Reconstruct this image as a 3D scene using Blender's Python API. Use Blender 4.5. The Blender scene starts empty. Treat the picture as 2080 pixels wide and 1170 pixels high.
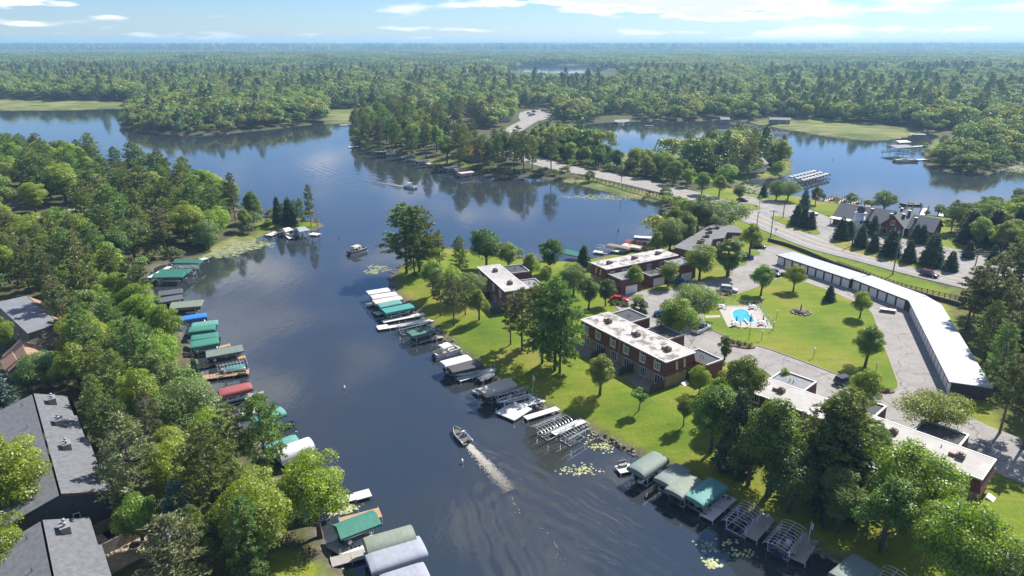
import bpy, bmesh, math, random
import numpy as np
from mathutils import Vector, Matrix
R = math.radians
scene = bpy.context.scene
C = scene.collection
# ------------------------------------------------------------------ camera, sky, sun, exposure
CAM_H = 63.0
FPX = 1386.0                      # focal length in units of the 2080 px wide survey picture
PITCH = math.atan2(497.0, FPX)
cam_d = bpy.data.cameras.new('camera'); cam = bpy.data.objects.new('camera', cam_d); C.objects.link(cam)
cam_d.sensor_width = 36.0; cam_d.lens = FPX / 2080.0 * 36.0
cam_d.clip_start = 1.0; cam_d.clip_end = 60000.0
cam.location = (0, 0, CAM_H); cam.rotation_euler = (math.pi/2 - PITCH, 0, 0)
scene.camera = cam
SUN_AZ, SUN_EL = R(46), R(47)     # azimuth clockwise from +Y
world = bpy.data.worlds.new('World'); scene.world = world; world.use_nodes = True
sun_d = bpy.data.lights.new('sun', 'SUN'); sun_d.energy = 4.6; sun_d.angle = R(0.53); sun_d.color = (1.0, 0.95, 0.87)
sun = bpy.data.objects.new('sun', sun_d); C.objects.link(sun)
sdir = Vector((math.sin(SUN_AZ)*math.cos(SUN_EL), math.cos(SUN_AZ)*math.cos(SUN_EL), math.sin(SUN_EL)))
sun.rotation_euler = (-sdir).to_track_quat('-Z', 'Y').to_euler(); sun.location = sdir*300
scene.view_settings.view_transform = 'Standard'; scene.view_settings.look = 'None'
scene.view_settings.exposure = 0.92; scene.view_settings.gamma = 1.0
scene.view_settings.use_curve_mapping = False
scene.render.engine = 'CYCLES'
cy = scene.cycles
cy.use_denoising = True; cy.max_bounces = 6; cy.diffuse_bounces = 4; cy.glossy_bounces = 3
cy.transmission_bounces = 4; cy.transparent_max_bounces = 6; cy.volume_bounces = 1
cy.caustics_reflective = False; cy.caustics_refractive = False; cy.use_adaptive_sampling = True; cy.adaptive_threshold = 0.02

def build_world():
    nt = world.node_tree; N = nt.nodes; L = nt.links; N.clear()
    out = N.new('ShaderNodeOutputWorld'); bg = N.new('ShaderNodeBackground'); L.new(bg.outputs[0], out.inputs[0])
    bg.inputs[1].default_value = SKY_STRENGTH
    sky = N.new('ShaderNodeTexSky'); sky.sky_type = 'NISHITA'; sky.sun_disc = False
    sky.sun_elevation = SUN_EL; sky.sun_rotation = SUN_AZ; sky.altitude = 300; sky.air_density = 1.0
    sky.dust_density = 0.15; sky.ozone_density = 3.0
    tc = N.new('ShaderNodeTexCoord'); sep = N.new('ShaderNodeSeparateXYZ'); L.new(tc.outputs['Generated'], sep.inputs[0])
    def math_(op, a, b=None, c=None, clamp=False):
        n = N.new('ShaderNodeMath'); n.operation = op; n.use_clamp = clamp
        for i, v in enumerate((a, b, c)):
            if v is None: continue
            if isinstance(v, (int, float)): n.inputs[i].default_value = v
            else: L.new(v, n.inputs[i])
        return n.outputs[0]
    X, Y, Z = sep.outputs
    az = math_('ARCTAN2', X, Y)
    # stretched noise over the whole sphere: flat fair-weather cloud banks near the horizon
    cmb = N.new('ShaderNodeCombineXYZ'); L.new(X, cmb.inputs[0]); L.new(Y, cmb.inputs[1]); L.new(math_('MULTIPLY', Z, 5.5), cmb.inputs[2])
    n1 = N.new('ShaderNodeTexNoise'); n1.inputs['Scale'].default_value = 4.2; n1.inputs['Detail'].default_value = 7; n1.inputs['Roughness'].default_value = 0.56
    L.new(cmb.outputs[0], n1.inputs['Vector'])
    dens = math_('ADD', n1.outputs['Fac'], -0.585)
    n3 = N.new('ShaderNodeTexNoise'); n3.inputs['Scale'].default_value = 17; n3.inputs['Detail'].default_value = 5; n3.inputs['Roughness'].default_value = .6; L.new(cmb.outputs[0], n3.inputs['Vector'])
    nb_ = math_('MULTIPLY', math_('SUBTRACT', n3.outputs['Fac'], .28), 2.3)
    # individual cloud banks: (azimuth deg, elevation deg, half width az, half height el, strength)
    for a, e, wa, we, k in CLOUDS:
        da = math_('DIVIDE', math_('SUBTRACT', az, R(a)), R(wa)); de = math_('DIVIDE', math_('SUBTRACT', Z, math.sin(R(e))), R(we))
        rr = math_('ADD', math_('MULTIPLY', da, da), math_('MULTIPLY', de, de))
        dens = math_('ADD', dens, math_('MULTIPLY', math_('POWER', 2.718, math_('MULTIPLY', rr, -1.0)), math_('MULTIPLY', nb_, k*1.25)))
    # cumulus added above the view on a flat deck, for fill light and brighter water
    dk_ = math_('ADD', Z, .12); cp_ = N.new('ShaderNodeCombineXYZ'); L.new(math_('DIVIDE', X, dk_), cp_.inputs[0]); L.new(math_('DIVIDE', Y, dk_), cp_.inputs[1])
    n2 = N.new('ShaderNodeTexNoise'); n2.inputs['Scale'].default_value = 1.7; n2.inputs['Detail'].default_value = 5; n2.inputs['Roughness'].default_value = .55; L.new(cp_.outputs[0], n2.inputs['Vector'])
    up_ = math_('MULTIPLY', math_('SUBTRACT', Z, .075), 9.0, clamp=True)
    dens = math_('MAXIMUM', dens, math_('SUBTRACT', math_('MULTIPLY', math_('SUBTRACT', n2.outputs['Fac'], .53), 1.3), math_('MULTIPLY', math_('SUBTRACT', 1.0, up_), 1.0)))
    alpha = math_('MULTIPLY', dens, 7.0, clamp=True)
    alpha = math_('MULTIPLY', alpha, math_('MULTIPLY', math_('ADD', Z, 0.004), 60.0, clamp=True))
    alpha = math_('MULTIPLY', alpha, 0.95)
    # greyer where thick and where the base of the bank is
    thick = math_('MULTIPLY', math_('SUBTRACT', dens, 0.08), 3.4, clamp=True)
    ramp = N.new('ShaderNodeMix'); ramp.data_type = 'RGBA'; L.new(thick, ramp.inputs[0])
    ramp.inputs[6].default_value = (CLOUD_L*1.0, CLOUD_L*0.975, CLOUD_L*0.955, 1); ramp.inputs[7].default_value = (CLOUD_L*0.70, CLOUD_L*0.74, CLOUD_L*0.80, 1)
    mx = N.new('ShaderNodeMix'); mx.data_type = 'RGBA'; L.new(alpha, mx.inputs[0]); tn = N.new('ShaderNodeMix'); tn.data_type = 'RGBA'; tn.blend_type = 'MULTIPLY'; tn.inputs[0].default_value = 1; L.new(sky.outputs[0], tn.inputs[6]); tn.inputs[7].default_value = (.60,.745,.99,1); L.new(tn.outputs[2], mx.inputs[6]); L.new(ramp.outputs[2], mx.inputs[7])
    L.new(mx.outputs[2], bg.inputs[0])
SKY_STRENGTH = 0.075; CLOUD_L = 9.5
CLOUDS = [(9, 3.05, 11, .72, .75), (17, 2.1, 9, .42, .5), (-37, 2.6, 5, .5, .5), (-31, 2.3, 2.6, .3, .25), (-28.6, 1.7, 1.6, .16, .2),
          (-38, 1.35, 3.5, .25, .28), (-33.5, 1.2, 1.3, .18, .25), (31, 3.15, 5, .32, .5), (36, 1.0, 10, .28, .22), (-4, .95, 10, .3, .2), (20, .8, 12, .3, .22), (-24, .6, 14, .22, .16), (0, .35, 30, .18, .12), (34, .4, 18, .2, .14),
          (60, 3.5, 9, .8, .3), (-62, 4, 10, 1, .3), (12, 6.5, 14, 1.2, .3), (-20, 9, 12, 1.4, .25)]
build_world(); world.cycles.sampling_method = 'MANUAL'; world.cycles.sample_map_resolution = 512

# ------------------------------------------------------------------ survey helpers
def cam_ray(px, py):
    x = (px-1040)/FPX; y = (585-py)/FPX
    return x, math.cos(PITCH)+y*math.sin(PITCH), -(math.sin(PITCH)-y*math.cos(PITCH))
def G0(px, py, z=0.0):
    dx, dy, dz = cam_ray(px, py); t = (z-CAM_H)/dz
    return np.array([dx*t, dy*t])
def poly0(pts, z=0.0): return np.array([G0(a, b, z) for a, b in pts])

# ------------------------------------------------------------------ mesh helpers
class MB:
    def __init__(s): s.v = []; s.f = []; s.sm = []
    def add(s, vs, fs, smooth=False):
        b = len(s.v); s.v += [tuple(p) for p in vs]; s.f += [tuple(b+i for i in f) for f in fs]; s.sm += [smooth]*len(fs); return s
    def box(s, x0, x1, y0, y1, z0, z1):
        return s.add([(x0,y0,z0),(x1,y0,z0),(x1,y1,z0),(x0,y1,z0),(x0,y0,z1),(x1,y0,z1),(x1,y1,z1),(x0,y1,z1)],
                     [(0,3,2,1),(4,5,6,7),(0,1,5,4),(1,2,6,5),(2,3,7,6),(3,0,4,7)])
    def bev(s, x0, x1, y0, y1, z0, z1, b):
        # box with chamfered top edge
        return s.frus(x0, x1, y0, y1, z0, z1-b, 0).frus2((x0,x1,y0,y1), z1-b, (x0+b,x1-b,y0+b,y1-b), z1)
    def frus(s, x0, x1, y0, y1, z0, z1, b): return s.frus2((x0,x1,y0,y1), z0, (x0+b,x1-b,y0+b,y1-b), z1)
    def frus2(s, a, z0, b, z1):
        return s.add([(a[0],a[2],z0),(a[1],a[2],z0),(a[1],a[3],z0),(a[0],a[3],z0),(b[0],b[2],z1),(b[1],b[2],z1),(b[1],b[3],z1),(b[0],b[3],z1)],
                     [(0,3,2,1),(4,5,6,7),(0,1,5,4),(1,2,6,5),(2,3,7,6),(3,0,4,7)])
    def tube(s, pts, r, n=6, cap=True):
        pts = [Vector(p) for p in pts]; rs = r if hasattr(r, '__len__') else [r]*len(pts)
        vs = []; fs = []
        for i, p in enumerate(pts):
            d = (pts[min(i+1, len(pts)-1)]-pts[max(i-1, 0)]).normalized()
            a = d.orthogonal().normalized() if abs(d.z) < .99 else Vector((1,0,0)); b = d.cross(a).normalized(); a = b.cross(d)
            for k in range(n):
                t = 2*math.pi*k/n; q = p+(a*math.cos(t)+b*math.sin(t))*rs[i]; vs.append(tuple(q))
        for i in range(len(pts)-1):
            for k in range(n): fs.append((i*n+k, i*n+(k+1)%n, (i+1)*n+(k+1)%n, (i+1)*n+k))
        if cap: fs += [tuple(range(n))[::-1], tuple((len(pts)-1)*n+k for k in range(n))]
        return s.add(vs, fs, n > 5)
    def cyl(s, x, y, z0, z1, r0, r1=None, n=10): return s.tube([(x,y,z0),(x,y,z1)], [r0, r0 if r1 is None else r1], n)
    def prism(s, poly, z0, z1):
        n = len(poly)
        return s.add([(p[0],p[1],z0) for p in poly]+[(p[0],p[1],z1) for p in poly],
                     [tuple(range(n))[::-1], tuple(range(n, 2*n))]+[(i,(i+1)%n,n+(i+1)%n,n+i) for i in range(n)])
    def loft(s, rings, closed=True, cap=True, smooth=True):
        n = len(rings[0]); vs = [p for r in rings for p in r]; fs = []
        for i in range(len(rings)-1):
            for k in range(n if closed else n-1): fs.append((i*n+k, i*n+(k+1)%n, (i+1)*n+(k+1)%n, (i+1)*n+k))
        if cap and closed: fs += [tuple(range(n))[::-1], tuple((len(rings)-1)*n+k for k in range(n))]
        return s.add(vs, fs, smooth)
    def ball(s, x, y, z, rx, ry=None, rz=None, n=8, m=5):
        ry = ry or rx; rz = rz or rx
        rings = []
        for i in range(1, m): 
            t = math.pi*i/m; rings.append([(x+rx*math.sin(t)*math.cos(2*math.pi*k/n), y+ry*math.sin(t)*math.sin(2*math.pi*k/n), z-rz*math.cos(t)) for k in range(n)])
        return s.loft(rings)
    def mesh(s, name, mat):
        me = bpy.data.meshes.new(name); me.from_pydata(s.v, [], s.f)
        if any(s.sm): me.polygons.foreach_set('use_smooth', s.sm)
        me.materials.append(mat); me.update(); return me
    def build(s, name, mat, parent=None, loc=None, rotz=0):
        o = bpy.data.objects.new(name, s.mesh(name, mat)); C.objects.link(o); o.parent = parent
        if loc is not None: o.location = loc
        o.rotation_euler.z = rotz; return o
def tag(o, label=None, cat=None, group=None, kind=None):
    if label: o['label'] = label
    if cat: o['category'] = cat
    if group: o['group'] = group
    if kind: o['kind'] = kind
    return o
def thing(name, label, cat, loc=(0,0,0), rotz=0, group=None):
    o = bpy.data.objects.new(name, None); C.objects.link(o); o.empty_display_size = .3
    o.location = loc; o.rotation_euler = (0,0,rotz); return tag(o, label, cat, group)
def put(name, me, parent, loc=(0,0,0), rotz=0, scale=None):
    o = bpy.data.objects.new(name, me); C.objects.link(o); o.parent = parent; o.location = loc; o.rotation_euler = (0,0,rotz)
    if scale is not None: o.scale = scale
    return o
def np_mesh(name, verts, quads, mat, smooth=False):
    me = bpy.data.meshes.new(name); nv = len(verts); nq = len(quads); k = quads.shape[1]
    me.vertices.add(nv); me.vertices.foreach_set('co', np.asarray(verts, np.float32).ravel())
    me.loops.add(nq*k); me.loops.foreach_set('vertex_index', np.asarray(quads, np.int32).ravel())
    me.polygons.add(nq); me.polygons.foreach_set('loop_start', np.arange(0, nq*k, k, dtype=np.int32)); me.polygons.foreach_set('loop_total', np.full(nq, k, np.int32))
    if smooth: me.polygons.foreach_set('use_smooth', np.ones(nq, bool))
    me.update(calc_edges=True); me.validate(); 
    if mat: me.materials.append(mat)
    return me

# ------------------------------------------------------------------ materials
MATS = {}
def nodes(m): m.use_nodes = True; return m.node_tree.nodes, m.node_tree.links
def mat(name, col, rough=.7, var=.12, scale=3.0, bump=0.0, bscale=20.0, metal=0.0, spec=.5, col2=None, detail=4, stretch=None, coords='Object'):
    if name in MATS: return MATS[name]
    m = bpy.data.materials.new(name); N, L = nodes(m); b = N['Principled BSDF']
    b.inputs['Roughness'].default_value = rough; b.inputs['Metallic'].default_value = metal; b.inputs['Specular IOR Level'].default_value = spec
    tc = N.new('ShaderNodeTexCoord'); src = tc.outputs[coords]
    if stretch:
        mp = N.new('ShaderNodeMapping'); mp.inputs['Scale'].default_value = stretch; L.new(src, mp.inputs[0]); src = mp.outputs[0]
    if var > 0 or col2:
        n = N.new('ShaderNodeTexNoise'); n.inputs['Scale'].default_value = scale; n.inputs['Detail'].default_value = detail; n.inputs['Roughness'].default_value = .62
        L.new(src, n.inputs['Vector'])
        r = N.new('ShaderNodeValToRGB'); c2 = col2 or tuple(min(1, c*(1+var)) for c in col); c1 = col if col2 else tuple(c*(1-var) for c in col)
        r.color_ramp.elements[0].position = .32; r.color_ramp.elements[1].position = .68
        r.color_ramp.elements[0].color = (*c1, 1); r.color_ramp.elements[1].color = (*c2, 1)
        L.new(n.outputs['Fac'], r.inputs[0]); L.new(r.outputs[0], b.inputs['Base Color'])
    else: b.inputs['Base Color'].default_value = (*col, 1)
    if bump:
        n2 = N.new('ShaderNodeTexNoise'); n2.inputs['Scale'].default_value = bscale; n2.inputs['Detail'].default_value = 3; L.new(src, n2.inputs['Vector'])
        bp = N.new('ShaderNodeBump'); bp.inputs['Strength'].default_value = bump; bp.inputs['Distance'].default_value = .05; L.new(n2.outputs['Fac'], bp.inputs['Height']); L.new(bp.outputs[0], b.inputs['Normal'])
    MATS[name] = m; return m
def stripes(name, col, col2, period, axis=0, width=.12, rough=.6, var=.1, bump=.5):
    # boards, shingle courses or seams too fine to build: a narrow recessed line every period
    if name in MATS: return MATS[name]
    m = mat(name, col, rough, var, 1.5); N, L = m.node_tree.nodes, m.node_tree.links; b = N['Principled BSDF']
    tc = N.new('ShaderNodeTexCoord'); sp = N.new('ShaderNodeSeparateXYZ'); L.new(tc.outputs['Object'], sp.inputs[0])
    d = N.new('ShaderNodeMath'); d.operation = 'DIVIDE'; L.new(sp.outputs[axis], d.inputs[0]); d.inputs[1].default_value = period
    fr = N.new('ShaderNodeMath'); fr.operation = 'FRACT'; L.new(d.outputs[0], fr.inputs[0])
    lt = N.new('ShaderNodeMath'); lt.operation = 'LESS_THAN'; L.new(fr.outputs[0], lt.inputs[0]); lt.inputs[1].default_value = width
    mx = N.new('ShaderNodeMix'); mx.data_type = 'RGBA'; L.new(lt.outputs[0], mx.inputs[0]); mx.inputs[7].default_value = (*col2, 1)
    old = b.inputs['Base Color'].links[0].from_socket; L.new(old, mx.inputs[6]); L.new(mx.outputs[2], b.inputs['Base Color'])
    bp = N.new('ShaderNodeBump'); bp.invert = True; bp.inputs['Strength'].default_value = bump; bp.inputs['Distance'].default_value = .04; L.new(lt.outputs[0], bp.inputs['Height']); L.new(bp.outputs[0], b.inputs['Normal'])
    return m
def leaf_mat(name, a, b_, trans=.5, tint=.25):
    if name in MATS: return MATS[name]
    m = bpy.data.materials.new(name); N, L = nodes(m); N.clear()
    out = N.new('ShaderNodeOutputMaterial')
    g = N.new('ShaderNodeNewGeometry'); oi = N.new('ShaderNodeObjectInfo')
    mx = N.new('ShaderNodeMix'); mx.data_type = 'RGBA'; L.new(g.outputs['Random Per Island'], mx.inputs[0])
    mx.inputs[6].default_value = (*a, 1); mx.inputs[7].default_value = (*b_, 1)
    tc = N.new('ShaderNodeTexCoord'); nz = N.new('ShaderNodeTexNoise'); nz.inputs['Scale'].default_value = .55; nz.inputs['Detail'].default_value = 2; L.new(tc.outputs['Object'], nz.inputs['Vector'])
    nr = N.new('ShaderNodeMapRange'); L.new(nz.outputs['Fac'], nr.inputs[0]); nr.inputs[1].default_value = .3; nr.inputs[2].default_value = .7; nr.inputs[3].default_value = .68; nr.inputs[4].default_value = 1.3
    hs = N.new('ShaderNodeHueSaturation'); L.new(mx.outputs[2], hs.inputs['Color'])
    mr = N.new('ShaderNodeMapRange'); L.new(oi.outputs['Random'], mr.inputs[0]); mr.inputs[3].default_value = .5-.035*tint/.25; mr.inputs[4].default_value = .5+.025*tint/.25; L.new(mr.outputs[0], hs.inputs['Hue'])
    ml = N.new('ShaderNodeMath'); ml.operation = 'MULTIPLY'; L.new(oi.outputs['Random'], ml.inputs[0]); ml.inputs[1].default_value = 7.31
    fr = N.new('ShaderNodeMath'); fr.operation = 'FRACT'; L.new(ml.outputs[0], fr.inputs[0])
    mv = N.new('ShaderNodeMapRange'); L.new(fr.outputs[0], mv.inputs[0]); mv.inputs[3].default_value = 1-tint; mv.inputs[4].default_value = 1+tint; vm = N.new('ShaderNodeMath'); vm.operation = 'MULTIPLY'; L.new(mv.outputs[0], vm.inputs[0]); L.new(nr.outputs[0], vm.inputs[1]); L.new(vm.outputs[0], hs.inputs['Value'])
    df = N.new('ShaderNodeBsdfDiffuse'); tr = N.new('ShaderNodeBsdfTranslucent'); gl = N.new('ShaderNodeBsdfGlossy'); gl.inputs['Roughness'].default_value = .45; gl.inputs['Color'].default_value = (.9,.95,.9,1)
    L.new(hs.outputs[0], df.inputs[0])
    br = N.new('ShaderNodeMix'); br.data_type = 'RGBA'; br.blend_type = 'MULTIPLY'; br.inputs[0].default_value = 1; L.new(hs.outputs[0], br.inputs[6]); br.inputs[7].default_value = (1.35, 1.3, .55, 1); L.new(br.outputs[2], tr.inputs[0])
    s1 = N.new('ShaderNodeMixShader'); s1.inputs[0].default_value = trans; L.new(df.outputs[0], s1.inputs[1]); L.new(tr.outputs[0], s1.inputs[2])
    s2 = N.new('ShaderNodeMixShader'); s2.inputs[0].default_value = .035; L.new(s1.outputs[0], s2.inputs[1]); L.new(gl.outputs[0], s2.inputs[2])
    L.new(s2.outputs[0], out.inputs[0]); MATS[name] = m; return m
LEAF = leaf_mat('broad_leaves', (.140,.225,.028), (.255,.350,.055))
LEAFD = leaf_mat('dark_broad_leaves', (.080,.150,.030), (.150,.230,.052), .45)
LEAFY = leaf_mat('lime_leaves', (.180,.275,.024), (.310,.405,.045), .5, .15)
WILLOW = leaf_mat('willow_leaves', (0.146,0.227,0.065), (0.243,0.332,0.105), .4, .15)
NEED = leaf_mat('pine_needles', (.118,.190,.052), (.220,.310,.096), .36)
NEEDR = leaf_mat('red_pine_needles', (.130,.165,.066), (.235,.262,.122), .30)
NEEDS = leaf_mat('spruce_needles', (.038,.078,.044), (.115,.175,.098), .2)
NEEDB = leaf_mat('blue_spruce_needles', (0.081,0.138,0.117), (0.146,0.219,0.186), .15)
DEADN = leaf_mat('dry_twigs', (.150,.125,.090), (.230,.200,.150), .1)
BARK = mat('bark', (.105,.080,.060), .9, .35, 2.5, .6, 12, stretch=(1,1,.3))
BARKR = mat('red_pine_bark', (.19,.115,.075), .9, .35, 2.5, .6, 12, stretch=(1,1,.3))
BARKG = mat('grey_bark', (.17,.15,.13), .9, .3, 2.5, .5, 12, stretch=(1,1,.3))
WHITE = mat('white_paint', (.78,.78,.75), .5, .05)
ALU = mat('aluminium', (.62,.64,.66), .38, .08, metal=.55)
STEEL = mat('dark_steel', (.10,.105,.11), .5, .15, metal=.4)
BLACK = mat('black_plastic', (.018,.018,.02), .45, .1)
RUBBER = mat('rubber', (.02,.02,.02), .9, .1)
GLASS = mat('dark_glass', (.022,.028,.034), .06, 0, spec=.7)
WOOD = stripes('warm_dock_boards', (.40,.25,.13), (.14,.08,.04), .18, 0, .12)
WOODG = stripes('grey_dock_boards', (.34,.32,.29), (.14,.13,.12), .18, 0, .12)
PLANKW = stripes('pale_dock_boards', (.63,.62,.59), (.36,.35,.33), .18, 0, .10)
POLEW = mat('weathered_pole', (.17,.13,.10), .9, .25, 3)
CONC = mat('concrete', (.37,.345,.305), .85, .1, 1.2, .2, 20)
# ------------------------------------------------------------------ land and water: outlines of the lakes on the water plane (z = 0)
MAIN = [(700,1175),(682,1140),(660,1092),(636,1045),(598,985),(548,925),(490,860),(436,805),(404,745),(378,690),(345,640),(312,600),(298,566),(305,548),(345,533),(398,529),(425,512),(470,494),(515,488),(548,474),(600,470),(640,468),(662,459),(650,450),(600,443),(550,440),(505,432),(470,420),(410,398),(330,372),(250,350),(150,335),(0,318),(-400,300),
        (-900,222),(-300,222),(0,224),(120,224),(250,219),(262,228),(246,240),(238,254),(262,268),(310,274),(380,276),(440,274),(500,268),(560,262),(600,257),(650,252),(690,251),(716,252),(712,266),(712,284),(718,297),(760,311),(830,323),(900,341),(950,352),(1000,359),(1060,361),(1110,364),(1150,370),(1190,380),(1250,394),(1300,404),(1340,413),(1352,424),(1345,446),(1338,480),(1300,502),(1230,521),(1180,531),(1130,532),(1050,522),(980,512),(900,503),(860,512),(815,540),(796,556),(792,575),(806,603),(848,642),(895,684),(942,722),(1002,776),(1065,812),(1115,838),(1195,874),(1245,903),(1300,929),(1342,946),(1400,990),(1490,1032),(1560,1074),(1645,1116),(1705,1146),(1760,1180),(1900,1260),(2300,1600),(900,1900),(760,1300)]
EAST = [(1152,258),(1200,251),(1245,248),(1330,247),(1420,246),(1480,245),(1505,246),(1560,258),(1640,271),(1720,281),(1780,286),(1830,281),(1862,271),(1890,268),(1905,280),(1888,296),(1874,312),(1884,338),(1930,352),(2000,357),(2040,346),(2090,324),(2300,318),(2300,415),(2080,403),(2000,411),(1952,426),(1928,442),(1880,438),(1835,432),(1760,420),(1680,412),(1640,402),(1600,398),(1560,398),(1515,395),(1490,384),(1500,372),(1535,364),(1580,361),(1612,352),(1602,340),(1612,326),(1570,312),(1480,304),(1400,308),(1330,314),(1215,312),(1180,290),(1160,270)]
FARL = [(1030,134),(1075,131.5),(1130,132.5),(1210,133),(1240,138),(1215,147),(1160,150),(1100,149),(1040,145)]
FAR2 = [(455,131),(560,130.5),(600,132),(520,133),(470,133)]
def densify(P, step):
    out = []
    for a, b in zip(P, np.roll(P, -1, 0)):
        n = max(1, int(np.hypot(*(b-a))/step)); 
        for k in range(n): out.append(a+(b-a)*k/n)
    return np.array(out)
def smooth_poly(P, it=2):
    for _ in range(it):
        Q = np.roll(P, -1, 0); P = np.stack([P*.75+Q*.25, P*.25+Q*.75], 1).reshape(-1, 2)
    return P
LAKES = [smooth_poly(poly0(p)) for p in (MAIN, EAST, FARL, FAR2)]
def inside(P, x, y):
    x = np.asarray(x, float); y = np.asarray(y, float)
    if x.size <= 64:
        x0, y0 = P[:,0][:,None], P[:,1][:,None]; x1, y1 = np.roll(x0, -1, 0), np.roll(y0, -1, 0); dy_ = np.where(y1 == y0, 1e-12, y1-y0)
        return ((((y0 > y) != (y1 > y)) & (x < (x1-x0)*(y-y0)/dy_+x0)).sum(0) % 2).astype(bool)
    c = np.zeros(np.shape(x), bool); x0, y0 = P[:,0], P[:,1]; x1, y1 = np.roll(x0, -1), np.roll(y0, -1)
    for a, b, d, e in zip(x0, y0, x1, y1):
        if b == e: continue
        m = ((b > y) != (e > y)) & (x < (d-a)*(y-b)/(e-b)+a); c ^= m
    return c
def pdist(P, x, y, closed=True):
    best = np.full(np.shape(x), 1e9); Q = np.roll(P, -1, 0) if closed else P[1:]
    if np.size(x) <= 64:
        A = P if closed else P[:-1]; a, b = A[:,0][:,None], A[:,1][:,None]; ux, uy = Q[:,0][:,None]-a, Q[:,1][:,None]-b
        t = np.clip(((x-a)*ux+(y-b)*uy)/(ux*ux+uy*uy+1e-9), 0, 1); return np.sqrt(((x-a-t*ux)**2+(y-b-t*uy)**2).min(0))
    for (a, b), (d, e) in zip(P if closed else P[:-1], Q):
        ux, uy = d-a, e-b; L2 = ux*ux+uy*uy+1e-9; t = np.clip(((x-a)*ux+(y-b)*uy)/L2, 0, 1)
        best = np.minimum(best, (x-a-t*ux)**2+(y-b-t*uy)**2)
    return np.sqrt(best)
def shore_noise(x, y): return .45*np.sin(x*.83+1.3*np.sin(y*.31))+.35*np.sin(y*1.07+x*.55)+.25*np.sin(x*1.9-y*1.6)
def sdf(x, y):
    x = np.asarray(x, float); y = np.asarray(y, float); s = np.full(x.shape, 1e9)
    for P in LAKES:
        lo, hi = P.min(0)-70, P.max(0)+70
        m = (x > lo[0]) & (x < hi[0]) & (y > lo[1]) & (y < hi[1])
        if not m.any(): continue
        d = pdist(P, x[m], y[m]); ins = inside(P, x[m], y[m]); s[m] = np.minimum(s[m], np.where(ins, -d, d))
    return np.where(s < 1e8, s+shore_noise(x, y)*np.clip(y/200, .5, 3), 60.0)
def sstep(t): t = np.clip(t, 0, 1); return t*t*(3-2*t)
ZL = 2.0
def hills(x, y):
    r = np.hypot(x, y); n = np.sin(x/610+1.1)*np.sin(y/830+.4)+.6*np.sin(x/1490-y/2210+2)+.5*np.sin(y/1700+x/5200+1.0)
    rid = 9*np.exp(-((r-1280-140*np.sin(x/420))/210)**2)*sstep((x-.165*y)/220)+7*np.exp(-((r-1050-120*np.sin(x/300+2))/190)**2)*sstep((-x-.1*y)/300)+13*sstep((np.abs(x-.07*y)-.1*y)/250)*np.exp(-((r-2350-300*np.sin(x/700+1))/330)**2)+15*np.exp(-((r-3900-500*np.sin(x/1300))/500)**2)
    return rid+sstep((r-700)/3500)*(7+6*n)+sstep((r-4500)/9000)*(8+10*np.sin(x/2900+.7)*np.sin(y/5200+.5)+6*np.sin(x/1300))
def terrain(x, y):
    s = sdf(x, y); x = np.asarray(x, float); y = np.asarray(y, float)
    land = np.minimum(s*.5, .55)+(ZL-.55)*sstep((s-1)/12)
    return np.where(s < 0, np.maximum(s*.4, -2.2), land+hills(x, y)*sstep((s-10)/120))
def tz(x, y): return float(terrain(np.array([x]), np.array([y]))[0])
def G(px, py, dz=0.0):
    # first land or water surface point seen at a survey pixel
    z = ZL
    for _ in range(7):
        p = G0(px, py, z+dz); z = .4*z+.6*max(0.0, tz(p[0], p[1]))
    return np.array([p[0], p[1], max(0.0, tz(p[0], p[1]))])
def height_at(base, top_py, z0):
    dx, dy, dz = cam_ray(0, top_py); return CAM_H+dz/dy*base[1]-z0
def px_per_m(p): return FPX/(p[1]*math.cos(PITCH)+CAM_H*math.sin(PITCH))

LAWN_P = [poly0(p, ZL) for p in (
    [(780,535),(900,495),(1100,525),(1340,495),(1360,470),(1400,480),(1500,440),(1600,475),(1700,520),(1900,575),(1960,600),(2100,640),(2300,900),(2300,1500),(1900,1300),(1600,1110),(1240,915),(1000,790),(850,660),(790,590)],
    [(1360,400),(1600,350),(1640,395),(1700,410),(1930,440),(2100,520),(2100,600),(1700,500),(1500,440)],
    [(540,1115),(600,1110),(700,1150),(720,1190),(540,1190)], [(520,450),(640,445),(665,460),(620,472),(520,482)],
    [(840,316),(950,330),(960,352),(880,340)], [(1370,300),(1600,305),(1620,355),(1400,372)], [(1620,240),(1760,243),(1760,252),(1650,252)], [(1860,265),(1960,300),(1890,312)])]
MARSH_P = [poly0(p, .6) for p in ([(-900,208),(0,209),(120,210),(285,209),(262,221),(0,225),(-900,226)], [(664,226),(740,222),(815,227),(800,240),(740,250),(664,251)],
    [(1498,244),(1600,250),(1760,257),(1860,264),(1858,274),(1780,288),(1640,274),(1550,260)], [(1205,306),(1330,305),(1500,312),(1400,345),(1250,345)], [(400,526),(470,480),(520,478),(540,490),(470,500)],
    [(1120,364),(1200,364),(1350,400),(1340,416),(1180,382)], [(1150,134),(1240,133),(1240,137),(1160,137)], [(560,262),(650,248),(660,256)])]
FOREST_FLOOR_P = [poly0(p, ZL) for p in ([(1930,560),(2100,560),(2200,900),(2040,880),(1985,770),(1930,640)], [(1922,448),(1990,400),(2200,380),(2300,560),(2060,524),(1960,508)])]
def cover(x, y):
    lawn = np.zeros(x.shape); marsh = np.zeros(x.shape)
    for P in LAWN_P: lawn[inside(P, x, y)] = 1
    for P in FOREST_FLOOR_P: lawn[inside(P, x, y)] = .35
    for P in MARSH_P: marsh[inside(P, x, y)] = 1
    return lawn, marsh
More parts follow.
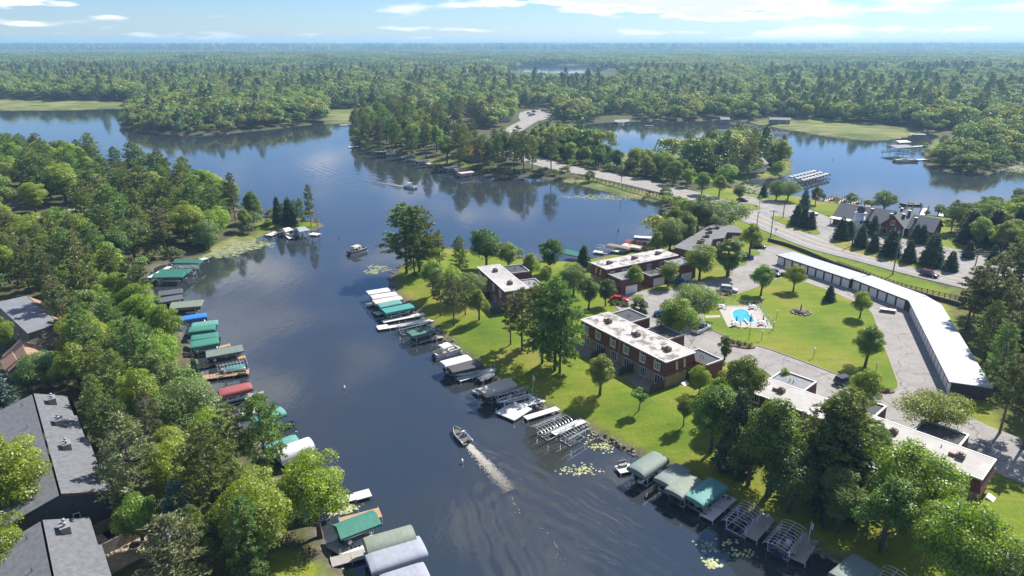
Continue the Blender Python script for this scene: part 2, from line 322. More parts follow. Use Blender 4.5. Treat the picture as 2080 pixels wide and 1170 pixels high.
def ground_material():
    m = bpy.data.materials.new('ground_cover'); N, L = nodes(m); b = N['Principled BSDF']; b.inputs['Roughness'].default_value = .95; b.inputs['Specular IOR Level'].default_value = .15
    at = N.new('ShaderNodeVertexColor'); at.layer_name = 'cover'; sp = N.new('ShaderNodeSeparateColor'); L.new(at.outputs[0], sp.inputs[0])
    tc = N.new('ShaderNodeTexCoord')
    def noise(sc, det=5, st=None):
        n = N.new('ShaderNodeTexNoise'); n.inputs['Scale'].default_value = sc; n.inputs['Detail'].default_value = det; n.inputs['Roughness'].default_value = .65
        if st:
            mp = N.new('ShaderNodeMapping'); mp.inputs['Scale'].default_value = st; L.new(tc.outputs['Object'], mp.inputs[0]); L.new(mp.outputs[0], n.inputs['Vector'])
        else: L.new(tc.outputs['Object'], n.inputs['Vector'])
        return n.outputs['Fac']
    def ramp(f, *st):
        r = N.new('ShaderNodeValToRGB'); e = r.color_ramp.elements
        while len(e) < len(st): e.new(.5)
        for k, (p, c) in enumerate(st): e[k].position = p; e[k].color = (*c, 1)
        L.new(f, r.inputs[0]); return r.outputs[0]
    def mix(f, a, b_):
        x = N.new('ShaderNodeMix'); x.data_type = 'RGBA'
        if isinstance(f, float): x.inputs[0].default_value = f
        else: L.new(f, x.inputs[0])
        L.new(a, x.inputs[6]); L.new(b_, x.inputs[7]); return x.outputs[2]
    floor = ramp(noise(.25), (.3, (.045,.055,.022)), (.55, (.085,.085,.04)), (.75, (.16,.12,.07)))
    lawn = ramp(noise(.06, 7), (.32, (.090,.150,.016)), (.47, (.135,.187,.018)), (.58, (.188,.200,.030)), (.72, (.27,.215,.072)))
    fine = ramp(noise(2.2, 5), (.25, (.72,.74,.7)), (.75, (1.2,1.2,1.15)))
    mul = N.new('ShaderNodeMix'); mul.data_type = 'RGBA'; mul.blend_type = 'MULTIPLY'; mul.inputs[0].default_value = 1; L.new(lawn, mul.inputs[6]); L.new(fine, mul.inputs[7]); lawn = mul.outputs[2]
    mow = ramp(noise(.5, 2, (.18, 1.4, 1)), (.35, (.9,.92,.9)), (.65, (1.08,1.07,1.05)))
    mul2 = N.new('ShaderNodeMix'); mul2.data_type = 'RGBA'; mul2.blend_type = 'MULTIPLY'; mul2.inputs[0].default_value = 1; L.new(lawn, mul2.inputs[6]); L.new(mow, mul2.inputs[7]); lawn = mul2.outputs[2]
    marsh = ramp(noise(.06, 6, (.5, 1.6, 1)), (.36, (.075,.11,.028)), (.5, (.145,.170,.05)), (.62, (.25,.225,.10)))
    bank = ramp(noise(1.2), (.3, (.07,.06,.045)), (.7, (.17,.15,.12)))
    c = mix(sp.outputs[0], floor, lawn); c = mix(sp.outputs[1], c, marsh); c = mix(sp.outputs[2], c, bank)
    L.new(c, b.inputs['Base Color'])
    bp = N.new('ShaderNodeBump'); bp.inputs['Strength'].default_value = .7; bp.inputs['Distance'].default_value = .12; L.new(noise(1.6, 6), bp.inputs['Height']); L.new(bp.outputs[0], b.inputs['Normal'])
    return m
def grid_land(name, x0, x1, y0, y1, step, mt, hole=None, drop=0.0, ov=1):
    xs = np.arange(x0, x1+.1, step); ys = np.arange(y0, y1+.1, step); X, Y = np.meshgrid(xs, ys); x, y = X.ravel(), Y.ravel()
    s = sdf(x, y); z = terrain(x, y)-drop; n = len(xs)
    i = np.arange(len(ys)-1)[:,None]*n+np.arange(n-1)[None,:]; i = i.ravel(); Q = np.stack([i, i+1, i+1+n, i+n], 1)
    keep = (s[Q].max(1) > -6*step/2)
    if hole is not None: 
        e = step*ov; keep &= ~((x[Q].min(1) > hole[0]+e-.5) & (x[Q].max(1) < hole[1]-e+.5) & (y[Q].min(1) > hole[2]+e-.5) & (y[Q].max(1) < hole[3]-e+.5))
    Q = Q[keep]; used = np.unique(Q); rm = np.full(len(x), -1); rm[used] = np.arange(len(used)); Q = rm[Q]
    me = np_mesh(name, np.stack([x, y, z], 1)[used], Q, mt, True)
    lawn, marsh = cover(x[used], y[used]); ss = s[used]; bank = np.clip(1.6-ss*.9, 0, 1)*(ss < 2.2)*(1-marsh)
    col = np.stack([lawn, marsh, bank, np.ones_like(lawn)], 1).astype(np.float32)
    a = me.color_attributes.new('cover', 'FLOAT_COLOR', 'POINT'); a.data.foreach_set('color', col.ravel())
    return me
GROUND = ground_material()
root = bpy.data.objects.new('ground', grid_land('ground', -240, 300, 36, 516, 1.75, GROUND)); C.objects.link(root); tag(root, 'grassy and wooded land around the lakes', None, None, 'structure')
o = bpy.data.objects.new('outer_ground', grid_land('outer_ground', -1608, 1608, -204, 2604, 12, GROUND, (-240, 300, 36, 516), .25)); C.objects.link(o); tag(o, 'wooded land farther off', None, None, 'structure')
o = bpy.data.objects.new('distant_ground', grid_land('distant_ground', -26000, 26000, -2000, 30000, 200, GROUND, (-1601, 1601, -201, 2601), 1.2, 0)); C.objects.link(o); tag(o, 'low wooded plain out to the horizon', None, None, 'structure')

# ------------------------------------------------------------------ lake: one sheet, with the boats' wakes as real waves
B1 = G0(936, 889); T1 = G0(1150, 1120); H1 = (B1-T1)/np.hypot(*(B1-T1))
B2 = G0(834, 382); T2 = G0(745, 367); H2 = (B2-T2)/np.hypot(*(B2-T2))
B3 = G0(726, 514); T3 = G0(640, 550); H3 = (B3-T3)/np.hypot(*(B3-T3))
def wake(x, y, B, Hd, amp, lam, spread, decay, tan_a):
    a = -((x-B[0])*Hd[0]+(y-B[1])*Hd[1]); bb = (x-B[0])*Hd[1]*1-(y-B[1])*Hd[0]; h = np.zeros_like(x)
    q = np.abs(bb)-a*tan_a+.30*np.sin(x*.55+y*.31)+.22*np.sin(y*.83-x*.4+1)+.12*np.sin(x*1.7+y*1.1); on = sstep(a/3.0)*np.exp(-np.clip(a, 0, None)/decay)
    w = spread*(1+a/40*1.0); h += amp*np.exp(-((q+w*.4)/w)**2)*np.cos(2*np.pi*q/lam)*on*(a > 0)
    ins = (q < 0) & (a > 0); h += .35*amp*np.where(ins, np.cos(2*np.pi*(a-.35*np.abs(bb))/(lam*1.15)), 0)*on*np.exp(-a/(decay*.7))
    return h
def lake_mesh():
    def lines(*seg):
        out = []
        for a, b, st in seg: out += list(np.arange(a, b, st))
        return np.array(out)
    xs = lines((-3000,-400,200),(-400,-170,8),(-170,-16,1.1),(-16,46,.42),(46,330,7),(330,3001,200)); ys = lines((-200,44,12),(44,106,.45),(106,250,2.5),(250,440,1.05),(440,800,12),(800,3001,100))
    X, Y = np.meshgrid(xs, ys); x, y = X.ravel(), Y.ravel()
    z = wake(x, y, B1, H1, .045, 2.6, 3.2, 55, .30)+wake(x, y, B2, H2, .07, 3.8, 6, 90, .27)+wake(x, y, B3, H3, .03, 2.2, 2.5, 30, .25)
    n = len(xs); i = (np.arange(len(ys)-1)[:,None]*n+np.arange(n-1)[None,:]).ravel(); Q = np.stack([i, i+1, i+1+n, i+n], 1)
    return np_mesh('lake', np.stack([x, y, z], 1), Q, None, True)
def water_material():
    m = bpy.data.materials.new('lake_water'); N, L = nodes(m); b = N['Principled BSDF']
    b.inputs['Base Color'].default_value = (.012,.017,.020,1); b.inputs['Roughness'].default_value = .05; b.inputs['IOR'].default_value = 1.75
    tc = N.new('ShaderNodeTexCoord')
    def noise(sc, det, st):
        mp = N.new('ShaderNodeMapping'); mp.inputs['Scale'].default_value = st; mp.inputs['Rotation'].default_value = (0,0,.5); L.new(tc.outputs['Object'], mp.inputs[0])
        n = N.new('ShaderNodeTexNoise'); n.inputs['Scale'].default_value = sc; n.inputs['Detail'].default_value = det; L.new(mp.outputs[0], n.inputs['Vector']); return n.outputs['Fac']
    # calmer and more ruffled patches
    pt = N.new('ShaderNodeMapRange'); L.new(noise(.018, 3, (1, .5, 1)), pt.inputs[0]); pt.inputs[1].default_value = .35; pt.inputs[2].default_value = .65; pt.inputs[3].default_value = .25; pt.inputs[4].default_value = 1.0
    b1 = N.new('ShaderNodeBump'); b1.inputs['Distance'].default_value = .05; L.new(noise(1.5, 4, (1, .55, 1)), b1.inputs['Height']); 
    ms = N.new('ShaderNodeMath'); ms.operation = 'MULTIPLY'; L.new(pt.outputs[0], ms.inputs[0]); ms.inputs[1].default_value = WAVE; L.new(ms.outputs[0], b1.inputs['Strength'])
    b2 = N.new('ShaderNodeBump'); b2.inputs['Distance'].default_value = .15; b2.inputs['Strength'].default_value = WAVE*.5; L.new(noise(.35, 3, (1, .5, 1)), b2.inputs['Height']); L.new(b1.outputs[0], b2.inputs['Normal'])
    L.new(b2.outputs[0], b.inputs['Normal'])
    # brown peaty tint in broad patches
    n = noise(.03, 3, (1,1,1)); r = N.new('ShaderNodeValToRGB'); r.color_ramp.elements[0].color = (.025,.034,.044,1); r.color_ramp.elements[1].color = (.038,.039,.036,1); r.color_ramp.elements[0].position = .4; r.color_ramp.elements[1].position = .7
    L.new(n, r.inputs[0]); L.new(r.outputs[0], b.inputs['Base Color'])
    return m
WAVE = .32
me = lake_mesh(); me.materials.append(water_material()); lake = bpy.data.objects.new('lake', me); C.objects.link(lake); tag(lake, 'dark blue lake water with ripples and boat wakes', None, None, 'structure')

# ------------------------------------------------------------------ roads and pavements
ASPH = mat('aged_asphalt', (.215,.200,.187), .92, .1, .22, .25, 30, col2=(.30,.282,.264), detail=10)
ROADM = mat('road_asphalt', (.205,.192,.182), .92, .1, .3, .2, 30, col2=(.275,.26,.245), detail=10)
def add_cracks(m):
    N, L = m.node_tree.nodes, m.node_tree.links; b = N['Principled BSDF']; tc = N.new('ShaderNodeTexCoord'); src = b.inputs['Base Color'].links[0].from_socket
    wn = N.new('ShaderNodeTexNoise'); wn.inputs['Scale'].default_value = .35; L.new(tc.outputs['Object'], wn.inputs['Vector']); mxv = N.new('ShaderNodeMix'); mxv.data_type = 'VECTOR'; mxv.inputs[0].default_value = .55; mxv.factor_mode = 'UNIFORM'
    va = N.new('ShaderNodeVectorMath'); va.operation = 'MULTIPLY_ADD'; L.new(wn.outputs['Color'], va.inputs[0]); va.inputs[1].default_value = (5,5,0); L.new(tc.outputs['Object'], va.inputs[2])
    cur = src
    for sc_, wd, k in ((.075, .010, .5), (.16, .012, .28)):
        vo = N.new('ShaderNodeTexVoronoi'); vo.feature = 'DISTANCE_TO_EDGE'; vo.inputs['Scale'].default_value = sc_; L.new(va.outputs[0], vo.inputs['Vector']); lt = N.new('ShaderNodeMath'); lt.operation = 'LESS_THAN'; L.new(vo.outputs['Distance'], lt.inputs[0]); lt.inputs[1].default_value = wd
        mu = N.new('ShaderNodeMath'); mu.operation = 'MULTIPLY'; L.new(lt.outputs[0], mu.inputs[0]); mu.inputs[1].default_value = k
        mx = N.new('ShaderNodeMix'); mx.data_type = 'RGBA'; L.new(mu.outputs[0], mx.inputs[0]); L.new(cur, mx.inputs[6]); mx.inputs[7].default_value = (.06,.058,.056,1); cur = mx.outputs[2]
    L.new(cur, b.inputs['Base Color'])
add_cracks(ASPH)
KERB = mat('kerb_concrete', (.30,.25,.215), .9, .15, 2)
def catmull(P, n=8):
    P = [np.array(p, float) for p in P]; P = [2*P[0]-P[1]]+P+[2*P[-1]-P[-2]]; out = []
    for i in range(1, len(P)-2):
        for k in range(n):
            t = k/n; a, b, c, d = P[i-1:i+3]; out.append(.5*((2*b)+(-a+c)*t+(2*a-5*b+4*c-d)*t*t+(-a+3*b-3*c+d)*t**3))
    out.append(P[-2]); return np.array(out)
def strip(name, line, off0, off1, z0, z1, mt, parent=None, dash=None):
    d = np.gradient(line, axis=0); d /= np.hypot(d[:,0], d[:,1])[:,None]; nrm = np.stack([-d[:,1], d[:,0]], 1)
    A = line+nrm*off0; B = line+nrm*off1; mb = MB(); 
    for i in range(len(line)-1):
        if dash and (i//dash) % 2: continue
        mb.add([(*A[i],z1),(*B[i],z1),(*B[i+1],z1),(*A[i+1],z1),(*A[i],z0),(*B[i],z0),(*B[i+1],z0),(*A[i+1],z0)],
               [(0,3,2,1),(0,1,5,4)][:1]+([(1,2,6,5),(3,0,4,7)] if z1-z0 > .05 else [])+([(0,1,5,4)] if i == 0 else [])+([(2,3,7,6)] if i == len(line)-2 else []))
    return mb.build(name, mt, parent)
ROAD_PX = [(1100,234),(1072,247),(1044,263),(1026,277),(1030,297),(1068,318),(1120,336),(1180,348),(1260,364),(1340,382),(1420,402),(1502,430),(1579,462),(1669,497),(1758,520),(1907,558),(2080,597),(2300,640)]
ROAD = catmull([G0(a, b, ZL) for a, b in ROAD_PX], 10)
road = strip('road', ROAD, -7.3, 7.3, -.4, ZL+.14, ROADM); tag(road, 'two lane asphalt road with yellow centre line curving past the condos', None, None, 'structure')
YEL = mat('yellow_road_paint', (.62,.42,.07), .8, .15, 4); WPT = mat('white_road_paint', (.62,.61,.58), .8, .15, 4)
for o0, m_ in ((-.28, YEL), (.12, YEL), (-3.75, WPT), (3.6, WPT)): strip('lane_marking', ROAD, o0, o0+.16, ZL+.144, ZL+.146, m_, road)
def slab(name, px, z0, z1, mt, label=None, kind='structure', parent=None, smooth=1, world=None):
    P = smooth_poly(poly0(px, z1) if world is None else np.array(world), smooth)
    bm = bmesh.new(); vs = [bm.verts.new((*p, z1)) for p in P]; f = bm.faces.new(vs)
    if f.normal.z < 0 or True: bmesh.ops.recalc_face_normals(bm, faces=[f])
    f.normal_update()
    if f.normal.z < 0: f.normal_flip()
    lo = [bm.verts.new((*p, z0)) for p in P]; n = len(P)
    for i in range(n): bm.faces.new((vs[i], vs[(i+1)%n], lo[(i+1)%n], lo[i]))
    bmesh.ops.triangulate(bm, faces=[f]); me = bpy.data.meshes.new(name); bm.to_mesh(me); bm.free(); me.materials.append(mt)
    o = bpy.data.objects.new(name, me); C.objects.link(o); o.parent = parent
    if parent is None: tag(o, label, None, None, kind)
    return o, P
def kerb(P, parent, z0, z1, w=.22, mt=None):
    Q = np.vstack([P, P[:1]]); return strip('kerb', Q, -w/2, w/2, z0, z1, mt or KERB, parent)
COURT = [(1258,632),(1236,606),(1300,592),(1392,572),(1445,562),(1500,540),(1535,508),(1572,496),(1600,507),(1640,520),(1700,548),(1760,565),(1840,620),(1852,640),(1928,800),(1938,826),(1990,858),(2080,893),(2140,930),(2140,1010),(2060,975),(2000,950),(1900,915),(1820,880),(1740,845),(1660,812),(1590,785),(1545,745),(1500,742),(1440,728),(1395,712),(1340,690),(1290,668)]
court, _ = slab('parking_court', COURT, ZL-.6, ZL+.10, ASPH, 'pale worn asphalt parking court and drive round the lawn')
def lawn_material():
    m = GROUND.copy(); m.name = 'mown_lawn'; N = m.node_tree.nodes; L = m.node_tree.links
    for n in N:
        if n.type == 'VERTEX_COLOR':
            sp = n.outputs[0].links[0].to_node; L.remove(n.outputs[0].links[0]); sp.inputs[0].default_value = (1,0,0,1)
    return m
LAWN = lawn_material()
ISLE = [(1428,632),(1440,615),(1470,603),(1497,597),(1529,586),(1569,569),(1590,562),(1627,569),(1690,592),(1734,611),(1769,627),(1785,668),(1801,713),(1818,760),(1827,784),(1816,794),(1790,795),(1755,780),(1710,763),(1620,729),(1542,701),(1526,703),(1490,690),(1463,676),(1436,667),(1430,655)]
isle, P = slab('lawn', ISLE, ZL-.3, ZL+.22, LAWN, 'mown lawn island inside the drive'); kerb(P, isle, ZL, ZL+.235)
for bed in ([(1398,548),(1450,546),(1492,551),(1484,559),(1438,572),(1400,569)], [(1508,511),(1530,508),(1548,512),(1542,519),(1515,519)], [(1503,528),(1522,529),(1519,535),(1506,541),(1498,536)], [(1318,588),(1372,573),(1388,580),(1340,594)], [(1276,604),(1300,596),(1312,602),(1285,610)],
            [(1268,655),(1310,648),(1325,658),(1290,668)]):
    o, P = slab('grass_bed', bed, ZL-.3, ZL+.20, LAWN, 'small kerbed patch of grass in the parking court'); kerb(P, o, ZL, ZL+.215)
MAR = [(1497,396),(1545,402),(1600,414),(1650,424),(1690,445),(1712,462),(1800,482),(1890,492),(1960,512),(2100,522),(2240,560),(2240,620),(2080,588),(1907,550),(1758,513),(1669,490),(1579,455),(1497,424)]
slab('marina_pavement', MAR, ZL-.5, ZL+.09, ASPH, 'pale asphalt forecourt of the lighthouse restaurant')
for bed in ([(1556,440),(1592,438),(1640,453),(1668,471),(1662,478),(1636,473),(1600,460)], [(1683,486),(1722,489),(1765,504),(1850,529),(1906,541),(1908,548),(1860,545),(1765,519),(1700,502)], [(1499,414),(1526,413),(1550,422),(1530,428),(1505,422)], [(1640,418),(1660,416),(1690,432),(1686,440),(1662,432)]):
    o, P = slab('grass_verge', bed, ZL-.3, ZL+.20, LAWN, 'grass verge between the road and the restaurant forecourt')
slab('far_parking', [(1052,244),(1056,225),(1112,223),(1124,232),(1108,243),(1075,248)], ZL-.5, ZL+.06, ASPH, 'distant asphalt parking lot beside the road')
slab('boat_landing', [(1246,249),(1250,242),(1276,241),(1282,247)], ZL-1.4, ZL-.9, ASPH, 'pale concrete landing on the far shore')
slab('right_drive', [(2030,900),(2045,880),(2160,930),(2160,960)], ZL-.5, ZL+.08, ASPH, 'asphalt drive leaving at the right')
# ------------------------------------------------------------------ trees: prototypes built once, copied as individuals
def unit(v): return v/np.maximum(np.linalg.norm(v, axis=1, keepdims=True), 1e-9)
def diamond(c, a, b):      # flat leaf: centre, half axes
    n = len(c); V = np.stack([c-a, c+b, c+a, c-b], 1).reshape(-1, 3); return V, np.arange(4*n).reshape(-1, 4)
def leaf_cards(rng, c, nrm, size, aspect=.62, jit=.55):
    n = unit(nrm+rng.normal(0, jit, nrm.shape)); t = unit(np.cross(n, rng.normal(0, 1, n.shape))); b = np.cross(n, t)
    s = size*rng.uniform(.65, 1.35, (len(c), 1)); return diamond(c, t*s*.5, b*s*.5*aspect)
def spray_cards(rng, base, d, length, width):
    d = unit(d); t = unit(np.cross(d, rng.normal(0, 1, d.shape))); l = length*rng.uniform(.7, 1.3, (len(base), 1))
    return diamond(base+d*l*.5, d*l*.5, t*width*rng.uniform(.7, 1.3, (len(base), 1))*.5)
def join_cards(parts):
    V = []; Q = []; o = 0
    for v, q in parts: V.append(v); Q.append(q+o); o += len(v)
    return np.vstack(V), np.vstack(Q)
def broad_proto(seed, H, cr, base, nleaf, leaf, lobes=36, shape='round', trunk_r=.24, bark=None, mt=None, forks=1):
    rng = np.random.default_rng(seed); ch = (H-base)/2; cz = base+ch
    d = unit(rng.normal(0, 1, (lobes, 3))); rad = rng.uniform(.25, 1, (lobes, 1))**.5
    P = d*rad; 
    if shape == 'round': P[:,2] = np.where(P[:,2] < 0, P[:,2]*.85, P[:,2])
    k = np.ones(lobes)
    if shape == 'oval': k = np.sqrt(np.clip(1-(P[:,2]*.9)**2, .1, 1))*1.0
    if shape == 'cone': k = np.clip(1.0-.55*(P[:,2]+.3), .25, 1.15)
    if shape == 'umbrella': P[:,2] = np.abs(P[:,2])*.8-.1
    lr = cr*rng.uniform(.20, .42, lobes); k = k*rng.uniform(.80, 1.14, lobes); P[:,2] *= rng.uniform(.86, 1.08, lobes); pos = np.stack([P[:,0]*k*(cr-lr*.7), P[:,1]*k*(cr-lr*.7), P[:,2]*(ch-lr*.55)+cz], 1)
    if shape == 'umbrella': pos[:,2] = base+ch*(.9+.75*P[:,2])
    w = lr**2; li = rng.choice(lobes, nleaf, p=w/w.sum()); dd = unit(rng.normal(0, 1, (nleaf, 3))); dd[:,2] = np.where((dd[:,2] < -.2) & (rng.random(nleaf) < .55), -dd[:,2], dd[:,2])
    rr = rng.uniform(.35, 1.02, nleaf)**.5; sq = np.array([1,1,.78]); c = pos[li]+dd*sq*(lr[li]*rr)[:,None]
    V, Q = leaf_cards(rng, c, dd+np.array([0,0,.45]), leaf)
    crown = np_mesh('crown', V, Q, mt)
    mb = MB(); segs = 5; px_, py_ = rng.normal(0, .12, 2)
    for f in range(forks):
        ox, oy = (rng.normal(0, .5, 2)*(forks > 1)); pts = [(ox*t*2*.5+px_*t*2+(.15*ox if forks > 1 else 0), oy*t*2*.5+py_*t*2+(.15*oy if forks > 1 else 0), -.25+t*(cz+ch*.25)) for t in np.linspace(0, 1, segs)]
        mb.tube(pts, [trunk_r*1.25/math.sqrt(forks)*(1-.8*t)+.03 for t in np.linspace(0, 1, segs)], 7)
    for j in rng.choice(lobes, min(lobes, 11), replace=False):
        q = pos[j]; z0 = base*.85+rng.uniform(0, .55)*ch; z0 = min(z0, q[2]-.2); st = np.array([px_*1.0, py_*1.0, z0]); mid = st*.45+q*.55+np.array([0,0,-.12*ch*.5])
        mb.tube([st, mid, q], [trunk_r*.42, trunk_r*.26, .03], 5, False)
    return mb.mesh('trunk', bark or BARK), crown, H
def pine_proto(seed, H, R0, base, whorls, per, tufts, needle, mt, bark, droop=.1, per_tuft=6, dead=0, top_round=.5, lean=0.0, trunk_r=.26):
    rng = np.random.default_rng(seed); mb = MB(); parts = []; ts = np.linspace(0, 1, 8); wob = rng.normal(0, .12, (8, 2)); wob[0] = 0
    tr = [(lean*t*H*.1+wob[i,0]*t, wob[i,1]*t, -.3+t*(H+.2)) for i, t in enumerate(ts)]; mb.tube(tr, [trunk_r*(1-.88*t)+.02 for t in ts], 7)
    bases = []; dirs = []
    for w in range(whorls):
        t = w/(whorls-1); z = base+(H-.4-base)*t**.92; prof = (1-t)**top_round*(.55+.45*math.sin(min(1, t*3.2+.25)*math.pi/2)); off = rng.uniform(0, 6.28)
        for k in range(per):
            if rng.random() < .13: continue
            a = off+2*math.pi*k/per+rng.normal(0, .25); L = R0*prof*rng.uniform(.62, 1.18)+.25; up = .22+.45*t-droop*(1-t)
            st = np.array([lean*z*.1, 0, z]); dv = np.array([math.cos(a), math.sin(a), 0]); e = st+dv*L+np.array([0,0,up*L*.6+rng.normal(0,.15)]); m = st+dv*L*.5+np.array([0,0,up*L*.15])
            mb.tube([st, m, e], [.06, .04, .015], 4, False)
            if dead and rng.random() < dead: continue
            nt = max(3, int(tufts*(L/R0)*1.1)); s = rng.uniform(.28, 1.04, nt)**.75
            p = st+(e-st)*s[:,None]; p[:,2] -= (s*(1-s))*up*L*.25; side = rng.normal(0, .20*L*.5+.10, (nt, 3))*np.array([1,1,.35]); p = p+side*(1-.4*s)[:,None]+np.array([0,0,.1])
            bases.append(p); dirs.append(np.repeat((dv*.7+np.array([0,0,.55]))[None], nt, 0)+unit(side+1e-6)*.5)
    B = np.vstack(bases); D = np.vstack(dirs); B = np.repeat(B, per_tuft, 0); D = np.repeat(unit(D), per_tuft, 0)+rng.normal(0, .75, (len(B), 3))*np.array([1,1,.7])
    V, Q = spray_cards(rng, B, D, needle, needle*.30)
    return mb.mesh('trunk', bark), np_mesh('crown', V, Q, mt), H
def spruce_proto(seed, H, R0, base, n, card, mt):
    rng = np.random.default_rng(seed); mb = MB(); mb.tube([(0,0,-.3),(0,0,H*.5),(0,0,H)], [.20,.11,.02], 7)
    t = 1-np.sqrt(rng.uniform(.0, 1, n)); lev = np.round(t*14)/14+rng.normal(0, .010, n); z = base+(H-base)*np.clip(lev, 0, 1); a = rng.uniform(0, 6.283, n)
    a = np.round(a*7/6.283+lev*9.7)*6.283/7+rng.normal(0, .17, n); Rz = R0*(1-np.clip(lev, 0, 1))**.85*(1+.30*np.sin(a*2.0+lev*61)+.22*np.sin(a*5+lev*23))+.15; s = rng.uniform(.12, 1, n)**.6
    r = Rz*s; B = np.stack([np.cos(a)*r, np.sin(a)*r, z-.30*r+.16*r*s], 1); D = np.stack([np.cos(a), np.sin(a), np.full(n, -.15)], 1)+rng.normal(0, .55, (n, 3))
    V, Q = spray_cards(rng, B, D, card, card*.36); V2 = np.array([[0,0,H-.5],[.06,0,H-.1],[0,0,H+.35],[-.06,0,H-.1]]); V, Q = join_cards([(V, Q), (V2, np.array([[0,1,2,3]]))])
    return mb.mesh('trunk', BARK), np_mesh('crown', V, Q, mt), H
PROTO = {
 'maple':   [broad_proto(11, 10, 3.7, 2.1, 19000, .235, 42, 'oval', mt=LEAF), broad_proto(12, 10, 3.9, 1.9, 19000, .235, 46, 'round', mt=LEAF), broad_proto(13, 10, 3.5, 2.2, 18000, .235, 40, 'cone', mt=LEAF)],
 'dark':    [broad_proto(21, 10, 4.2, 1.6, 20000, .235, 46, 'round', mt=LEAFD), broad_proto(22, 10, 3.9, 1.5, 19000, .235, 40, 'oval', mt=LEAFD)],
 'lime':    [broad_proto(31, 10, 4.1, 1.9, 20000, .225, 52, 'round', mt=LEAFY), broad_proto(32, 10, 3.6, 1.8, 18000, .225, 44, 'oval', mt=LEAFY)],
 'column':  [broad_proto(41, 10, 2.5, 1.2, 12000, .24, 40, 'oval', mt=LEAFD)],
 'young':   [broad_proto(51, 5, 1.55, 1.75, 1700, .26, 16, 'oval', trunk_r=.07, mt=LEAF)],
 'sapling': [broad_proto(52, 5, 1.5, 1.2, 700, .26, 16, 'cone', trunk_r=.06, mt=LEAFY)],
 'umbrella':[broad_proto(61, 8, 5.3, 2.7, 13000, .235, 40, 'umbrella', trunk_r=.26, bark=BARKR, mt=LEAF, forks=4)],
 'willow':  [broad_proto(71, 8, 4.8, .6, 19000, .22, 46, 'round', mt=WILLOW), broad_proto(72, 9, 4.3, .8, 17000, .22, 40, 'oval', mt=WILLOW)],
 'birch':   [broad_proto(81, 11, 2.9, 2.0, 6000, .26, 44, 'oval', trunk_r=.15, bark=BARKG, mt=WILLOW)],
 'shrub':   [broad_proto(91, 2.6, 1.7, .15, 1500, .24, 20, 'round', trunk_r=.06, mt=LEAF), broad_proto(92, 2.4, 1.5, .1, 1300, .24, 18, 'round', trunk_r=.06, mt=LEAFD)],
 'wpine':   [pine_proto(101, 18, 4.6, 3.6, 17, 6, 21, .62, NEED, BARK, .05, 6), pine_proto(102, 18, 4.2, 2.6, 18, 6, 20, .60, NEED, BARK, .08, 6), pine_proto(103, 18, 5.0, 4.6, 15, 6, 24, .64, NEED, BARK, .02, 6)],
 'rpine':   [pine_proto(111, 17, 3.3, 6.2, 14, 5, 22, .55, NEEDR, BARKR, .0, 7, .10, .42), pine_proto(112, 17, 2.9, 5.2, 15, 5, 20, .55, NEEDR, BARKR, .05, 7, .12, .45)],
 'dry':     [pine_proto(121, 17, 3.0, 3.4, 17, 6, 17, .55, NEEDR, BARKG, .05, 6, .22, .5)],
 'dead':    [pine_proto(131, 9, 2.0, 1.0, 12, 5, 2, .35, DEADN, BARKG, .0, 2, .8, .5, trunk_r=.12)],
 'spruce':  [spruce_proto(141, 9, 2.6, .35, 6500, .70, NEEDS), spruce_proto(142, 9, 2.4, .35, 6000, .68, NEEDS)],
 'bspruce': [spruce_proto(151, 9, 2.4, .35, 8500, .48, NEEDB)],
}
KIND = {'maple': ('broadleaf_tree', 'green leafy tree'), 'dark': ('broadleaf_tree', 'dark green round-topped tree'), 'lime': ('broadleaf_tree', 'bright lime green leafy tree'), 'column': ('broadleaf_tree', 'narrow upright dark leafy tree'),
        'young': ('young_tree', 'small young tree on a thin trunk'), 'sapling': ('young_tree', 'thin pale sapling'), 'umbrella': ('broadleaf_tree', 'spreading umbrella-shaped tree with several stems'), 'willow': ('willow_tree', 'pale green willow'),
        'birch': ('birch_tree', 'slim pale green birch'), 'shrub': ('shrub', 'low rounded green shrub'), 'wpine': ('pine_tree', 'tall feathery green pine'), 'rpine': ('pine_tree', 'tall grey-green pine with bare lower trunk'), 'dry': ('pine_tree', 'thin half-bare pine with grey trunk'),
        'dead': ('dead_tree', 'bare grey dead tree'), 'spruce': ('spruce_tree', 'dark conical spruce'), 'bspruce': ('spruce_tree', 'blue-grey conical spruce')}
CAT = {'broadleaf_tree': 'tree', 'young_tree': 'young tree', 'willow_tree': 'willow', 'birch_tree': 'birch', 'shrub': 'shrub', 'pine_tree': 'pine', 'dead_tree': 'dead tree', 'spruce_tree': 'spruce'}
trng = random.Random(5); TREES = []
def plant(kind, p, h, label, group=None, wide=1.0):
    tr, cr, H = trng.choice(PROTO[kind]); name = KIND[kind][0]; s = h/H
    t = thing(name, label, CAT[name], (float(p[0]), float(p[1]), float(p[2])), trng.uniform(0, 6.28), group)
    w = s*wide*trng.uniform(.92, 1.08); t.scale = (w, w, s)
    put('trunk', tr, t); put('crown', cr, t); TREES.append((p[0], p[1], h, t)); return t
def tree(kind, px, py, top, where, wide=1.0, dz=0):
    p = G(px, py); h = height_at(p, top, p[2])*.985; return plant(kind, p, max(h, 1.0), KIND[kind][1]+' '+where, None, wide)
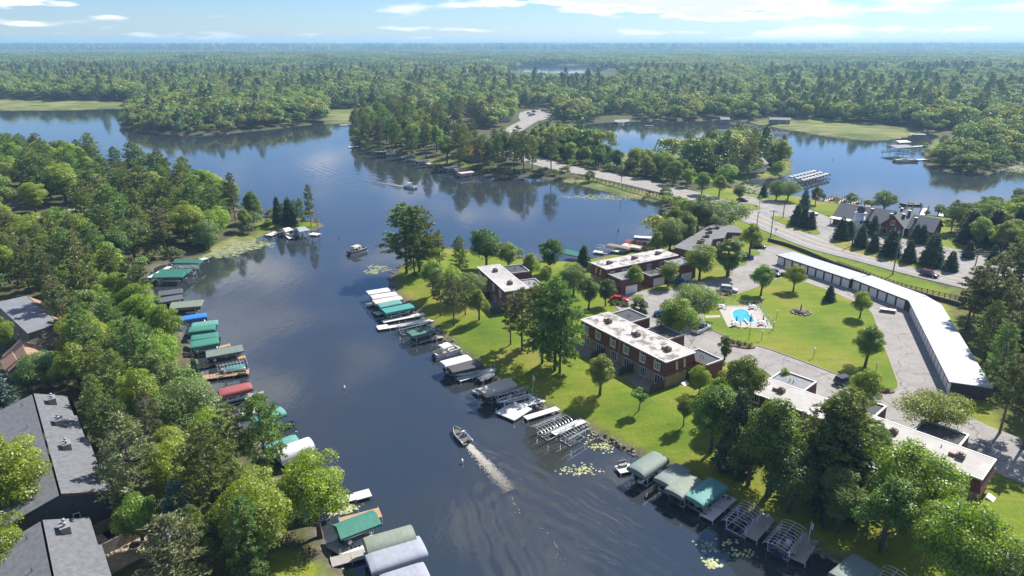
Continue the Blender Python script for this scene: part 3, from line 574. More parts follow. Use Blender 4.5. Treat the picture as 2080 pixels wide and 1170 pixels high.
# ------------------------------------------------------------------ buildings
MAROON = stripes('maroon_mansard_shingles', (.165,.046,.042), (.085,.024,.022), .55, 0, .10, .75, .22)
MAROONP = mat('maroon_panel', (.14,.05,.045), .8, .2, 2)
BRICKT = stripes('tan_brick', (.36,.26,.15), (.24,.17,.10), .22, 2, .14, .85, .2, .3)
BRICKR = stripes('red_brick', (.24,.095,.065), (.15,.065,.048), .22, 2, .14, .85, .2, .3)
ROOFW = mat('white_roof_membrane', (.30,.28,.255), .8, .12, .28, .25, 4, col2=(.44,.425,.40), detail=9)
ROOFWD = mat('weathered_white_roof', (.17,.145,.125), .85, .2, .5, .3, 4, col2=(.43,.41,.385), detail=10)
for k_ in ('weathered_white_roof',):
    for n_ in MATS[k_].node_tree.nodes:
        if n_.type == 'VALTORGB': n_.color_ramp.elements[0].position = .40; n_.color_ramp.elements[1].position = .50
ROOFD = mat('dark_roof_membrane', (.048,.050,.055), .85, .15, .6, .2, 6)
ROOFG = mat('grey_roof_membrane', (.20,.205,.215), .85, .15, .6, .2, 6)
COPING = mat('metal_coping', (.42,.42,.42), .5, .08, metal=.3)
YELP = mat('pale_yellow_panel', (.60,.52,.27), .7, .08)
SHGL = stripes('grey_shingles', (.135,.14,.15), (.095,.098,.106), .28, 0, .16, .9, .24, .3)
SIDING = stripes('dark_grey_siding', (.105,.105,.11), (.06,.06,.062), .22, 2, .14, .8, .12)
SIDINGT = stripes('taupe_siding', (.24,.215,.185), (.16,.14,.12), .22, 2, .14, .8, .12)
TANR = mat('tan_shingles', (.30,.25,.21), .9, .2, 2.2, .3, 14)
BROWNR = mat('brown_shingles', (.29,.18,.12), .9, .2, 2.2, .3, 14)
REDW = stripes('barn_red_siding', (.20,.040,.038), (.11,.024,.024), .25, 2, .14, .75, .12)
def frame_from(far_px, near_px, z):
    a = G0(*far_px, z); b = G0(*near_px, z); L = float(np.hypot(*(b-a))); return a, math.atan2(b[1]-a[1], b[0]-a[0]), L
def window(par, x, y, z, w, h, panes=3, face=-1, mt=WHITE, axis='y', depth=.12, sill=True):
    # framed window standing proud of the wall; axis is the wall normal, face its sign
    f = MB(); g = []
    def bx(m, u0, u1, v0, v1, d0, d1):
        lo, hi = sorted((face*d0, face*d1))
        if axis == 'y': m.box(x+u0, x+u1, y+lo, y+hi, z+v0, z+v1)
        else: m.box(x+lo, x+hi, y+u0, y+u1, z+v0, z+v1)
    t = .09; bx(f, 0, w, 0, t, 0, depth); bx(f, 0, w, h-t, h, 0, depth); pw = w/panes
    for i in range(panes+1): u = min(max(i*pw-t/2, 0), w-t); bx(f, u, u+t, t, h-t, 0, depth)
    fr = f.build('window', mt, par)
    for i in range(panes): g = MB(); bx(g, i*pw+.045, (i+1)*pw-.045, .06, h-.06, .0, depth*.35); g.build('pane', GLASS, fr)
    if sill: s = MB(); bx(s, -.08, w+.08, -.09, -.002, 0, depth+.08); s.build('sill', mt, fr)
    return fr
def ac_unit(par, x, y, z):
    b = MB(); b.bev(x-.55, x+.55, y-.45, y+.45, z, z+.85, .06); u = b.build('air_conditioner', mat('brown_steel', (.16,.11,.09), .6, .2), par)
    MB().cyl(x, y, z+.851, z+.95, .36, .36, 12).build('fan_guard', STEEL, u); MB().box(x-1.5, x-.6, y-.25, y+.05, z+.05, z+.5).build('vent_hood', mat('rust_brown', (.22,.10,.07), .7, .2), par)
def condo(label, far, near, W, Hh, units, garages, group, roof=ROOFW, base=None, L=None, end='near', back_windows=False, z_low=1.5, skip_front=False):
    zr = ZL+Hh; a, rz, L0 = frame_from(far, near, zr)
    if L: a = np.array(G0(*near, zr))-np.array([math.cos(rz), math.sin(rz)])*L
    L = L or L0
    t = thing('condo_building', label, 'building', (a[0], a[1], ZL), rz, group); z1 = 2.55; H_ = Hh
    MB().box(.4, L-.4, .4, W-.4, -1.2, z1).build('ground_floor_wall', BRICKT, t)
    m = MB(); m.frus2((0, L, 0, W), z1, (.42, L-.42, .42, W-.42), H_-.12); m.build('mansard_wall', MAROON, t)
    r = MB(); r.box(.30, L-.30, .30, W-.30, H_-.119, H_+.10); ro = r.build('roof', roof, t)
    c = MB(); 
    for q in ((.2, L-.2, .2, .36), (.2, L-.2, W-.36, W-.2), (.2, .36, .362, W-.362), (L-.36, L-.2, .362, W-.362)): c.box(q[0], q[1], q[2], q[3], H_-.06, H_+.16)
    c.build('roof_edging', WHITE, ro)
    for k in range(units):
        ac_unit(t, L*(k+.5)/units+.6, W*.5, H_+.10)
        MB().cyl(L*(k+.5)/units-2.2, W*.68, H_+.1, H_+.55, .09, .09, 8).build('vent_pipe', ALU, t)
    uw = L/units
    for k in range(units):
        x0 = k*uw
        for j, dx in enumerate((uw*.2, uw*.66)):
            if not skip_front: window(t, x0+dx, .20, 3.15, 1.35, 1.55, 3, -1)
            if not skip_front: p_ = MB(); p_.box(x0+dx-.24, x0+dx-.02, .05, .34, 3.0, 5.0); p_.build('side_panel', YELP, t)
            if not skip_front: window(t, x0+dx, .395, .12, 1.7 if j == 0 else 2.1, 2.0, 3, -1, sill=False)
            if back_windows: window(t, x0+dx, W-.18, 3.2, 1.5, 1.4, 3, 1)
        if not skip_front:
            MB().box(x0+.6, x0+uw-.8, -3.2, .38, -.75, .06).build('patio', mat('patio_slab', (.20,.17,.15), .9, .15, 1), t)
            MB().box(x0+uw-.35, x0+uw-.22, -3.4, .3, -.7, 1.7).build('patio_screen', mat('dark_brown_wood', (.06,.045,.04), .8, .2, 2), t)
    MB().tube([(L*.5,.30,H_-.1),(L*.5,-.06,z1),(L*.5,.28,z1-.2),(L*.5,.28,-.5)], .055, 6).build('downspout', ALU, t)
    for yy in (W*.35, W*.6):     # end wall panels
        p_ = MB(); p_.frus2((L-.3, L+.03, yy, yy+.55), 2.3, (L-.55, L-.34, yy, yy+.55), H_-.5); p_.build('end_panel', YELP, t)
    MB().box(L-.41, L-.36, W*.74, W*.74+1.0, -.2, 2.0).build('end_door', mat('dark_door', (.05,.045,.05), .6), t)
    h = MB(); h.add([(L+.2,W*.5,-.35),(L+2.0,W*.5,-.45),(L+2.0,W*.5+1.4,-.45),(L+.2,W*.5+1.4,-.35),(L+.2,W*.5,.35),(L+2.0,W*.5,-.3),(L+2.0,W*.5+1.4,-.3),(L+.2,W*.5+1.4,.35)], [(0,3,2,1),(4,5,6,7),(0,1,5,4),(1,2,6,5),(2,3,7,6),(3,0,4,7)]); h.build('cellar_hatch', WHITE, t)
    for gx, gw, gd, gh, rm in garages:
        y0 = W-.28; y1 = W+gd; g = MB(); b = .25
        g.frus2((gx-.2, gx+gw+.2, y0, y1+.2), -.2, (gx, gx+gw, y0, y1), gh); 
        gb = g.build('garage', MAROON, t); MB().box(gx+.28, gx+gw-.28, y0+.25, y1-.28, gh+.001, gh+.03).build('garage_roof', rm, gb)
        c = MB()
        for q in ((gx-.03, gx+gw+.03, y1-.26, y1+.03), (gx-.03, gx+.25, y0+.02, y1-.262), (gx+gw-.25, gx+gw+.03, y0+.02, y1-.262)): c.box(q[0], q[1], q[2], q[3], gh+.001, gh+.30)
        c.build('parapet', COPING, gb); MB().box(gx+gw*.5-1.9, gx+gw*.5+1.9, y1+.1, y1+.24, -.1, 2.2).build('garage_door', WHITE, gb)
        MB().cyl(gx+gw*.45, y0+gd*.5, gh+.03, gh+.7, .07).build('vent_pipe', STEEL, gb); MB().cyl(gx+gw*.55, y0+gd*.5, gh+.03, gh+.6, .07).build('vent_pipe', STEEL, gb)
    return t
CG = 'maroon condo buildings'
condo('long maroon condo with stained white roof facing the lawn and docks', (1176,650), (1353,739), 8.4, 5.3, 3, [(.6,6.4,5.6,4.9,ROOFD),(10.8,6.4,5.4,4.6,ROOFD),(22.2,6.0,4.2,3.7,ROOFD)], CG, ROOFWD)
condo('long white roofed brick condo nearest the camera at lower right', (1560,812), (1998,979), 7.6, 4.6, 4, [(.8,6.4,5.6,4.0,ROOFG),(12.6,6.4,5.4,4.0,ROOFD),(24.6,6.4,5.4,4.0,ROOFD)], CG, ROOFW, L=36)
condo('white roofed condo half hidden by trees at the lawn tip', (984,558), (1024,594), 6.8, 5.3, 2, [(1.5,6.4,5.4,4.9,ROOFD),(12,6,5,4.3,ROOFG)], CG, ROOFW, L=21)
condo('white roofed condo with garages facing the parking court', (1344,506), (1197,534), 7.4, 5.3, 3, [(-.8,6.6,5.4,4.5,ROOFG),(8.6,6.0,4.6,2.9,ROOFD),(18.6,6.6,5.6,4.0,ROOFG)], CG, ROOFWD, back_windows=True, skip_front=True)
def poly_building(name, label, px, zr, wall, roof, cat='building', extras=None):
    P = poly0(px, zr); c = P.mean(0); Q = P-c; t = thing(name, label, cat, (c[0], c[1], ZL))
    MB().prism([tuple(q) for q in Q], -.4, zr-ZL).build('wall', wall, t)
    S = Q*1.035; r = MB().prism([tuple(q) for q in S], zr-ZL+.001, zr-ZL+.16).build('roof', roof, t)
    return t, Q, r
t, Q, r = poly_building('condo_building', 'dark grey flat roofed maroon condo by the road', [(1370,502),(1410,478),(1449,456),(1494,460),(1507,474),(1476,473),(1470,484),(1448,487),(1442,500),(1415,512)], ZL+5.0, MAROONP, mat('charcoal_roof_membrane', (.135,.137,.145), .85, .15, .5, .2, 6)); t['group'] = CG
for fx, fy in ((.0,.25),(-.2,-.05),(.35,.6),(.1,.5),(-.45,-.35),(-.52,-.48)): ac_unit(t, Q[:,0].max()*fx, Q[:,1].max()*fy, 5.17)
for k in (4, 6, 8): 
    a, b = Q[k], Q[(k+1)%len(Q)]; d = (b-a)/np.hypot(*(b-a)); m_ = a+(b-a)*.3
    w_ = MB(); w_.box(0, 1.4, -.08, .10, 2.9, 4.2); o = w_.build('window', WHITE, t, (m_[0], m_[1], 0), math.atan2(d[1], d[0])); g_ = MB(); g_.box(.1, 1.3, -.11, -.082, 3.0, 4.1); g_.build('pane', GLASS, o); 
def garage_row(label, px0, px1, depth, n, group, extra=0.0):
    z = ZL+2.75; a, rz, L = frame_from(px0, px1, z); t = thing('garage_row', label, 'garage', (a[0], a[1], ZL+.1), rz, group); DK = mat('dark_brown_wood', (.06,.045,.04), .8, .2, 2)
    MB().box(.1, L-.1, .25, depth, -.3, 2.55).build('wall', DK, t); rf = MB(); rf.box(-.12, L+.12, -.25, depth+.2, 2.551, 2.72)
    rf.build('roof', stripes('white_metal_roof', (.32,.34,.375), (.23,.245,.275), .9, 0, .06, .5, .12, .3), t); MB().box(-.14, L+.14, -.30, -.252, 2.45, 2.74).build('fascia', mat('brown_fascia', (.20,.14,.10), .7, .1), t)
    p = L/n
    for k in range(n):
        d = MB(); d.box(k*p+.28, (k+1)*p-.28, .17, .249, -.1, 2.15)
        for j in range(1, 4): d.box(k*p+.30, (k+1)*p-.30, .155, .169, -.1+j*.56, -.1+j*.56+.03)
        d.build('garage_door', WHITE, t)
    return t
GG = 'white roofed garage rows'
garage_row('white roofed garage row along the road fence, left end', (1579,518), (1727,567), 6.6, 9, GG); garage_row('short middle garage row between the two longer ones', (1731,566), (1840,608), 6.6, 6, GG); garage_row('longest garage row running down the right, tree shadow on its roof', (1849,613), (1931,776), 6.4, 16, GG)
w_ = poly0([(1840,608),(1883,602),(1913,619),(1849,613)], ZL+2.75); c_ = w_.mean(0); t = thing('garage_corner', 'grey roofed corner piece joining the garage rows', 'garage', (c_[0], c_[1], ZL+.1)); MB().prism([tuple(q*.97) for q in (w_-c_)[::-1]], -.3, 2.5).build('wall', MATS['dark_brown_wood'], t); MB().prism([tuple(q) for q in (w_-c_)[::-1]], 2.501, 2.68).build('roof', mat('grey_metal_roof', (.36,.37,.38), .5, .08), t)

def townhouse(label, ridge0, ridge1, zr, wl, wr, drop_l, drop_r, nsec, chim, L=None):
    a, rz, L0 = frame_from(ridge0, ridge1, zr); L = L or L0; t = thing('townhouse_row', label, 'townhouse', (a[0], a[1], ZL), rz, 'grey shingled townhouse rows'); R_ = zr-ZL; hl = R_-drop_l; hr = R_-drop_r
    w = MB(); w.add([(.3,-wl+.4,-.5),(L-.3,-wl+.4,-.5),(L-.3,wr-.5,-.5),(.3,wr-.5,-.5),(.3,-wl+.4,hl-.15),(L-.3,-wl+.4,hl-.15),(L-.3,wr-.5,hr-.15),(.3,wr-.5,hr-.15),(.3,0,R_-.2),(L-.3,0,R_-.2)], [(0,1,5,4),(2,3,7,6),(1,2,6,9,5),(3,0,4,8,7)]); w.build('wall', SIDING, t)
    rf = MB(); rf.add([(0,-wl,hl-.12),(L,-wl,hl-.12),(L,0,R_-.12),(0,0,R_-.12),(0,-wl,hl),(L,-wl,hl),(L,0,R_),(0,0,R_)], [(0,3,2,1),(4,5,6,7),(0,1,5,4),(1,2,6,5),(2,3,7,6),(3,0,4,7)]); main = rf.build('roof', SHGL, t)
    sw = L/nsec
    for k in range(nsec):
        x0, x1 = k*sw, (k+1)*sw-.02; e = .09+.06*((nsec-k) % 2); yy = wr-.35*(nsec-1-k)
        s = MB(); s.add([(x0,.25,R_-.35),(x1,.25,R_-.35),(x1,yy,hr-.2),(x0,yy,hr-.2),(x0,.25,R_+e),(x1,.25,R_+e),(x1,yy,hr+e*.4),(x0,yy,hr+e*.4)], [(0,3,2,1),(4,5,6,7),(0,1,5,4),(1,2,6,5),(2,3,7,6),(3,0,4,7)]); so = s.build('roof_section', SHGL, t)
        f = MB(); f.box(x1-.10, x1+.05, .25, yy+.08, 0, .01); f = MB(); f.add([(x1+.001,.2,R_+e+.01),(x1+.06,.2,R_+e+.01),(x1+.06,yy,hr+e*.4+.01),(x1+.001,yy,hr+e*.4+.01),(x1+.001,.2,R_+e-.25),(x1+.06,.2,R_+e-.25),(x1+.06,yy,hr+e*.4-.25),(x1+.001,yy,hr+e*.4-.25)], [(0,1,2,3),(7,6,5,4),(4,5,1,0),(5,6,2,1),(6,7,3,2),(7,4,0,3)]); f.build('flashing', mat('rust_flashing', (.22,.13,.09), .6, .2), so)
        if k < chim:
            cx = x0+sw*.42; cy_ = wr*.42; zc = R_-(drop_r)*.42; c = MB(); c.box(cx-.85, cx+.85, cy_-.5, cy_+.5, zc-.4, zc+.95); co = c.build('chimney', SIDINGT, t); MB().box(cx-.9, cx+.9, cy_-.55, cy_+.55, zc+.951, zc+1.03).build('chimney_cap', mat('dull_zinc', (.30,.31,.32), .6, .1, metal=.3), co)
            for q in (-.42, .4): MB().cyl(cx+q, cy_, zc+1.031, zc+1.35, .14, .14, 10).cyl(cx+q, cy_, zc+1.351, zc+1.5, .24, .2, 10).build('flue', mat('dull_zinc', (.30,.31,.32), .6, .1, metal=.3), co)
        MB().cyl(x0+sw*.3, -1.6, R_-1.0, R_+.15, .06).build('vent_pipe', STEEL, main)
    window(t, L-.30, wr*.15, 2.2, .8, 1.2, 1, 1, WHITE, 'x')
    for k in range(nsec): window(t, (k+.35)*sw, wr-.5, 1.2, 1.8, 1.6, 2, 1)
    return t
townhouse('long grey shingled townhouse row with three roof chimneys at left', (65,801), (120,1006), ZL+6.9, 10, 5.6, 2.9, 1.9, 4, 3)
townhouse('grey shingled townhouse row in the lower left corner', (82,1059), (108,1190), ZL+6.9, 8, 5.2, 2.5, 1.8, 2, 1)
for k_, (px_, py_) in enumerate(((232,1092),(255,1062),(262,1125))):
    p = G(px_, py_); t = thing('patio_set', ('wooden deck with a grey screen beside the lower left townhouses', 'small pale stone terrace behind the lower left townhouses', 'lowest timber deck beside the lower left townhouses')[k_], 'deck', (p[0], p[1], p[2]), .9)
    MB().box(-3, 3, -2, 2, -.3, .25).build('deck', mat('worn_tan_deck', (.38,.30,.21), .85, .25, 2), t); MB().box(-2.9, 2.9, 1.8, 1.9, .25, 1.9).build('screen', SIDINGT, t); MB().cyl(.8, -.4, .25, 1.1, .06).cyl(.8, -.4, 1.1, 1.16, .75, .75, 12).build('table', STEEL, t)
# flat roofed building and gabled houses at left
t, Q, r = poly_building('flat_roofed_building', 'taupe building with grey flat roof in the left wood', [(-8,617),(53,603),(118,657),(56,677)], ZL+5.6, SIDINGT, mat('slate_roof_membrane', (.17,.18,.195), .8, .12, .5, .2, 6))
m_ = MB(); a, b = Q[1], Q[2]; d = (b-a)/np.hypot(*(b-a)); n_ = np.array([-d[1], d[0]]); n_ = n_ if n_[0] > 0 else -n_
m_.add([(*(a+n_*.3),5.7),(*(b+n_*.3),5.7),(*(b+n_*2.6),3.9),(*(a+n_*2.6),3.9),(*(a+n_*.3),5.4),(*(b+n_*.3),5.4),(*(b+n_*2.6),3.6),(*(a+n_*2.6),3.6)], [(0,1,2,3),(7,6,5,4),(4,5,1,0),(5,6,2,1),(6,7,3,2),(7,4,0,3)]); m_.build('mansard_roof', BROWNR, t)
c = a+(b-a)*.62+n_*1.5; ch = MB().box(c[0]-.6, c[0]+.6, c[1]-.4, c[1]+.4, 3.8, 6.9).build('chimney', BRICKR, t); MB().cyl(c[0], c[1], 6.9, 7.5, .2, .2, 8).build('flue', STEEL, ch)
for k in range(4): p_ = Q[0]+(Q[3]-Q[0])*(.15+.22*k); e = (Q[3]-Q[0])/np.hypot(*(Q[3]-Q[0])); w_ = MB().box(0, 1.5, -.07, .05, 1.2, 2.6).build('window', WHITE, t, (p_[0], p_[1], 0), math.atan2(e[1], e[0])); MB().box(.1, 1.4, -.09, -.071, 1.3, 2.5).build('pane', GLASS, w_)
def gable_house(name, label, p0, p1, zr, half, drop, wall, roof, L=None, windows=3, cat='house', chimney=None, group=None, ov=.5):
    a, rz, L0 = frame_from(p0, p1, zr); L = L or L0; zb = max(0, tz(*(a+np.array([math.cos(rz), math.sin(rz)])*L/2))); t = thing(name, label, cat, (a[0], a[1], zb), rz, group); R_ = zr-zb; e = R_-drop
    MB().add([(ov,-half+ov,-.5),(L-ov,-half+ov,-.5),(L-ov,half-ov,-.5),(ov,half-ov,-.5),(ov,-half+ov,e),(L-ov,-half+ov,e),(L-ov,half-ov,e),(ov,half-ov,e),(ov,0,R_-.25),(L-ov,0,R_-.25)], [(0,1,5,4),(2,3,7,6),(1,2,6,9,5),(3,0,4,8,7)]).build('wall', wall, t)
    for s in (-1, 1):
        m = MB().add([(0,0,R_),(L,0,R_),(L,s*half,e),(0,s*half,e),(0,0,R_-.18),(L,0,R_-.18),(L,s*half,e-.18),(0,s*half,e-.18)], [(0,1,2,3),(7,6,5,4),(4,5,1,0),(5,6,2,1),(6,7,3,2),(7,4,0,3)]); m.build('roof', roof, t)
    for k in range(windows): window(t, L*(k+.5)/windows-.6, -half+ov, max(.7, e-2.0), 1.2, 1.3, 2, -1)
    window(t, L-ov, -.6, max(.7, e-1.9), 1.2, 1.3, 2, 1, WHITE, 'x')
    if chimney: MB().box(L*chimney-.4, L*chimney+.4, half*.2, half*.2+.8, R_-1, R_+.9).build('chimney', BRICKR, t)
    return t
gable_house('gabled_house', 'brown roofed gabled house below the flat roofed building', (40,690), (58,728), ZL+5.2, 3.4, 2.4, SIDINGT, BROWNR, windows=2, L=9.5); gable_house('gabled_house', 'low brown gabled wing beside the brown roofed house', (22,712), (40,742), ZL+4.2, 2.2, 1.4, SIDINGT, BROWNR, windows=1, L=6)
gable_house('gabled_house', 'long tan roofed house in the upper left wood', (142,424), (34,450), ZL+5.8, 5.5, 2.6, SIDING, TANR, windows=5, L=44); gable_house('gabled_house', 'tan roofed house behind the round dark tree at upper left', (200,413), (148,424), ZL+6.6, 6, 2.8, SIDING, TANR, windows=3, L=22)
gable_house('gabled_house', 'small brown roofed house deep in the upper left wood', (196,376), (232,369), ZL+7, 5, 2.6, SIDINGT, BROWNR, windows=3)
gable_house('gabled_house', 'dark roofed lodge among the pines of the far peninsula', (914,262), (938,268), ZL+9, 6, 4, SIDING, mat('dark_grey_shingles', (.14,.14,.145), .9, .2, 2), windows=3, L=22, chimney=.5)
gable_house('gabled_house', 'red roofed lodge among the pines of the far peninsula', (950,288), (1000,304), ZL+8, 6.5, 3.6, SIDINGT, mat('red_metal_roof', (.50,.13,.12), .5, .15), windows=4, L=24)
gable_house('gabled_house', 'brown bungalow in the clearing beyond the far peninsula', (868,234), (908,231), ZL+5, 7, 2.4, SIDINGT, TANR, windows=4); gable_house('gabled_house', 'pale shop building left of the distant parking lot', (985,232), (1030,230), ZL+5.5, 7, 1.6, mat('cream_siding', (.6,.56,.47), .7), mat('pale_grey_roof', (.42,.42,.41), .7), windows=4)
gable_house('gabled_house', 'white house with grey roof on the point in the east lake', (1494,322), (1548,318), ZL+6.5, 5.5, 2.8, WHITE, mat('mid_grey_shingles', (.24,.245,.25), .9, .2, 2), windows=5, chimney=.7)
for k_, (x0, y0, x1, y1, zr, lab) in enumerate(((1462,238,1482,238,4.5,'tiny boathouse at the marsh edge of the east lake'), (1562,238,1606,239,5.5,'dark boathouse on the far shore of the east lake'), (1268,205,1296,205,8,'house roof showing in the woods above the far landing'))):
    gable_house('shore_house', lab, (x0, y0), (x1, y1), ZL+zr*.8, 3.4, 1.6, SIDINGT, mat('mid_grey_shingles', (.24,.245,.25), .9, .2, 2), windows=3)
# lighthouse restaurant
a = G0(1688,455,ZL); b = G0(1892,490,ZL); rz = math.atan2(b[1]-a[1], b[0]-a[0]); L = float(np.hypot(*(b-a))); t = thing('restaurant', 'red restaurant with grey roofs and white trim beside the lighthouse tower', 'restaurant', (a[0], a[1], ZL), rz)
RSH = mat('restaurant_shingles', (.115,.12,.13), .9, .18, 2.2, .3, 14)
def gab(x0, x1, y0, y1, e, r, roof=RSH, ax='x', ov=.45, name='roof'):
    if ax == 'x':
        ym = (y0+y1)/2; MB().add([(x0,y0,-.4),(x1,y0,-.4),(x1,y1,-.4),(x0,y1,-.4),(x0,y0,e),(x1,y0,e),(x1,y1,e),(x0,y1,e),(x0,ym,r-.2),(x1,ym,r-.2)], [(0,1,5,4),(2,3,7,6),(1,2,6,9,5),(3,0,4,8,7)]).build('wall', REDW, t)
        for yo in (y0-ov, y1+ov): m = MB().add([(x0-ov,ym,r),(x1+ov,ym,r),(x1+ov,yo,e-.15),(x0-ov,yo,e-.15),(x0-ov,ym,r-.18),(x1+ov,ym,r-.18),(x1+ov,yo,e-.33),(x0-ov,yo,e-.33)], [(0,1,2,3),(7,6,5,4),(4,5,1,0),(5,6,2,1),(6,7,3,2),(7,4,0,3)]); m.build(name, roof, t)
    else:
        xm = (x0+x1)/2; MB().add([(x0,y0,-.4),(x1,y0,-.4),(x1,y1,-.4),(x0,y1,-.4),(x0,y0,e),(x1,y0,e),(x1,y1,e),(x0,y1,e),(xm,y0,r-.2),(xm,y1,r-.2)], [(0,1,5,8,4),(1,2,6,5),(2,3,7,9,6),(3,0,4,7)]).build('wall', REDW, t)
        for xo in (x0-ov, x1+ov): m = MB().add([(xm,y0-ov,r),(xm,y1+ov,r),(xo,y1+ov,e-.15),(xo,y0-ov,e-.15),(xm,y0-ov,r-.18),(xm,y1+ov,r-.18),(xo,y1+ov,e-.33),(xo,y0-ov,e-.33)], [(0,1,2,3),(7,6,5,4),(4,5,1,0),(5,6,2,1),(6,7,3,2),(7,4,0,3)]); m.build(name, roof, t)
        for xo, s in ((x0-.1, 1), (x1+.1, -1)): MB().box(xo-.2, xo+.2, y0-.14, y0-.02, -.3, e-.2).build('corner_trim', WHITE, t)
gab(.5, L*.56, 0, 12, 3.0, 6.9); gab(L*.52, L*.74, -1.6, 14, 3.2, 7.0, ax='y'); gab(L*.76, L-.3, .4, 11, 3.0, 6.6)
MB().add([(0,-2.4,2.7),(11,-2.4,2.7),(11,-.42,2.95),(0,-.42,2.95),(0,-2.4,2.5),(11,-2.4,2.5),(11,-.42,2.75),(0,-.42,2.75)], [(0,1,2,3),(7,6,5,4),(4,5,1,0),(5,6,2,1),(6,7,3,2),(7,4,0,3)]).build('porch_roof', WHITE, t)
for x_ in (.4, 3.8, 7.2, 10.6): MB().box(x_-.12, x_+.12, -2.3, -2.06, -.1, 2.5).build('porch_post', WHITE, t)
gm = L*.63; window(t, gm-.6, -1.6, 3.6, 1.2, 1.5, 2, -1); window(t, gm+1.1, -1.6, .3, 1.6, 1.9, 1, -1, sill=False); window(t, gm-3.0, -1.6, .3, 1.6, 1.9, 1, -1, sill=False); window(t, L*.78, .4, .8, 2.6, 1.5, 3, -1); window(t, L*.88, .4, .8, 2.6, 1.5, 3, -1); window(t, L*.42, 0, .9, 1.6, 1.3, 2, -1)
for x_, y_, z_ in ((L*.36,4,5.6),(L*.57,2,5.3),(L*.68,3.0,5.6),(L*.62,7,6.6),(L*.69,8,6.0),(L*.80,3,5.0)): o = MB().box(x_-.4, x_+.4, y_-.4, y_+.4, z_-1.4, z_+1.2).build('roof_vent', STEEL, t); MB().box(x_-.46, x_+.46, y_-.46, y_+.46, z_+1.201, z_+1.34).build('vent_cap', ALU, o)
p = G(1742, 468); hh = height_at(p, 424, p[2]); t = thing('lighthouse_tower', 'white tapered lighthouse tower with red lantern room in front of the restaurant', 'lighthouse', (p[0], p[1], p[2]), .2)
MB().tube([(0,0,-.3),(0,0,hh*.80)], [2.1, 1.55], 8).build('tower', mat('white_siding', (.72,.74,.76), .6, .05), t); MB().tube([(0,0,hh*.801),(0,0,hh*.835)], [2.05,2.05], 8).build('gallery', WHITE, t)
o = MB().tube([(0,0,hh*.836),(0,0,hh*1.02)], [1.15,1.1], 8).build('lantern_room', mat('maroon_panel', (.14,.05,.045), .8, .2, 2), t); MB().tube([(0,0,hh*1.021),(0,0,hh*1.16)], [1.5,.12], 8).build('lantern_roof', RSH, o)
for k in range(8): an = 2*math.pi*(k+.5)/8; MB().box(-.05, .05, -.36, .36, hh*.87, hh*.99).build('pane', GLASS, o, (1.06*math.cos(an), 1.06*math.sin(an), 0), an)
for k in range(12): an = 2*math.pi*k/12; MB().cyl(1.9*math.cos(an), 1.9*math.sin(an), hh*.835, hh*.835+.9, .035, .035, 5).build('baluster', STEEL, t)
r_ = MB(); r_.tube([(1.9*math.cos(a_), 1.9*math.sin(a_), hh*.835+.92) for a_ in np.linspace(0, 2*math.pi, 17)], .04, 5, False).build('gallery_rail', STEEL, t)
for zz in (.35, .35): pass
for an in (-1.9, -1.2): MB().box(-.06, .06, -.4, .4, hh*.38, hh*.50).build('window', GLASS, t, (1.83*math.cos(an), 1.83*math.sin(an), 0), an)
# ------------------------------------------------------------------ pool, lamps, fence, poles
dk = poly0([(1457,621),(1540,621),(1571,668),(1478,664)], ZL+.24); c = dk.mean(0)
t = thing('swimming_pool', 'kidney-shaped blue pool on a pale concrete deck inside the lawn', 'pool', (c[0], c[1], ZL+.22)); Q = dk-c
pool = smooth_poly(poly0([(1486,632),(1502,627),(1520,631),(1524,642),(1536,652),(1526,657),(1510,655),(1494,654),(1487,643)], ZL+.24), 3)-c
bm = bmesh.new(); vo = [bm.verts.new((*q, .06)) for q in densify(Q, .8)]; vi = [bm.verts.new((*q, .06)) for q in pool]
es = [bm.edges.new((vo[i], vo[(i+1)%len(vo)])) for i in range(len(vo))]+[bm.edges.new((vi[i], vi[(i+1)%len(vi)])) for i in range(len(vi))]
bmesh.ops.triangle_fill(bm, edges=es, use_beauty=True); 
for f in list(bm.faces):
    m_ = f.calc_center_median(); f.normal_update()
    if f.normal.z < 0: f.normal_flip()
    if inside(pool, np.array([m_.x]), np.array([m_.y]))[0]: bm.faces.remove(f)
for V in (vo, vi):
    lo = [bm.verts.new((v.co.x, v.co.y, -.5)) for v in V]
    for i in range(len(V)): bm.faces.new((V[i], V[(i+1)%len(V)], lo[(i+1)%len(V)], lo[i]))
me = bpy.data.meshes.new('deck'); bm.to_mesh(me); bm.free(); me.materials.append(CONC); put('deck', me, t)
MB().prism([tuple(q) for q in pool], -.2, .035).build('pool_water', mat('pool_water', (.045,.36,.62), .06, .15, .5, .25, 3), t)
cp = MB(); PP = np.vstack([pool, pool[:1]]); d_ = np.gradient(PP, axis=0); d_ /= np.hypot(d_[:,0], d_[:,1])[:,None]+1e-9; n_ = np.stack([-d_[:,1], d_[:,0]], 1)
for i in range(len(PP)-1): cp.add([(*(PP[i]-n_[i]*.12),.061),(*(PP[i]+n_[i]*.2),.061),(*(PP[i+1]+n_[i+1]*.2),.061),(*(PP[i+1]-n_[i+1]*.12),.061),(*(PP[i]-n_[i]*.12),.09),(*(PP[i]+n_[i]*.2),.09),(*(PP[i+1]+n_[i+1]*.2),.09),(*(PP[i+1]-n_[i+1]*.12),.09)], [(4,5,6,7),(0,4,7,3),(1,2,6,5)])
cp.build('coping', mat('pale_coping', (.5,.5,.48), .6, .05), t); bd = pool[int(len(pool)*.58)]; MB().box(bd[0]-.2, bd[0]+.2, bd[1]-.9, bd[1]+1.6, .3, .38).build('diving_board', ALU, t)
fp = MB(); EDG = [(Q[0], Q[1]), (Q[1], Q[2])]
fen = thing('pool_fence', 'thin grey mesh fence along two sides of the pool deck', 'fence', (c[0], c[1], ZL+.24))
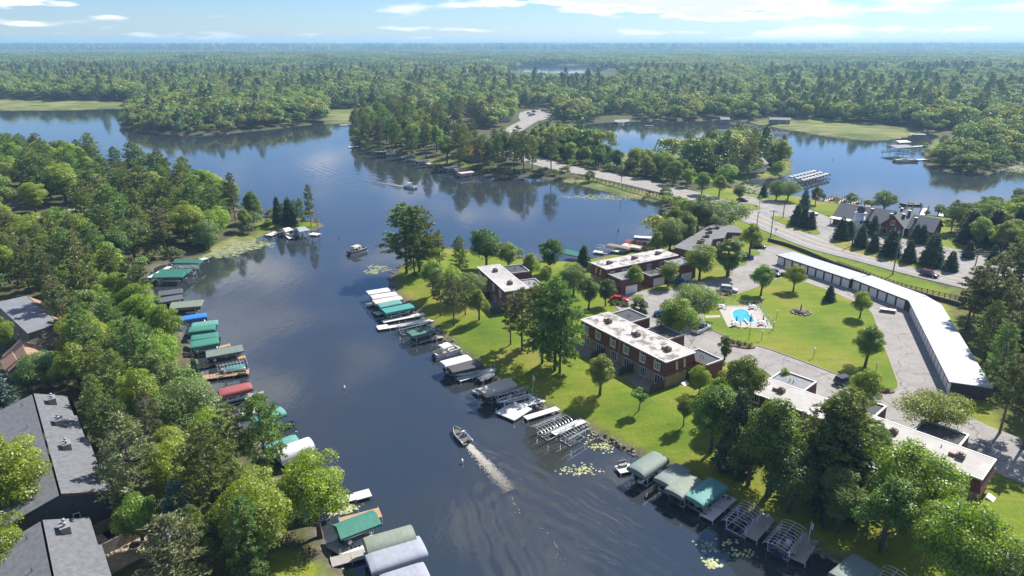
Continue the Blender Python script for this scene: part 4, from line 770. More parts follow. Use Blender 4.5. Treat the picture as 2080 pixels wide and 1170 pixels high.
for a, b in EDG:
    n = 6; MB().tube([(*a,1.25),(*b,1.25)], .03, 5).build('rail', ALU, fen); MB().tube([(*a,.2),(*b,.2)], .025, 5).build('rail', ALU, fen)
    for k in range(n+1): q = a+(b-a)*k/n; MB().cyl(q[0], q[1], 0, 1.35, .035, .035, 6).build('post', ALU, fen)
    w = MB(); 
    for k in range(40): q = a+(b-a)*(k+.5)/40; w.cyl(q[0], q[1], .2, 1.25, .008, .008, 4)
    w.build('mesh_wire', ALU, fen)
def table_set(px, py, lab):
    p = G0(px, py, ZL+.28); t = thing('table', 'round white garden table with chairs '+lab, 'table', (p[0], p[1], ZL+.28)); MB().cyl(0, 0, .66, .72, .6, .6, 14).build('table_top', WHITE, t); MB().cyl(0, 0, 0, .66, .05).cyl(0, 0, 0, .04, .3, .3, 10).build('leg', ALU, t)
    for k in range(4): 
        an = k*1.57+.5; x, y = 1.05*math.cos(an), 1.05*math.sin(an); ch = thing('garden_chair', 'white garden chair at the table '+lab, 'chair', (p[0]+x, p[1]+y, ZL+.28), an, 'chairs of the table '+lab)
        MB().box(-.24, .24, -.24, .24, .40, .45).build('seat', WHITE, ch); MB().box(.2, .25, -.24, .24, .45, .9).build('backrest', WHITE, ch)
        for sx in (-.2, .2):
            for sy in (-.2, .2): MB().cyl(sx, sy, 0, .4, .018, .018, 5).build('leg', ALU, ch)
    u = thing('parasol', 'closed dark parasol standing through the table '+lab, 'parasol', (p[0], p[1], ZL+.28)); MB().cyl(0, 0, .05, 2.5, .025).build('pole', ALU, u); MB().tube([(0,0,1.1),(0,0,1.5),(0,0,2.2),(0,0,2.45)], [.17,.13,.09,.03], 8).build('closed_canopy', mat('plum_canvas', (.06,.025,.045), .8, .1), u)
for a_ in ((1495,661,'near the left front of the pool'), (1549,659,'near the right front of the pool'), (1467,625,'at the back left of the pool'), (1530,626,'at the back right of the pool')): table_set(*a_)
p = G0(1523, 662, ZL+.28); u = thing('parasol', 'tall closed dark parasol beside the diving board', 'parasol', (p[0], p[1], ZL+.28)); MB().cyl(0, 0, 0, 3.0, .03).build('pole', ALU, u); MB().tube([(0,0,1.2),(0,0,1.7),(0,0,2.7),(0,0,2.95)], [.2,.16,.1,.03], 8).build('closed_canopy', MATS['plum_canvas'], u)
slab('garden_path', [(1432,641),(1462,640),(1464,644),(1433,646)], ZL, ZL+.235, CONC, 'short concrete path to the pool gate', smooth=0)
for px, py, lab in ((1492,606,'behind the pool'), (1546,622,'at the back corner of the pool fence'), (1577,648,'right of the pool'), (1570,672,'at the near right pool corner'), (1547,691,'on the lawn below the pool'), (1652,727,'on the near side of the lawn island'), (1778,758,'beside the right kerb of the lawn island')):
    p = G0(px, py, ZL+.22); t = thing('lamp_post', 'small post lamp with white globe '+lab, 'lamp', (p[0], p[1], ZL+.22)); MB().cyl(0, 0, 0, 1.9, .05).build('post', POLEW, t); MB().ball(0, 0, 2.08, .2).build('globe', WHITE, t)
p = G0(1521, 690, ZL+.22); t = thing('light_pole', 'tall thin dark pole on the lawn below the pool', 'pole', (p[0], p[1], ZL+.22)); MB().cyl(0, 0, 0, 5.2, .05).build('shaft', STEEL, t); MB().box(-.25, .25, -.1, .1, 5.2, 5.35).build('lamp_head', STEEL, t)
p = G0(1626, 635, ZL+.22); t = thing('fire_pit', 'dark fire pit ring of boulders on the lawn island', 'fire pit', (p[0], p[1], ZL+.22)); MB().tube([(0,0,-.1),(0,0,.45)], [1.5,1.4], 12).build('pit_ring', mat('rusty_dark_steel', (.10,.06,.05), .8, .3, 3), t); MB().cyl(.2, .5, .4, 1.9, .15).build('flue', STEEL, t)
rr = random.Random(3)
for k in range(13): an = k/13*6.28; s = rr.uniform(.28, .5); MB().ball(2.1*math.cos(an), 2.0*math.sin(an), .15, s, s*.8, s*.6, 7, 5).build('boulder', mat('field_stone', (.28,.25,.22), .9, .25, 2), t)
p = G0(1803, 634, ZL+.1); t = thing('planter_box', 'low brown box with white trim on the asphalt by the garages', 'box', (p[0], p[1], ZL+.1), -.4); MB().box(-1.6, 1.6, -.5, .5, 0, .7).build('box', mat('planter_wood', (.22,.15,.10), .8, .2), t); MB().box(-1.7, 1.7, -.6, .6, .701, .78).build('trim', WHITE, t)
for px, py, sz, lab in ((1500,700,3.4,'along the kerb below the pool'), (1470,598,2.6,'by the silver car'), (1592,560,2.4,'at the top of the lawn island'), (1790,792,2.2,'at the lower corner of the lawn island'), (1258,618,2.6,'at the left end of the parking court')):
    p = G0(px, py, ZL+.2); t = thing('flower_bed', 'mulched bed of small shrubs '+lab, 'flower bed', (p[0], p[1], ZL+.12), rr.uniform(-.8, -.3)); MB().prism([(sz*math.cos(a_)*(1+.1*math.sin(3*a_)), sz*.42*math.sin(a_)) for a_ in np.linspace(0, 6.28, 18)[:-1]], 0, .2).build('mulch', mat('mulch', (.13,.075,.05), .95, .25, 4), t)
    for k in range(9): tr, cr, H_ = PROTO['shrub'][k % 2]; s = rr.uniform(.22, .4); put('shrub', cr, t, (rr.uniform(-.8, .8)*sz, rr.uniform(-.3, .3)*sz, .15), rr.uniform(0, 6), (s, s, s*.9))
# retaining wall and rail fence beside the road
WL = catmull([G0(a, b, ZL+.1) for a, b in ((1560,489),(1600,500),(1640,515),(1690,536),(1740,554),(1800,577),(1860,597),(1930,616),(1985,632))], 6)
t = thing('retaining_wall', 'low dark timber retaining wall between road verge and garages', 'wall'); 
for i in range(len(WL)-1): 
    a, b = WL[i], WL[i+1]; d = b-a; l = float(np.hypot(*d)); 
    for j in range(3): MB().box(0, l-.03, -.14-.03*j, .12, .1+.4*j, .48+.4*j).build('timber', mat('retaining_timber', (.085,.07,.062), .9, .25, 2), t, (a[0], a[1], ZL-.2), math.atan2(d[1], d[0]))
FN = catmull([G0(a, b, ZL+1.0) for a, b in ((1700,534),(1740,548),(1790,567),(1850,585),(1930,603),(2000,618))], 7)
t = thing('rail_fence', 'brown split-rail fence along the road above the garages', 'fence')
for i in range(len(FN)):
    a = FN[i]; MB().box(-.08, .08, -.08, .08, -.2, 1.3).build('post', POLEW, t, (a[0], a[1], ZL+.5))
    if i < len(FN)-1:
        d = FN[i+1]-a; l = float(np.hypot(*d))
        for zz in (.35, .75, 1.12): MB().box(0, l, -.04, .04, zz-.07, zz+.07).build('rail', POLEW, t, (a[0], a[1], ZL+.5), math.atan2(d[1], d[0]))
# guard rail on the causeway
GR = catmull([G0(a, b, ZL+.3) for a, b in ((1175,356),(1230,369),(1290,384),(1340,396),(1375,406))], 7); t = thing('guard_rail', 'brown guard rail along the causeway above the water', 'railing')
for i in range(len(GR)):
    a = GR[i]; MB().box(-.12, .12, -.12, .12, -.8, 1.25).build('post', POLEW, t, (a[0], a[1], ZL))
    if i < len(GR)-1:
        d = GR[i+1]-a; l = float(np.hypot(*d))
        for zz in (.5, 1.0): MB().box(0, l, -.06, .06, zz-.12, zz+.12).build('rail', mat('brown_guard_rail', (.20,.13,.10), .8, .2), t, (a[0], a[1], ZL), math.atan2(d[1], d[0]))
# utility poles with wires
POLES = []
for px, py, top, arm, lab in ((1565,482,426,1,'left of the forecourt entry by the road'), (1536,468,430,0,'thin, beside the road near the dark roofed condo'), (1813,558,488,1,'tallest, between the fence and the road'), (2036,570,506,1,'at the right edge beside the parking lot'), (1590,444,404,0,'in the forecourt entry'), (1730,500,448,0,'slim, before the lighthouse tower'), (1981,540,505,0,'thin, in the right parking lot'), (1262,370,328,0,'on the causeway by the marsh'), (1345,392,345,0,'on the causeway near the shore')):
    p = G(px, py); h = height_at(p, top, p[2]); t = thing('utility_pole', 'weathered wooden utility pole '+lab, 'pole', (p[0], p[1], p[2]), -.6); MB().tube([(0,0,-.3),(0,0,h)], [.17,.12], 8).build('shaft', POLEW, t)
    if arm: MB().box(-1.2, 1.2, -.06, .06, h-.7, h-.55).build('crossarm', POLEW, t); 
    if arm: 
        for q in (-1.1, 0.2, 1.1): MB().cyl(q, 0, h-.55, h-.35, .05).build('insulator', WHITE, t)
    else: MB().box(-.1, .7, -.08, .08, h-.2, h-.05).build('lamp_arm', STEEL, t)
    POLES.append((p, h))
def wire(a, b, za, zb, lab, off):
    pts = []
    for k in range(13): s = k/12; q = a[:2]+(b[:2]-a[:2])*s; pts.append((q[0]+off, q[1]+off*.4, za+(zb-za)*s-1.6*4*s*(1-s)))
    o = MB().tube(pts, .022, 4).build('power_line', RUBBER); tag(o, lab, 'wire', 'power lines along the road')
for q in (-1.0, .2, 1.0):
    wire(POLES[0][0], POLES[2][0], POLES[0][1]+ZL-.35, POLES[2][1]+ZL-.35, 'thin sagging power line between the two left roadside poles', q); wire(POLES[2][0], POLES[3][0], POLES[2][1]+ZL-.35, POLES[3][1]+ZL-.35, 'thin sagging power line between the two right roadside poles', q)
def sign(px, py, h, w, bh, col, label, cat='sign', z=ZL+.2):
    p = G0(px, py, z); t = thing('road_sign', label, cat, (p[0], p[1], z)); MB().cyl(0, 0, 0, h, .04).build('post', POLEW, t); MB().box(-w/2, w/2, -.05, -.02, h-bh, h).build('board', col, t); return t
sign(1575, 478, 2.4, .7, .8, ALU, 'small grey road sign on the verge by the retaining wall'); t = sign(1650, 470, 3.4, 1.0, 1.6, BLACK, 'dark hanging sign on a post at the restaurant entry'); t = sign(1725, 496, 2.2, .9, .6, mat('planter_wood', (.22,.15,.10), .8, .2), 'small brown sign in the verge before the lighthouse tower')
# flagpoles
def flagpole(px, py, top, z, label, cols, drape=.5):
    p = G0(px, py, z); h = height_at(p, top, z); t = thing('flagpole', label, 'flagpole', (p[0], p[1], z)); MB().cyl(0, 0, -1.0 if z < 1 else 0, h, .05, .03, 8).build('pole', ALU, t); MB().ball(0, 0, h+.06, .09).build('finial', ALU, t)
    zz = h-.1
    for col, hh in cols:
        f = MB(); n = 7; rows = []
        for i in range(n): u = i/(n-1); rows.append([(.05+u*drape, .10*math.sin(u*9+zz), zz-u*drape*.7), (.05+u*drape, .10*math.sin(u*9+zz+.4), zz-hh-u*drape*.7)])
        f.loft(rows, False, False); f.build('flag', col, t); zz -= hh+.15
FLB = mat('blue_flag', (.05,.12,.36), .8, .1); FLR = mat('red_flag', (.50,.06,.07), .8, .1); FLW = mat('pale_flag', (.62,.60,.58), .8, .1)
flagpole(1638,1120,1061,.5,'leaning flagpole with pale and blue flags on the grey wooden dock',[(FLW,.9),(FLB,.8)],.35); flagpole(1082,806,763,.5,'flagpole with a drooping flag behind the bare lift frame',[(FLW,.8),(FLR,.5)],.3); flagpole(1005,772,741,.5,'flagpole with a dark flag by the small skiff dock',[(FLB,.5)],.3); flagpole(888,718,689,.4,'flagpole with a drooping striped flag by the white pontoon boat',[(FLR,.5),(FLW,.4)],.3); flagpole(1253,488,464,.5,'flagpole with dark flags over the north docks',[(BLACK,1.0),(FLW,.6)],.4)
flagpole(1654,424,393,ZL,'flagpole with a large striped flag on the marina lawn',[(FLR,.35),(FLW,.35),(FLR,.35)],1.6)
p = G0(1497, 118, ZL); t = thing('radio_mast', 'thin lattice radio mast on the horizon', 'mast', (p[0], p[1], ZL)); hm_ = height_at(p, 85, ZL)
for an in (0, 2.09, 4.19): MB().tube([(1.6*math.cos(an), 1.6*math.sin(an), 0), (.5*math.cos(an), .5*math.sin(an), hm_)], .16, 4).build('leg', STEEL, t)
for k in range(14): z_ = hm_*k/14; r0 = 1.6-1.1*k/14; MB().tube([(r0*math.cos(a_), r0*math.sin(a_), z_) for a_ in (0, 2.09, 4.19, 6.28)], .1, 4).build('brace', STEEL, t)
for z_ in (.99, .93): MB().cyl(0, 0, hm_*z_-1.2, hm_*z_+1.2, 1.6, 1.6, 8).build('antenna_ring', STEEL, t)
# ------------------------------------------------------------------ docks, boat lifts and boats
def canvas(name, col): return stripes(name, col, tuple(c*.72 for c in col), .75, 0, .05, .7, .1, .25)
CV = {'green': canvas('green_canvas', (.035,.185,.135)), 'teal': canvas('teal_canvas', (.04,.25,.22)), 'sage': canvas('sage_canvas', (.165,.21,.185)), 'olive': canvas('olive_canvas', (.20,.235,.185)), 'dgreen': canvas('dark_green_canvas', (.06,.15,.12)), 'gteal': canvas('blue_green_canvas', (.10,.27,.24)),  # sage and olive are darkened: tree shade over those canopies put into the colour
      'white': canvas('white_canvas', (.58,.58,.57)), 'tan': canvas('tan_canvas', (.47,.41,.34)), 'beige': canvas('beige_canvas', (.55,.47,.41)), 'char': canvas('charcoal_canvas', (.055,.057,.062)), 'slate': canvas('slate_canvas', (.095,.105,.125)), 'grey': canvas('grey_canvas', (.29,.31,.355)), 'blue': canvas('blue_canvas', (.02,.16,.48)), 'red': canvas('red_canvas', (.30,.075,.075)), 'brown': canvas('brown_canvas', (.20,.15,.12))}
HULL = {'white': mat('white_gelcoat', (.72,.72,.70), .25, .05), 'blue': mat('navy_gelcoat', (.03,.06,.14), .2, .1), 'dark': mat('dark_hull', (.05,.055,.065), .3, .1), 'silver': mat('silver_hull', (.40,.41,.42), .35, .1, metal=.4), 'red': mat('red_hull', (.35,.04,.04), .3, .1)}
CARPET = mat('boat_carpet', (.13,.105,.095), .95, .2, 3)
def arch_pts(W, h, n=10): return [(-W/2*math.cos(math.pi*k/n), h*math.sin(math.pi*k/n)**.8) for k in range(n+1)]
def canopy_mesh(L, W, style):
    m = MB(); zc = 2.35
    if style == 'peak':
        for s in (-1, 1): m.add([(-L/2,0,zc+.75),(L/2,0,zc+.75),(L/2+.1,s*W/2,zc),(-L/2-.1,s*W/2,zc),(L/2+.1,s*W/2,zc-.3),(-L/2-.1,s*W/2,zc-.3)], [(0,1,2,3),(3,2,4,5)])
        for s in (-1, 1): m.add([(s*L/2,0,zc+.75),(s*(L/2+.1),W/2,zc),(s*(L/2+.1),-W/2,zc),(s*(L/2+.1),W/2,zc-.3),(s*(L/2+.1),-W/2,zc-.3)], [(0,1,2),(1,3,4,2)])
        return m
    h = {'arch': .75, 'low': .42, 'flat': .16, 'tunnel': 1.3}[style]; ends = {'arch': .5, 'low': .35, 'flat': .05, 'tunnel': .12}[style]; val = {'arch': .35, 'low': .4, 'flat': .55, 'tunnel': .5}[style]
    rings = []
    for u, k in ((-1, .72), (-1+2*ends/L, .96), (-1+4*ends/L, 1), (-.3, 1), (.3, 1), (1-4*ends/L, 1), (1-2*ends/L, .96), (1, .72)):
        if style in ('flat', 'tunnel'): k = max(k, .97)
        prof = arch_pts(W*(.985+.015*k), h*k); x = u*L/2; rings.append([(x, prof[0][0], zc-val)]+[(x, y, zc+z) for y, z in prof]+[(x, prof[-1][0], zc-val)])
    m.loft(rings, False, False, True)
    for r in (rings[0], rings[-1]): m.add(r, [tuple(range(len(r)))])
    return m
NB = [0]
def boat_hull(L, W, D):
    # plan outline lofted from stern to bow, open top
    m = MB(); rings = []
    for i in range(10):
        u = i/9; w = W/2*(1 if u < .5 else max(.06, 1-((u-.5)/.5)**2.1)); x = -L/2+u*L; dz = .12*D*max(0, (u-.55)/.45)**2*4; kx = max(0, (u-.8)/.2)
        rings.append([(x, -w*.97, D+dz), (x, -w, D*.75+dz), (x, -w*.78, .12+dz*.5+.3*kx*D), (x, 0, -.15+.6*kx*D), (x, w*.78, .12+dz*.5+.3*kx*D), (x, w, D*.75+dz), (x, w*.97, D+dz), (x, w*.80, D+dz), (x, w*.72, D*.45), (x, -w*.72, D*.45), (x, -w*.80, D+dz)])
    m.loft(rings, True, True, True); return m
def outboard(par, x, z, s=1.0):
    m = MB(); m.frus2((x-.42*s, x+.12*s, -.2*s, .2*s), z, (x-.34*s, x+.08*s, -.16*s, .16*s), z+.55*s).box(x-.22*s, x-.02*s, -.07*s, .07*s, z-.75*s, z); return m.build('outboard_motor', BLACK, par)
def boat(label, loc, rz, L=5.4, W=2.1, hull='white', covered=None, style='bass', group=None, z=0.0):
    t = thing('boat', label, 'boat', (loc[0], loc[1], z), rz, group); D = .72
    boat_hull(L, W, D).build('hull', HULL[hull], t)
    MB().box(-L*.40, L*.12, -W*.34, W*.34, D*.45, D*.47).add([(L*.12,-W*.36,D*.83),(L*.30,-W*.28,D*.85),(L*.42,-W*.12,D*.9),(L*.42,W*.12,D*.9),(L*.30,W*.28,D*.85),(L*.12,W*.36,D*.83)], [(0,1,2,3,4,5)]).add([(-L*.46,-W*.38,D*.85),(-L*.22,-W*.38,D*.85),(-L*.22,W*.38,D*.85),(-L*.46,W*.38,D*.85)], [(0,1,2,3)]).build('deck', CARPET, t)
    outboard(t, -L/2-.02, D*.72)
    if covered: 
        m = MB(); rg = []
        for u, k in ((-.5,.2),(-.42,.6),(-.1,1),(.15,1.05),(.35,.6),(.5,.1)):
            w = W/2*(1.03 if u < 0 else max(.1, 1.03-(u/.5)**2.1)); rg.append([(u*L, -w, D*.8), (u*L, -w*.6, D+.35*k), (u*L, 0, D+.5*k), (u*L, w*.6, D+.35*k), (u*L, w, D*.8)])
        m.loft(rg, False, False).build('boat_cover', CV[covered], t)
    else:
        MB().frus2((-.2, .55, -W*.36, -W*.06), D*.47, (-.1, .35, -W*.34, -W*.08), D+.42).build('console', HULL['white'], t); w = MB().add([(.33,-W*.34,D+.42),(.33,-W*.08,D+.42),(.18,-W*.1,D+.8),(.18,-W*.32,D+.8)], [(0,1,2,3)]).build('windshield', GLASS, t)
        for sx, sy in ((-.75, -W*.2), (-.75, W*.2)): MB().box(sx-.25, sx+.25, sy-.24, sy+.24, D*.47, D*.47+.42).box(sx-.27, sx-.17, sy-.24, sy+.24, D*.47+.42, D*.47+.95).build('seat', mat('seat_vinyl', (.32,.31,.30), .6, .1), t)
        if style == 'bass': o_ = MB().box(L*.36, L*.47, .08, .22, D*.95, D*1.15).cyl(L*.47, .15, D*.9, D*1.5, .05); o_.build('trolling_motor', BLACK, t)
    return t
def pontoon(label, loc, rz, L=7.0, W=2.5, rail='white', top=None, z=0.0, cat='pontoon boat'):
    t = thing('pontoon_boat', label, cat, (loc[0], loc[1], z), rz)
    for s in (-1, 1): MB().tube([(-L/2,s*W*.36,.1),(L*.36,s*W*.36,.1),(L*.47,s*W*.36,.28),(L*.5,s*W*.36,.4)], [.3,.3,.18,.03], 10).build('float', ALU, t)
    MB().box(-L/2, L*.45, -W/2, W/2, .42, .52).build('deck', mat('pontoon_carpet', (.30,.27,.25), .95, .15, 3), t)
    R_ = HULL[rail]
    for s in (-1, 1): MB().box(-L*.46, L*.43, s*(W/2-.05)-.03, s*(W/2-.05)+.03, .60, 1.22).build('side_panel', R_, t); MB().tube([(-L*.46,s*(W/2-.05),1.28),(L*.43,s*(W/2-.05),1.28)], .03, 6).build('rail', ALU, t)
    MB().box(L*.40, L*.43, -W/2+.1, W/2-.1, .60, 1.22).build('front_panel', R_, t); MB().box(-L*.46, -L*.43, -W/2+.1, W*.1, .60, 1.22).build('rear_panel', R_, t)
    V = mat('cream_vinyl', (.62,.56,.47), .6, .08)
    for x0, x1, y0, y1 in ((-L*.40, -L*.22, -W*.42, -W*.2), (L*.12, L*.38, W*.2, W*.42), (L*.12, L*.38, -W*.42, -W*.2), (-L*.40, -L*.1, W*.2, W*.42)): MB().box(x0, x1, y0, y1, .53, .95).box(x0, x1, (y0 if abs(y0) > abs(y1) else y1-.12), (y0+.12 if abs(y0) > abs(y1) else y1), .951, 1.25).build('bench', V, t)
    MB().frus2((-.3,.3,-W*.4,-W*.12), .53, (-.2,.2,-W*.38,-W*.14), 1.45).build('console', R_, t); outboard(t, -L/2, .65, 1.1)
    if top:
        MB().add([(-L*.22,-W*.48,2.35),(L*.12,-W*.48,2.45),(L*.12,W*.48,2.45),(-L*.22,W*.48,2.35),(-L*.22,0,2.5),(L*.12,0,2.6)], [(0,1,5,4),(4,5,2,3)]).add([(-L*.22,-W*.48,2.28),(L*.12,-W*.48,2.38),(L*.12,W*.48,2.38),(-L*.22,W*.48,2.28)], [(0,3,2,1)]).build('bimini_top', CV[top], t)
        for sx in (-L*.2, L*.1):
            for s in (-1, 1): MB().tube([(-L*.05,s*(W/2-.05),1.25),(sx,s*W*.46,2.35)], .02, 5).build('bimini_bow', ALU, t)
    return t
def dock(label, p0, p1, w=1.3, mt=None, z=.55, group=None, end=None, bench=False, posts=True):
    a = G0(*p0, z); b = G0(*p1, z); L = float(np.hypot(*(b-a))); rz = math.atan2(b[1]-a[1], b[0]-a[0]); t = thing('dock', label, 'dock', (a[0], a[1], 0), rz, group); m = mt or PLANKW
    sec = max(1, round(L/3.0)); s = L/sec
    for k in range(sec): MB().box(k*s+.015, (k+1)*s-.015, -w/2, w/2, z-.14, z).build('deck_section', m, t)
    if end: MB().box(-.02-end[0], -.015, -w/2-end[1], -w/2-end[1]+end[2], z-.14, z+.004).build('end_platform', m, t)
    if posts:
        for k in range(sec+1):
            for q in (-1, 1): MB().cyl(min(max(k*s, .1), L-.1), q*(w/2+.06), -1.4, z+(.75 if (k+q) % 2 == 0 else .15), .035, .035, 6).build('post', ALU, t)
    if bench: MB().box(.5, 1.9, w*.12, w*.45, z+.4, z+.46).box(.5, 1.9, w*.42, w*.46, z+.46, z+.9).box(.55, .65, w*.14, w*.44, z, z+.4).box(1.75, 1.85, w*.14, w*.44, z, z+.4).build('bench', WOODG, t)
    return t
def lift(label, p0, p1, W=3.1, col='green', style='low', boat_kind=None, zt=2.75, group=None, boat_label=None, Lmin=5.5):
    # p0 water end and p1 shore end of the canopy's ridge line
    a = G0(*p0, zt); b = G0(*p1, zt); L = float(np.hypot(*(b-a))); rz = math.atan2(b[1]-a[1], b[0]-a[0]); 
    if L < Lmin: b = a+(b-a)/L*Lmin; L = Lmin
    c = (a+b)/2; t = thing('boat_lift', label, 'boat lift', (c[0], c[1], 0), rz, group); px = L*.30; py = W/2-.28
    if style == 'frame':
        n = max(5, int(L/.62))
        for k in range(n+1): x = -L/2+L*k/n; MB().tube([(x, y, 1.85+z) for y, z in arch_pts(W, .62, 8)], .028, 5).build('bow', ALU, t)
        for y, z in ((-W/2, 1.85), (W/2, 1.85), (0, 2.47)): MB().tube([(-L/2,y,z),(L/2,y,z)], .035, 5).build('stringer', ALU, t)
    else: canopy_mesh(L, W, style).build('canopy', CV[col], t)
    for sx in (-px, px):
        for sy in (-py, py): MB().cyl(sx, sy, -1.2, 1.9 if style == 'frame' else 2.4, .05, .05, 6).build('post', ALU, t)
        MB().box(sx-.07, sx+.07, -py, py, .05, .2).build('cross_beam', ALU, t)
    for sy in (-py, py): MB().box(-L*.42, L*.42, sy-.05, sy+.05, 1.72, 1.82).build('top_beam', ALU, t); MB().box(-px, px, sy-.05, sy+.05, .2, .32).build('side_beam', ALU, t)
    for sy in (-.5, .5): MB().box(-L*.33, L*.33, sy-.1, sy+.1, .32, .42).build('bunk', mat('bunk_carpet', (.10,.10,.10), .95), t)
    MB().tube([(px,py+.12,1.3),(px,py+.30,1.3)], [.32,.32], 12).build('winch_wheel', ALU, t)
    if boat_kind:
        hull, cov = boat_kind; bl = boat_label or ((hull if hull != 'pontoon' else 'pontoon')+' boat on the '+label)
        if hull == 'pontoon': pontoon(bl, c, rz+math.pi, min(L*.9, 7), 2.3, cov or 'white', None, .45)
        else: boat(bl, c, rz+(0 if NB[0] % 2 else math.pi), min(L*.85, 6.2), min(2.2, W*.72), hull, cov, 'run', None, .5)
        NB[0] += 1
    return t
RB = 'boat lifts along the condo shore'; LB = 'boat lifts along the left bank'; FB = 'boat lifts on the far peninsula'
for a in [   # condo shore, from the lawn tip down
 ('boat lift with white canopy, topmost on the condo shore',(746,592),(790,585),3.0,'white','flat',('dark',None)), ('boat lift with rounded white canopy, second on the condo shore',(754,602),(805,594),2.9,'white','low',('white',None)), ('boat lift with beige canopy, third on the condo shore',(759,611),(815,601),3.0,'beige','flat',None), ('boat lift with faded green canopy, fourth on the condo shore',(768,619),(813,610),3.0,'gteal','low',('dark',None)), ('boat lift with bright teal canopy, fifth on the condo shore',(778,629),(837,617),3.3,'teal','flat',('silver',None)),
 ('bare boat lift frame between the two pale docks below the teal canopy',(802,660),(862,646),2.6,None,'frame',None), ('boat lift with shaded dark green canopy beside the dark dock',(830,676),(878,664),3.2,'dgreen','low',('dark','slate')), 
 ('boat lift with white canopy beside the charcoal one',(899,737),(953,723),3.0,'white','low',('white',None)), ('boat lift with charcoal flat canopy on white posts',(912,746),(975,732),3.6,'char','flat',('white',None)), ('boat lift with tan canopy below the charcoal one',(977,793),(1040,771),3.3,'tan','low',('dark',None)), ('bare arched boat lift frame beside the tan canopy',(1003,802),(1074,784),3.1,None,'frame',('silver',None)), ('bare arched boat lift frame, upper of the pair before the open lawn',(1090,866),(1150,840),3.4,None,'frame',None), ('bare arched boat lift frame, lower of the pair before the open lawn',(1140,878),(1188,852),3.0,None,'frame',None),
 ('boat lift with grey-green canopy at the end of the open lawn',(1291,956),(1342,923),3.4,'sage','arch',('white',None)), ('boat lift with shaded sage canopy second from the open lawn',(1345,976),(1386,947),3.1,'sage','low',('dark',None)), ('boat lift with pale grey canopy third from the open lawn',(1368,998),(1410,967),3.1,'olive','low',('dark',None)), ('boat lift with teal green canopy fourth from the open lawn',(1408,1012),(1460,976),3.4,'gteal','low',('silver',None)), ('bare arched boat lift frame beside the speckled wooden dock',(1490,1058),(1528,1022),3.4,None,'frame',None), ('bare ribbed boat lift frame beside the flagpole dock',(1577,1104),(1616,1058),3.4,None,'frame',('blue',None)), ('boat lift with grey-green canopy at the bottom edge below the flagpole dock',(1712,1176),(1758,1138),3.6,'sage','low',None), ('bare boat lift frame at the bottom edge by the shore',(1780,1195),(1812,1166),3.2,None,'frame',None)]:
    lift(*a, group=RB)
for a in [   # left bank, from the cove down
 ('boat lift with green canopy, topmost at the cove docks',(408,529),(356,528),3.1,'green','peak',None), ('bare boat lift frame between the green canopies at the cove',(402,537),(352,538),2.8,None,'frame',None), ('boat lift with green canopy, middle at the cove docks',(384,548),(326,549),3.2,'green','peak',('dark',None)), ('boat lift with green canopy, lowest at the cove docks',(373,556),(313,557),3.3,'green','peak',('white',None)), 
 ('boat lift with dark slate canopy, upper of two below the cove',(370,588),(338,592),3.2,'slate','peak',('dark',None)), ('boat lift with dark slate canopy, lower of two below the cove',(370,600),(333,606),3.4,'slate','peak',('dark',None)), ('wide boat lift with olive grey roof below the slate canopies',(410,612),(348,617),4.6,'olive','peak',('dark',None)), ('boat lift with bright blue canopy',(419,637),(386,642),2.9,'blue','low',('white',None)), ('boat lift with green canopy just below the blue one',(442,652),(392,658),3.0,'gteal','low',('dark',None)), ('boat lift with faded green canopy second below the blue one',(437,662),(393,667),3.0,'green','low',('white',None)), ('boat lift with green canopy third below the blue one',(443,677),(392,684),3.0,'green','low',('dark',None)), ('boat lift with large green canopy above the wooden docks',(444,688),(386,698),3.6,'green','low',('white',None)), ('boat lift with grey-green peaked canopy between the wooden docks',(492,703),(418,716),3.5,'sage','peak',('dark',None)), ('boat lift with bare side frame beside the turquoise boat',(500,728),(440,740),2.7,None,'frame',('silver','teal')), 
 ('boat lift with dull red canopy',(510,781),(444,797),2.9,'red','arch',('white',None)), ('boat lift with pale green canopy half hidden by the leaning pine',(575,831),(520,850),3.2,'gteal','arch',None), ('boat lift with green canopy above the white tunnel cover',(604,889),(556,904),3.0,'gteal','arch',('dark',None)), ('boat lift with white tunnel cover on the left bank',(632,900),(566,924),3.4,'white','tunnel',None), ('bare boat lift frame beyond the lime tree',(690,946),(668,956),2.8,None,'frame',None), ('boat lift with faded blue-green canopy under the lime tree',(679,1008),(631,1022),3.0,'gteal','low',None), ('boat lift with dark green peaked canopy beside the brown dock',(764,1045),(689,1073),3.4,'green','peak',('dark',None)), ('boat lift with olive tunnel canopy at the bottom left docks',(840,1084),(742,1112),3.4,'olive','tunnel',None), ('boat lift with large pale grey canopy over a navy boat',(860,1104),(746,1140),4.0,'grey','arch',('blue',None)), ('boat lift with pale grey canopy at the bottom edge',(868,1158),(780,1186),3.8,'grey','arch',None)]:
    lift(*a, group=LB)
for a in [('boat lift with white and dark roof, leftmost on the far peninsula',(758,306),(782,306),4,'brown','flat',('dark',None)), ('boat lift with dark canopy left of the far white boat',(815,319),(838,317),3.4,'dgreen','flat',None), ('boat lift with black canopy midway on the far peninsula',(843,326),(866,323),4,'char','flat',('white',None)), ('boat lift with dark canopy right of the far pale dock',(890,334),(914,331),3.6,'char','flat',('dark',None)), ('boat lift with tan canopy on the far peninsula',(903,339),(928,336),4,'tan','flat',('white',None)), ('boat lift with green canopy on the far peninsula',(922,342),(944,340),3.6,'green','flat',None), ('boat lift with brick red canopy on the far peninsula',(926,346),(948,343),3.4,'red','flat',None), ('boat lift with beige canopy, rightmost on the far peninsula',(932,350),(956,347),3.6,'beige','flat',('white',None))]: lift(*a, group=FB, Lmin=8)
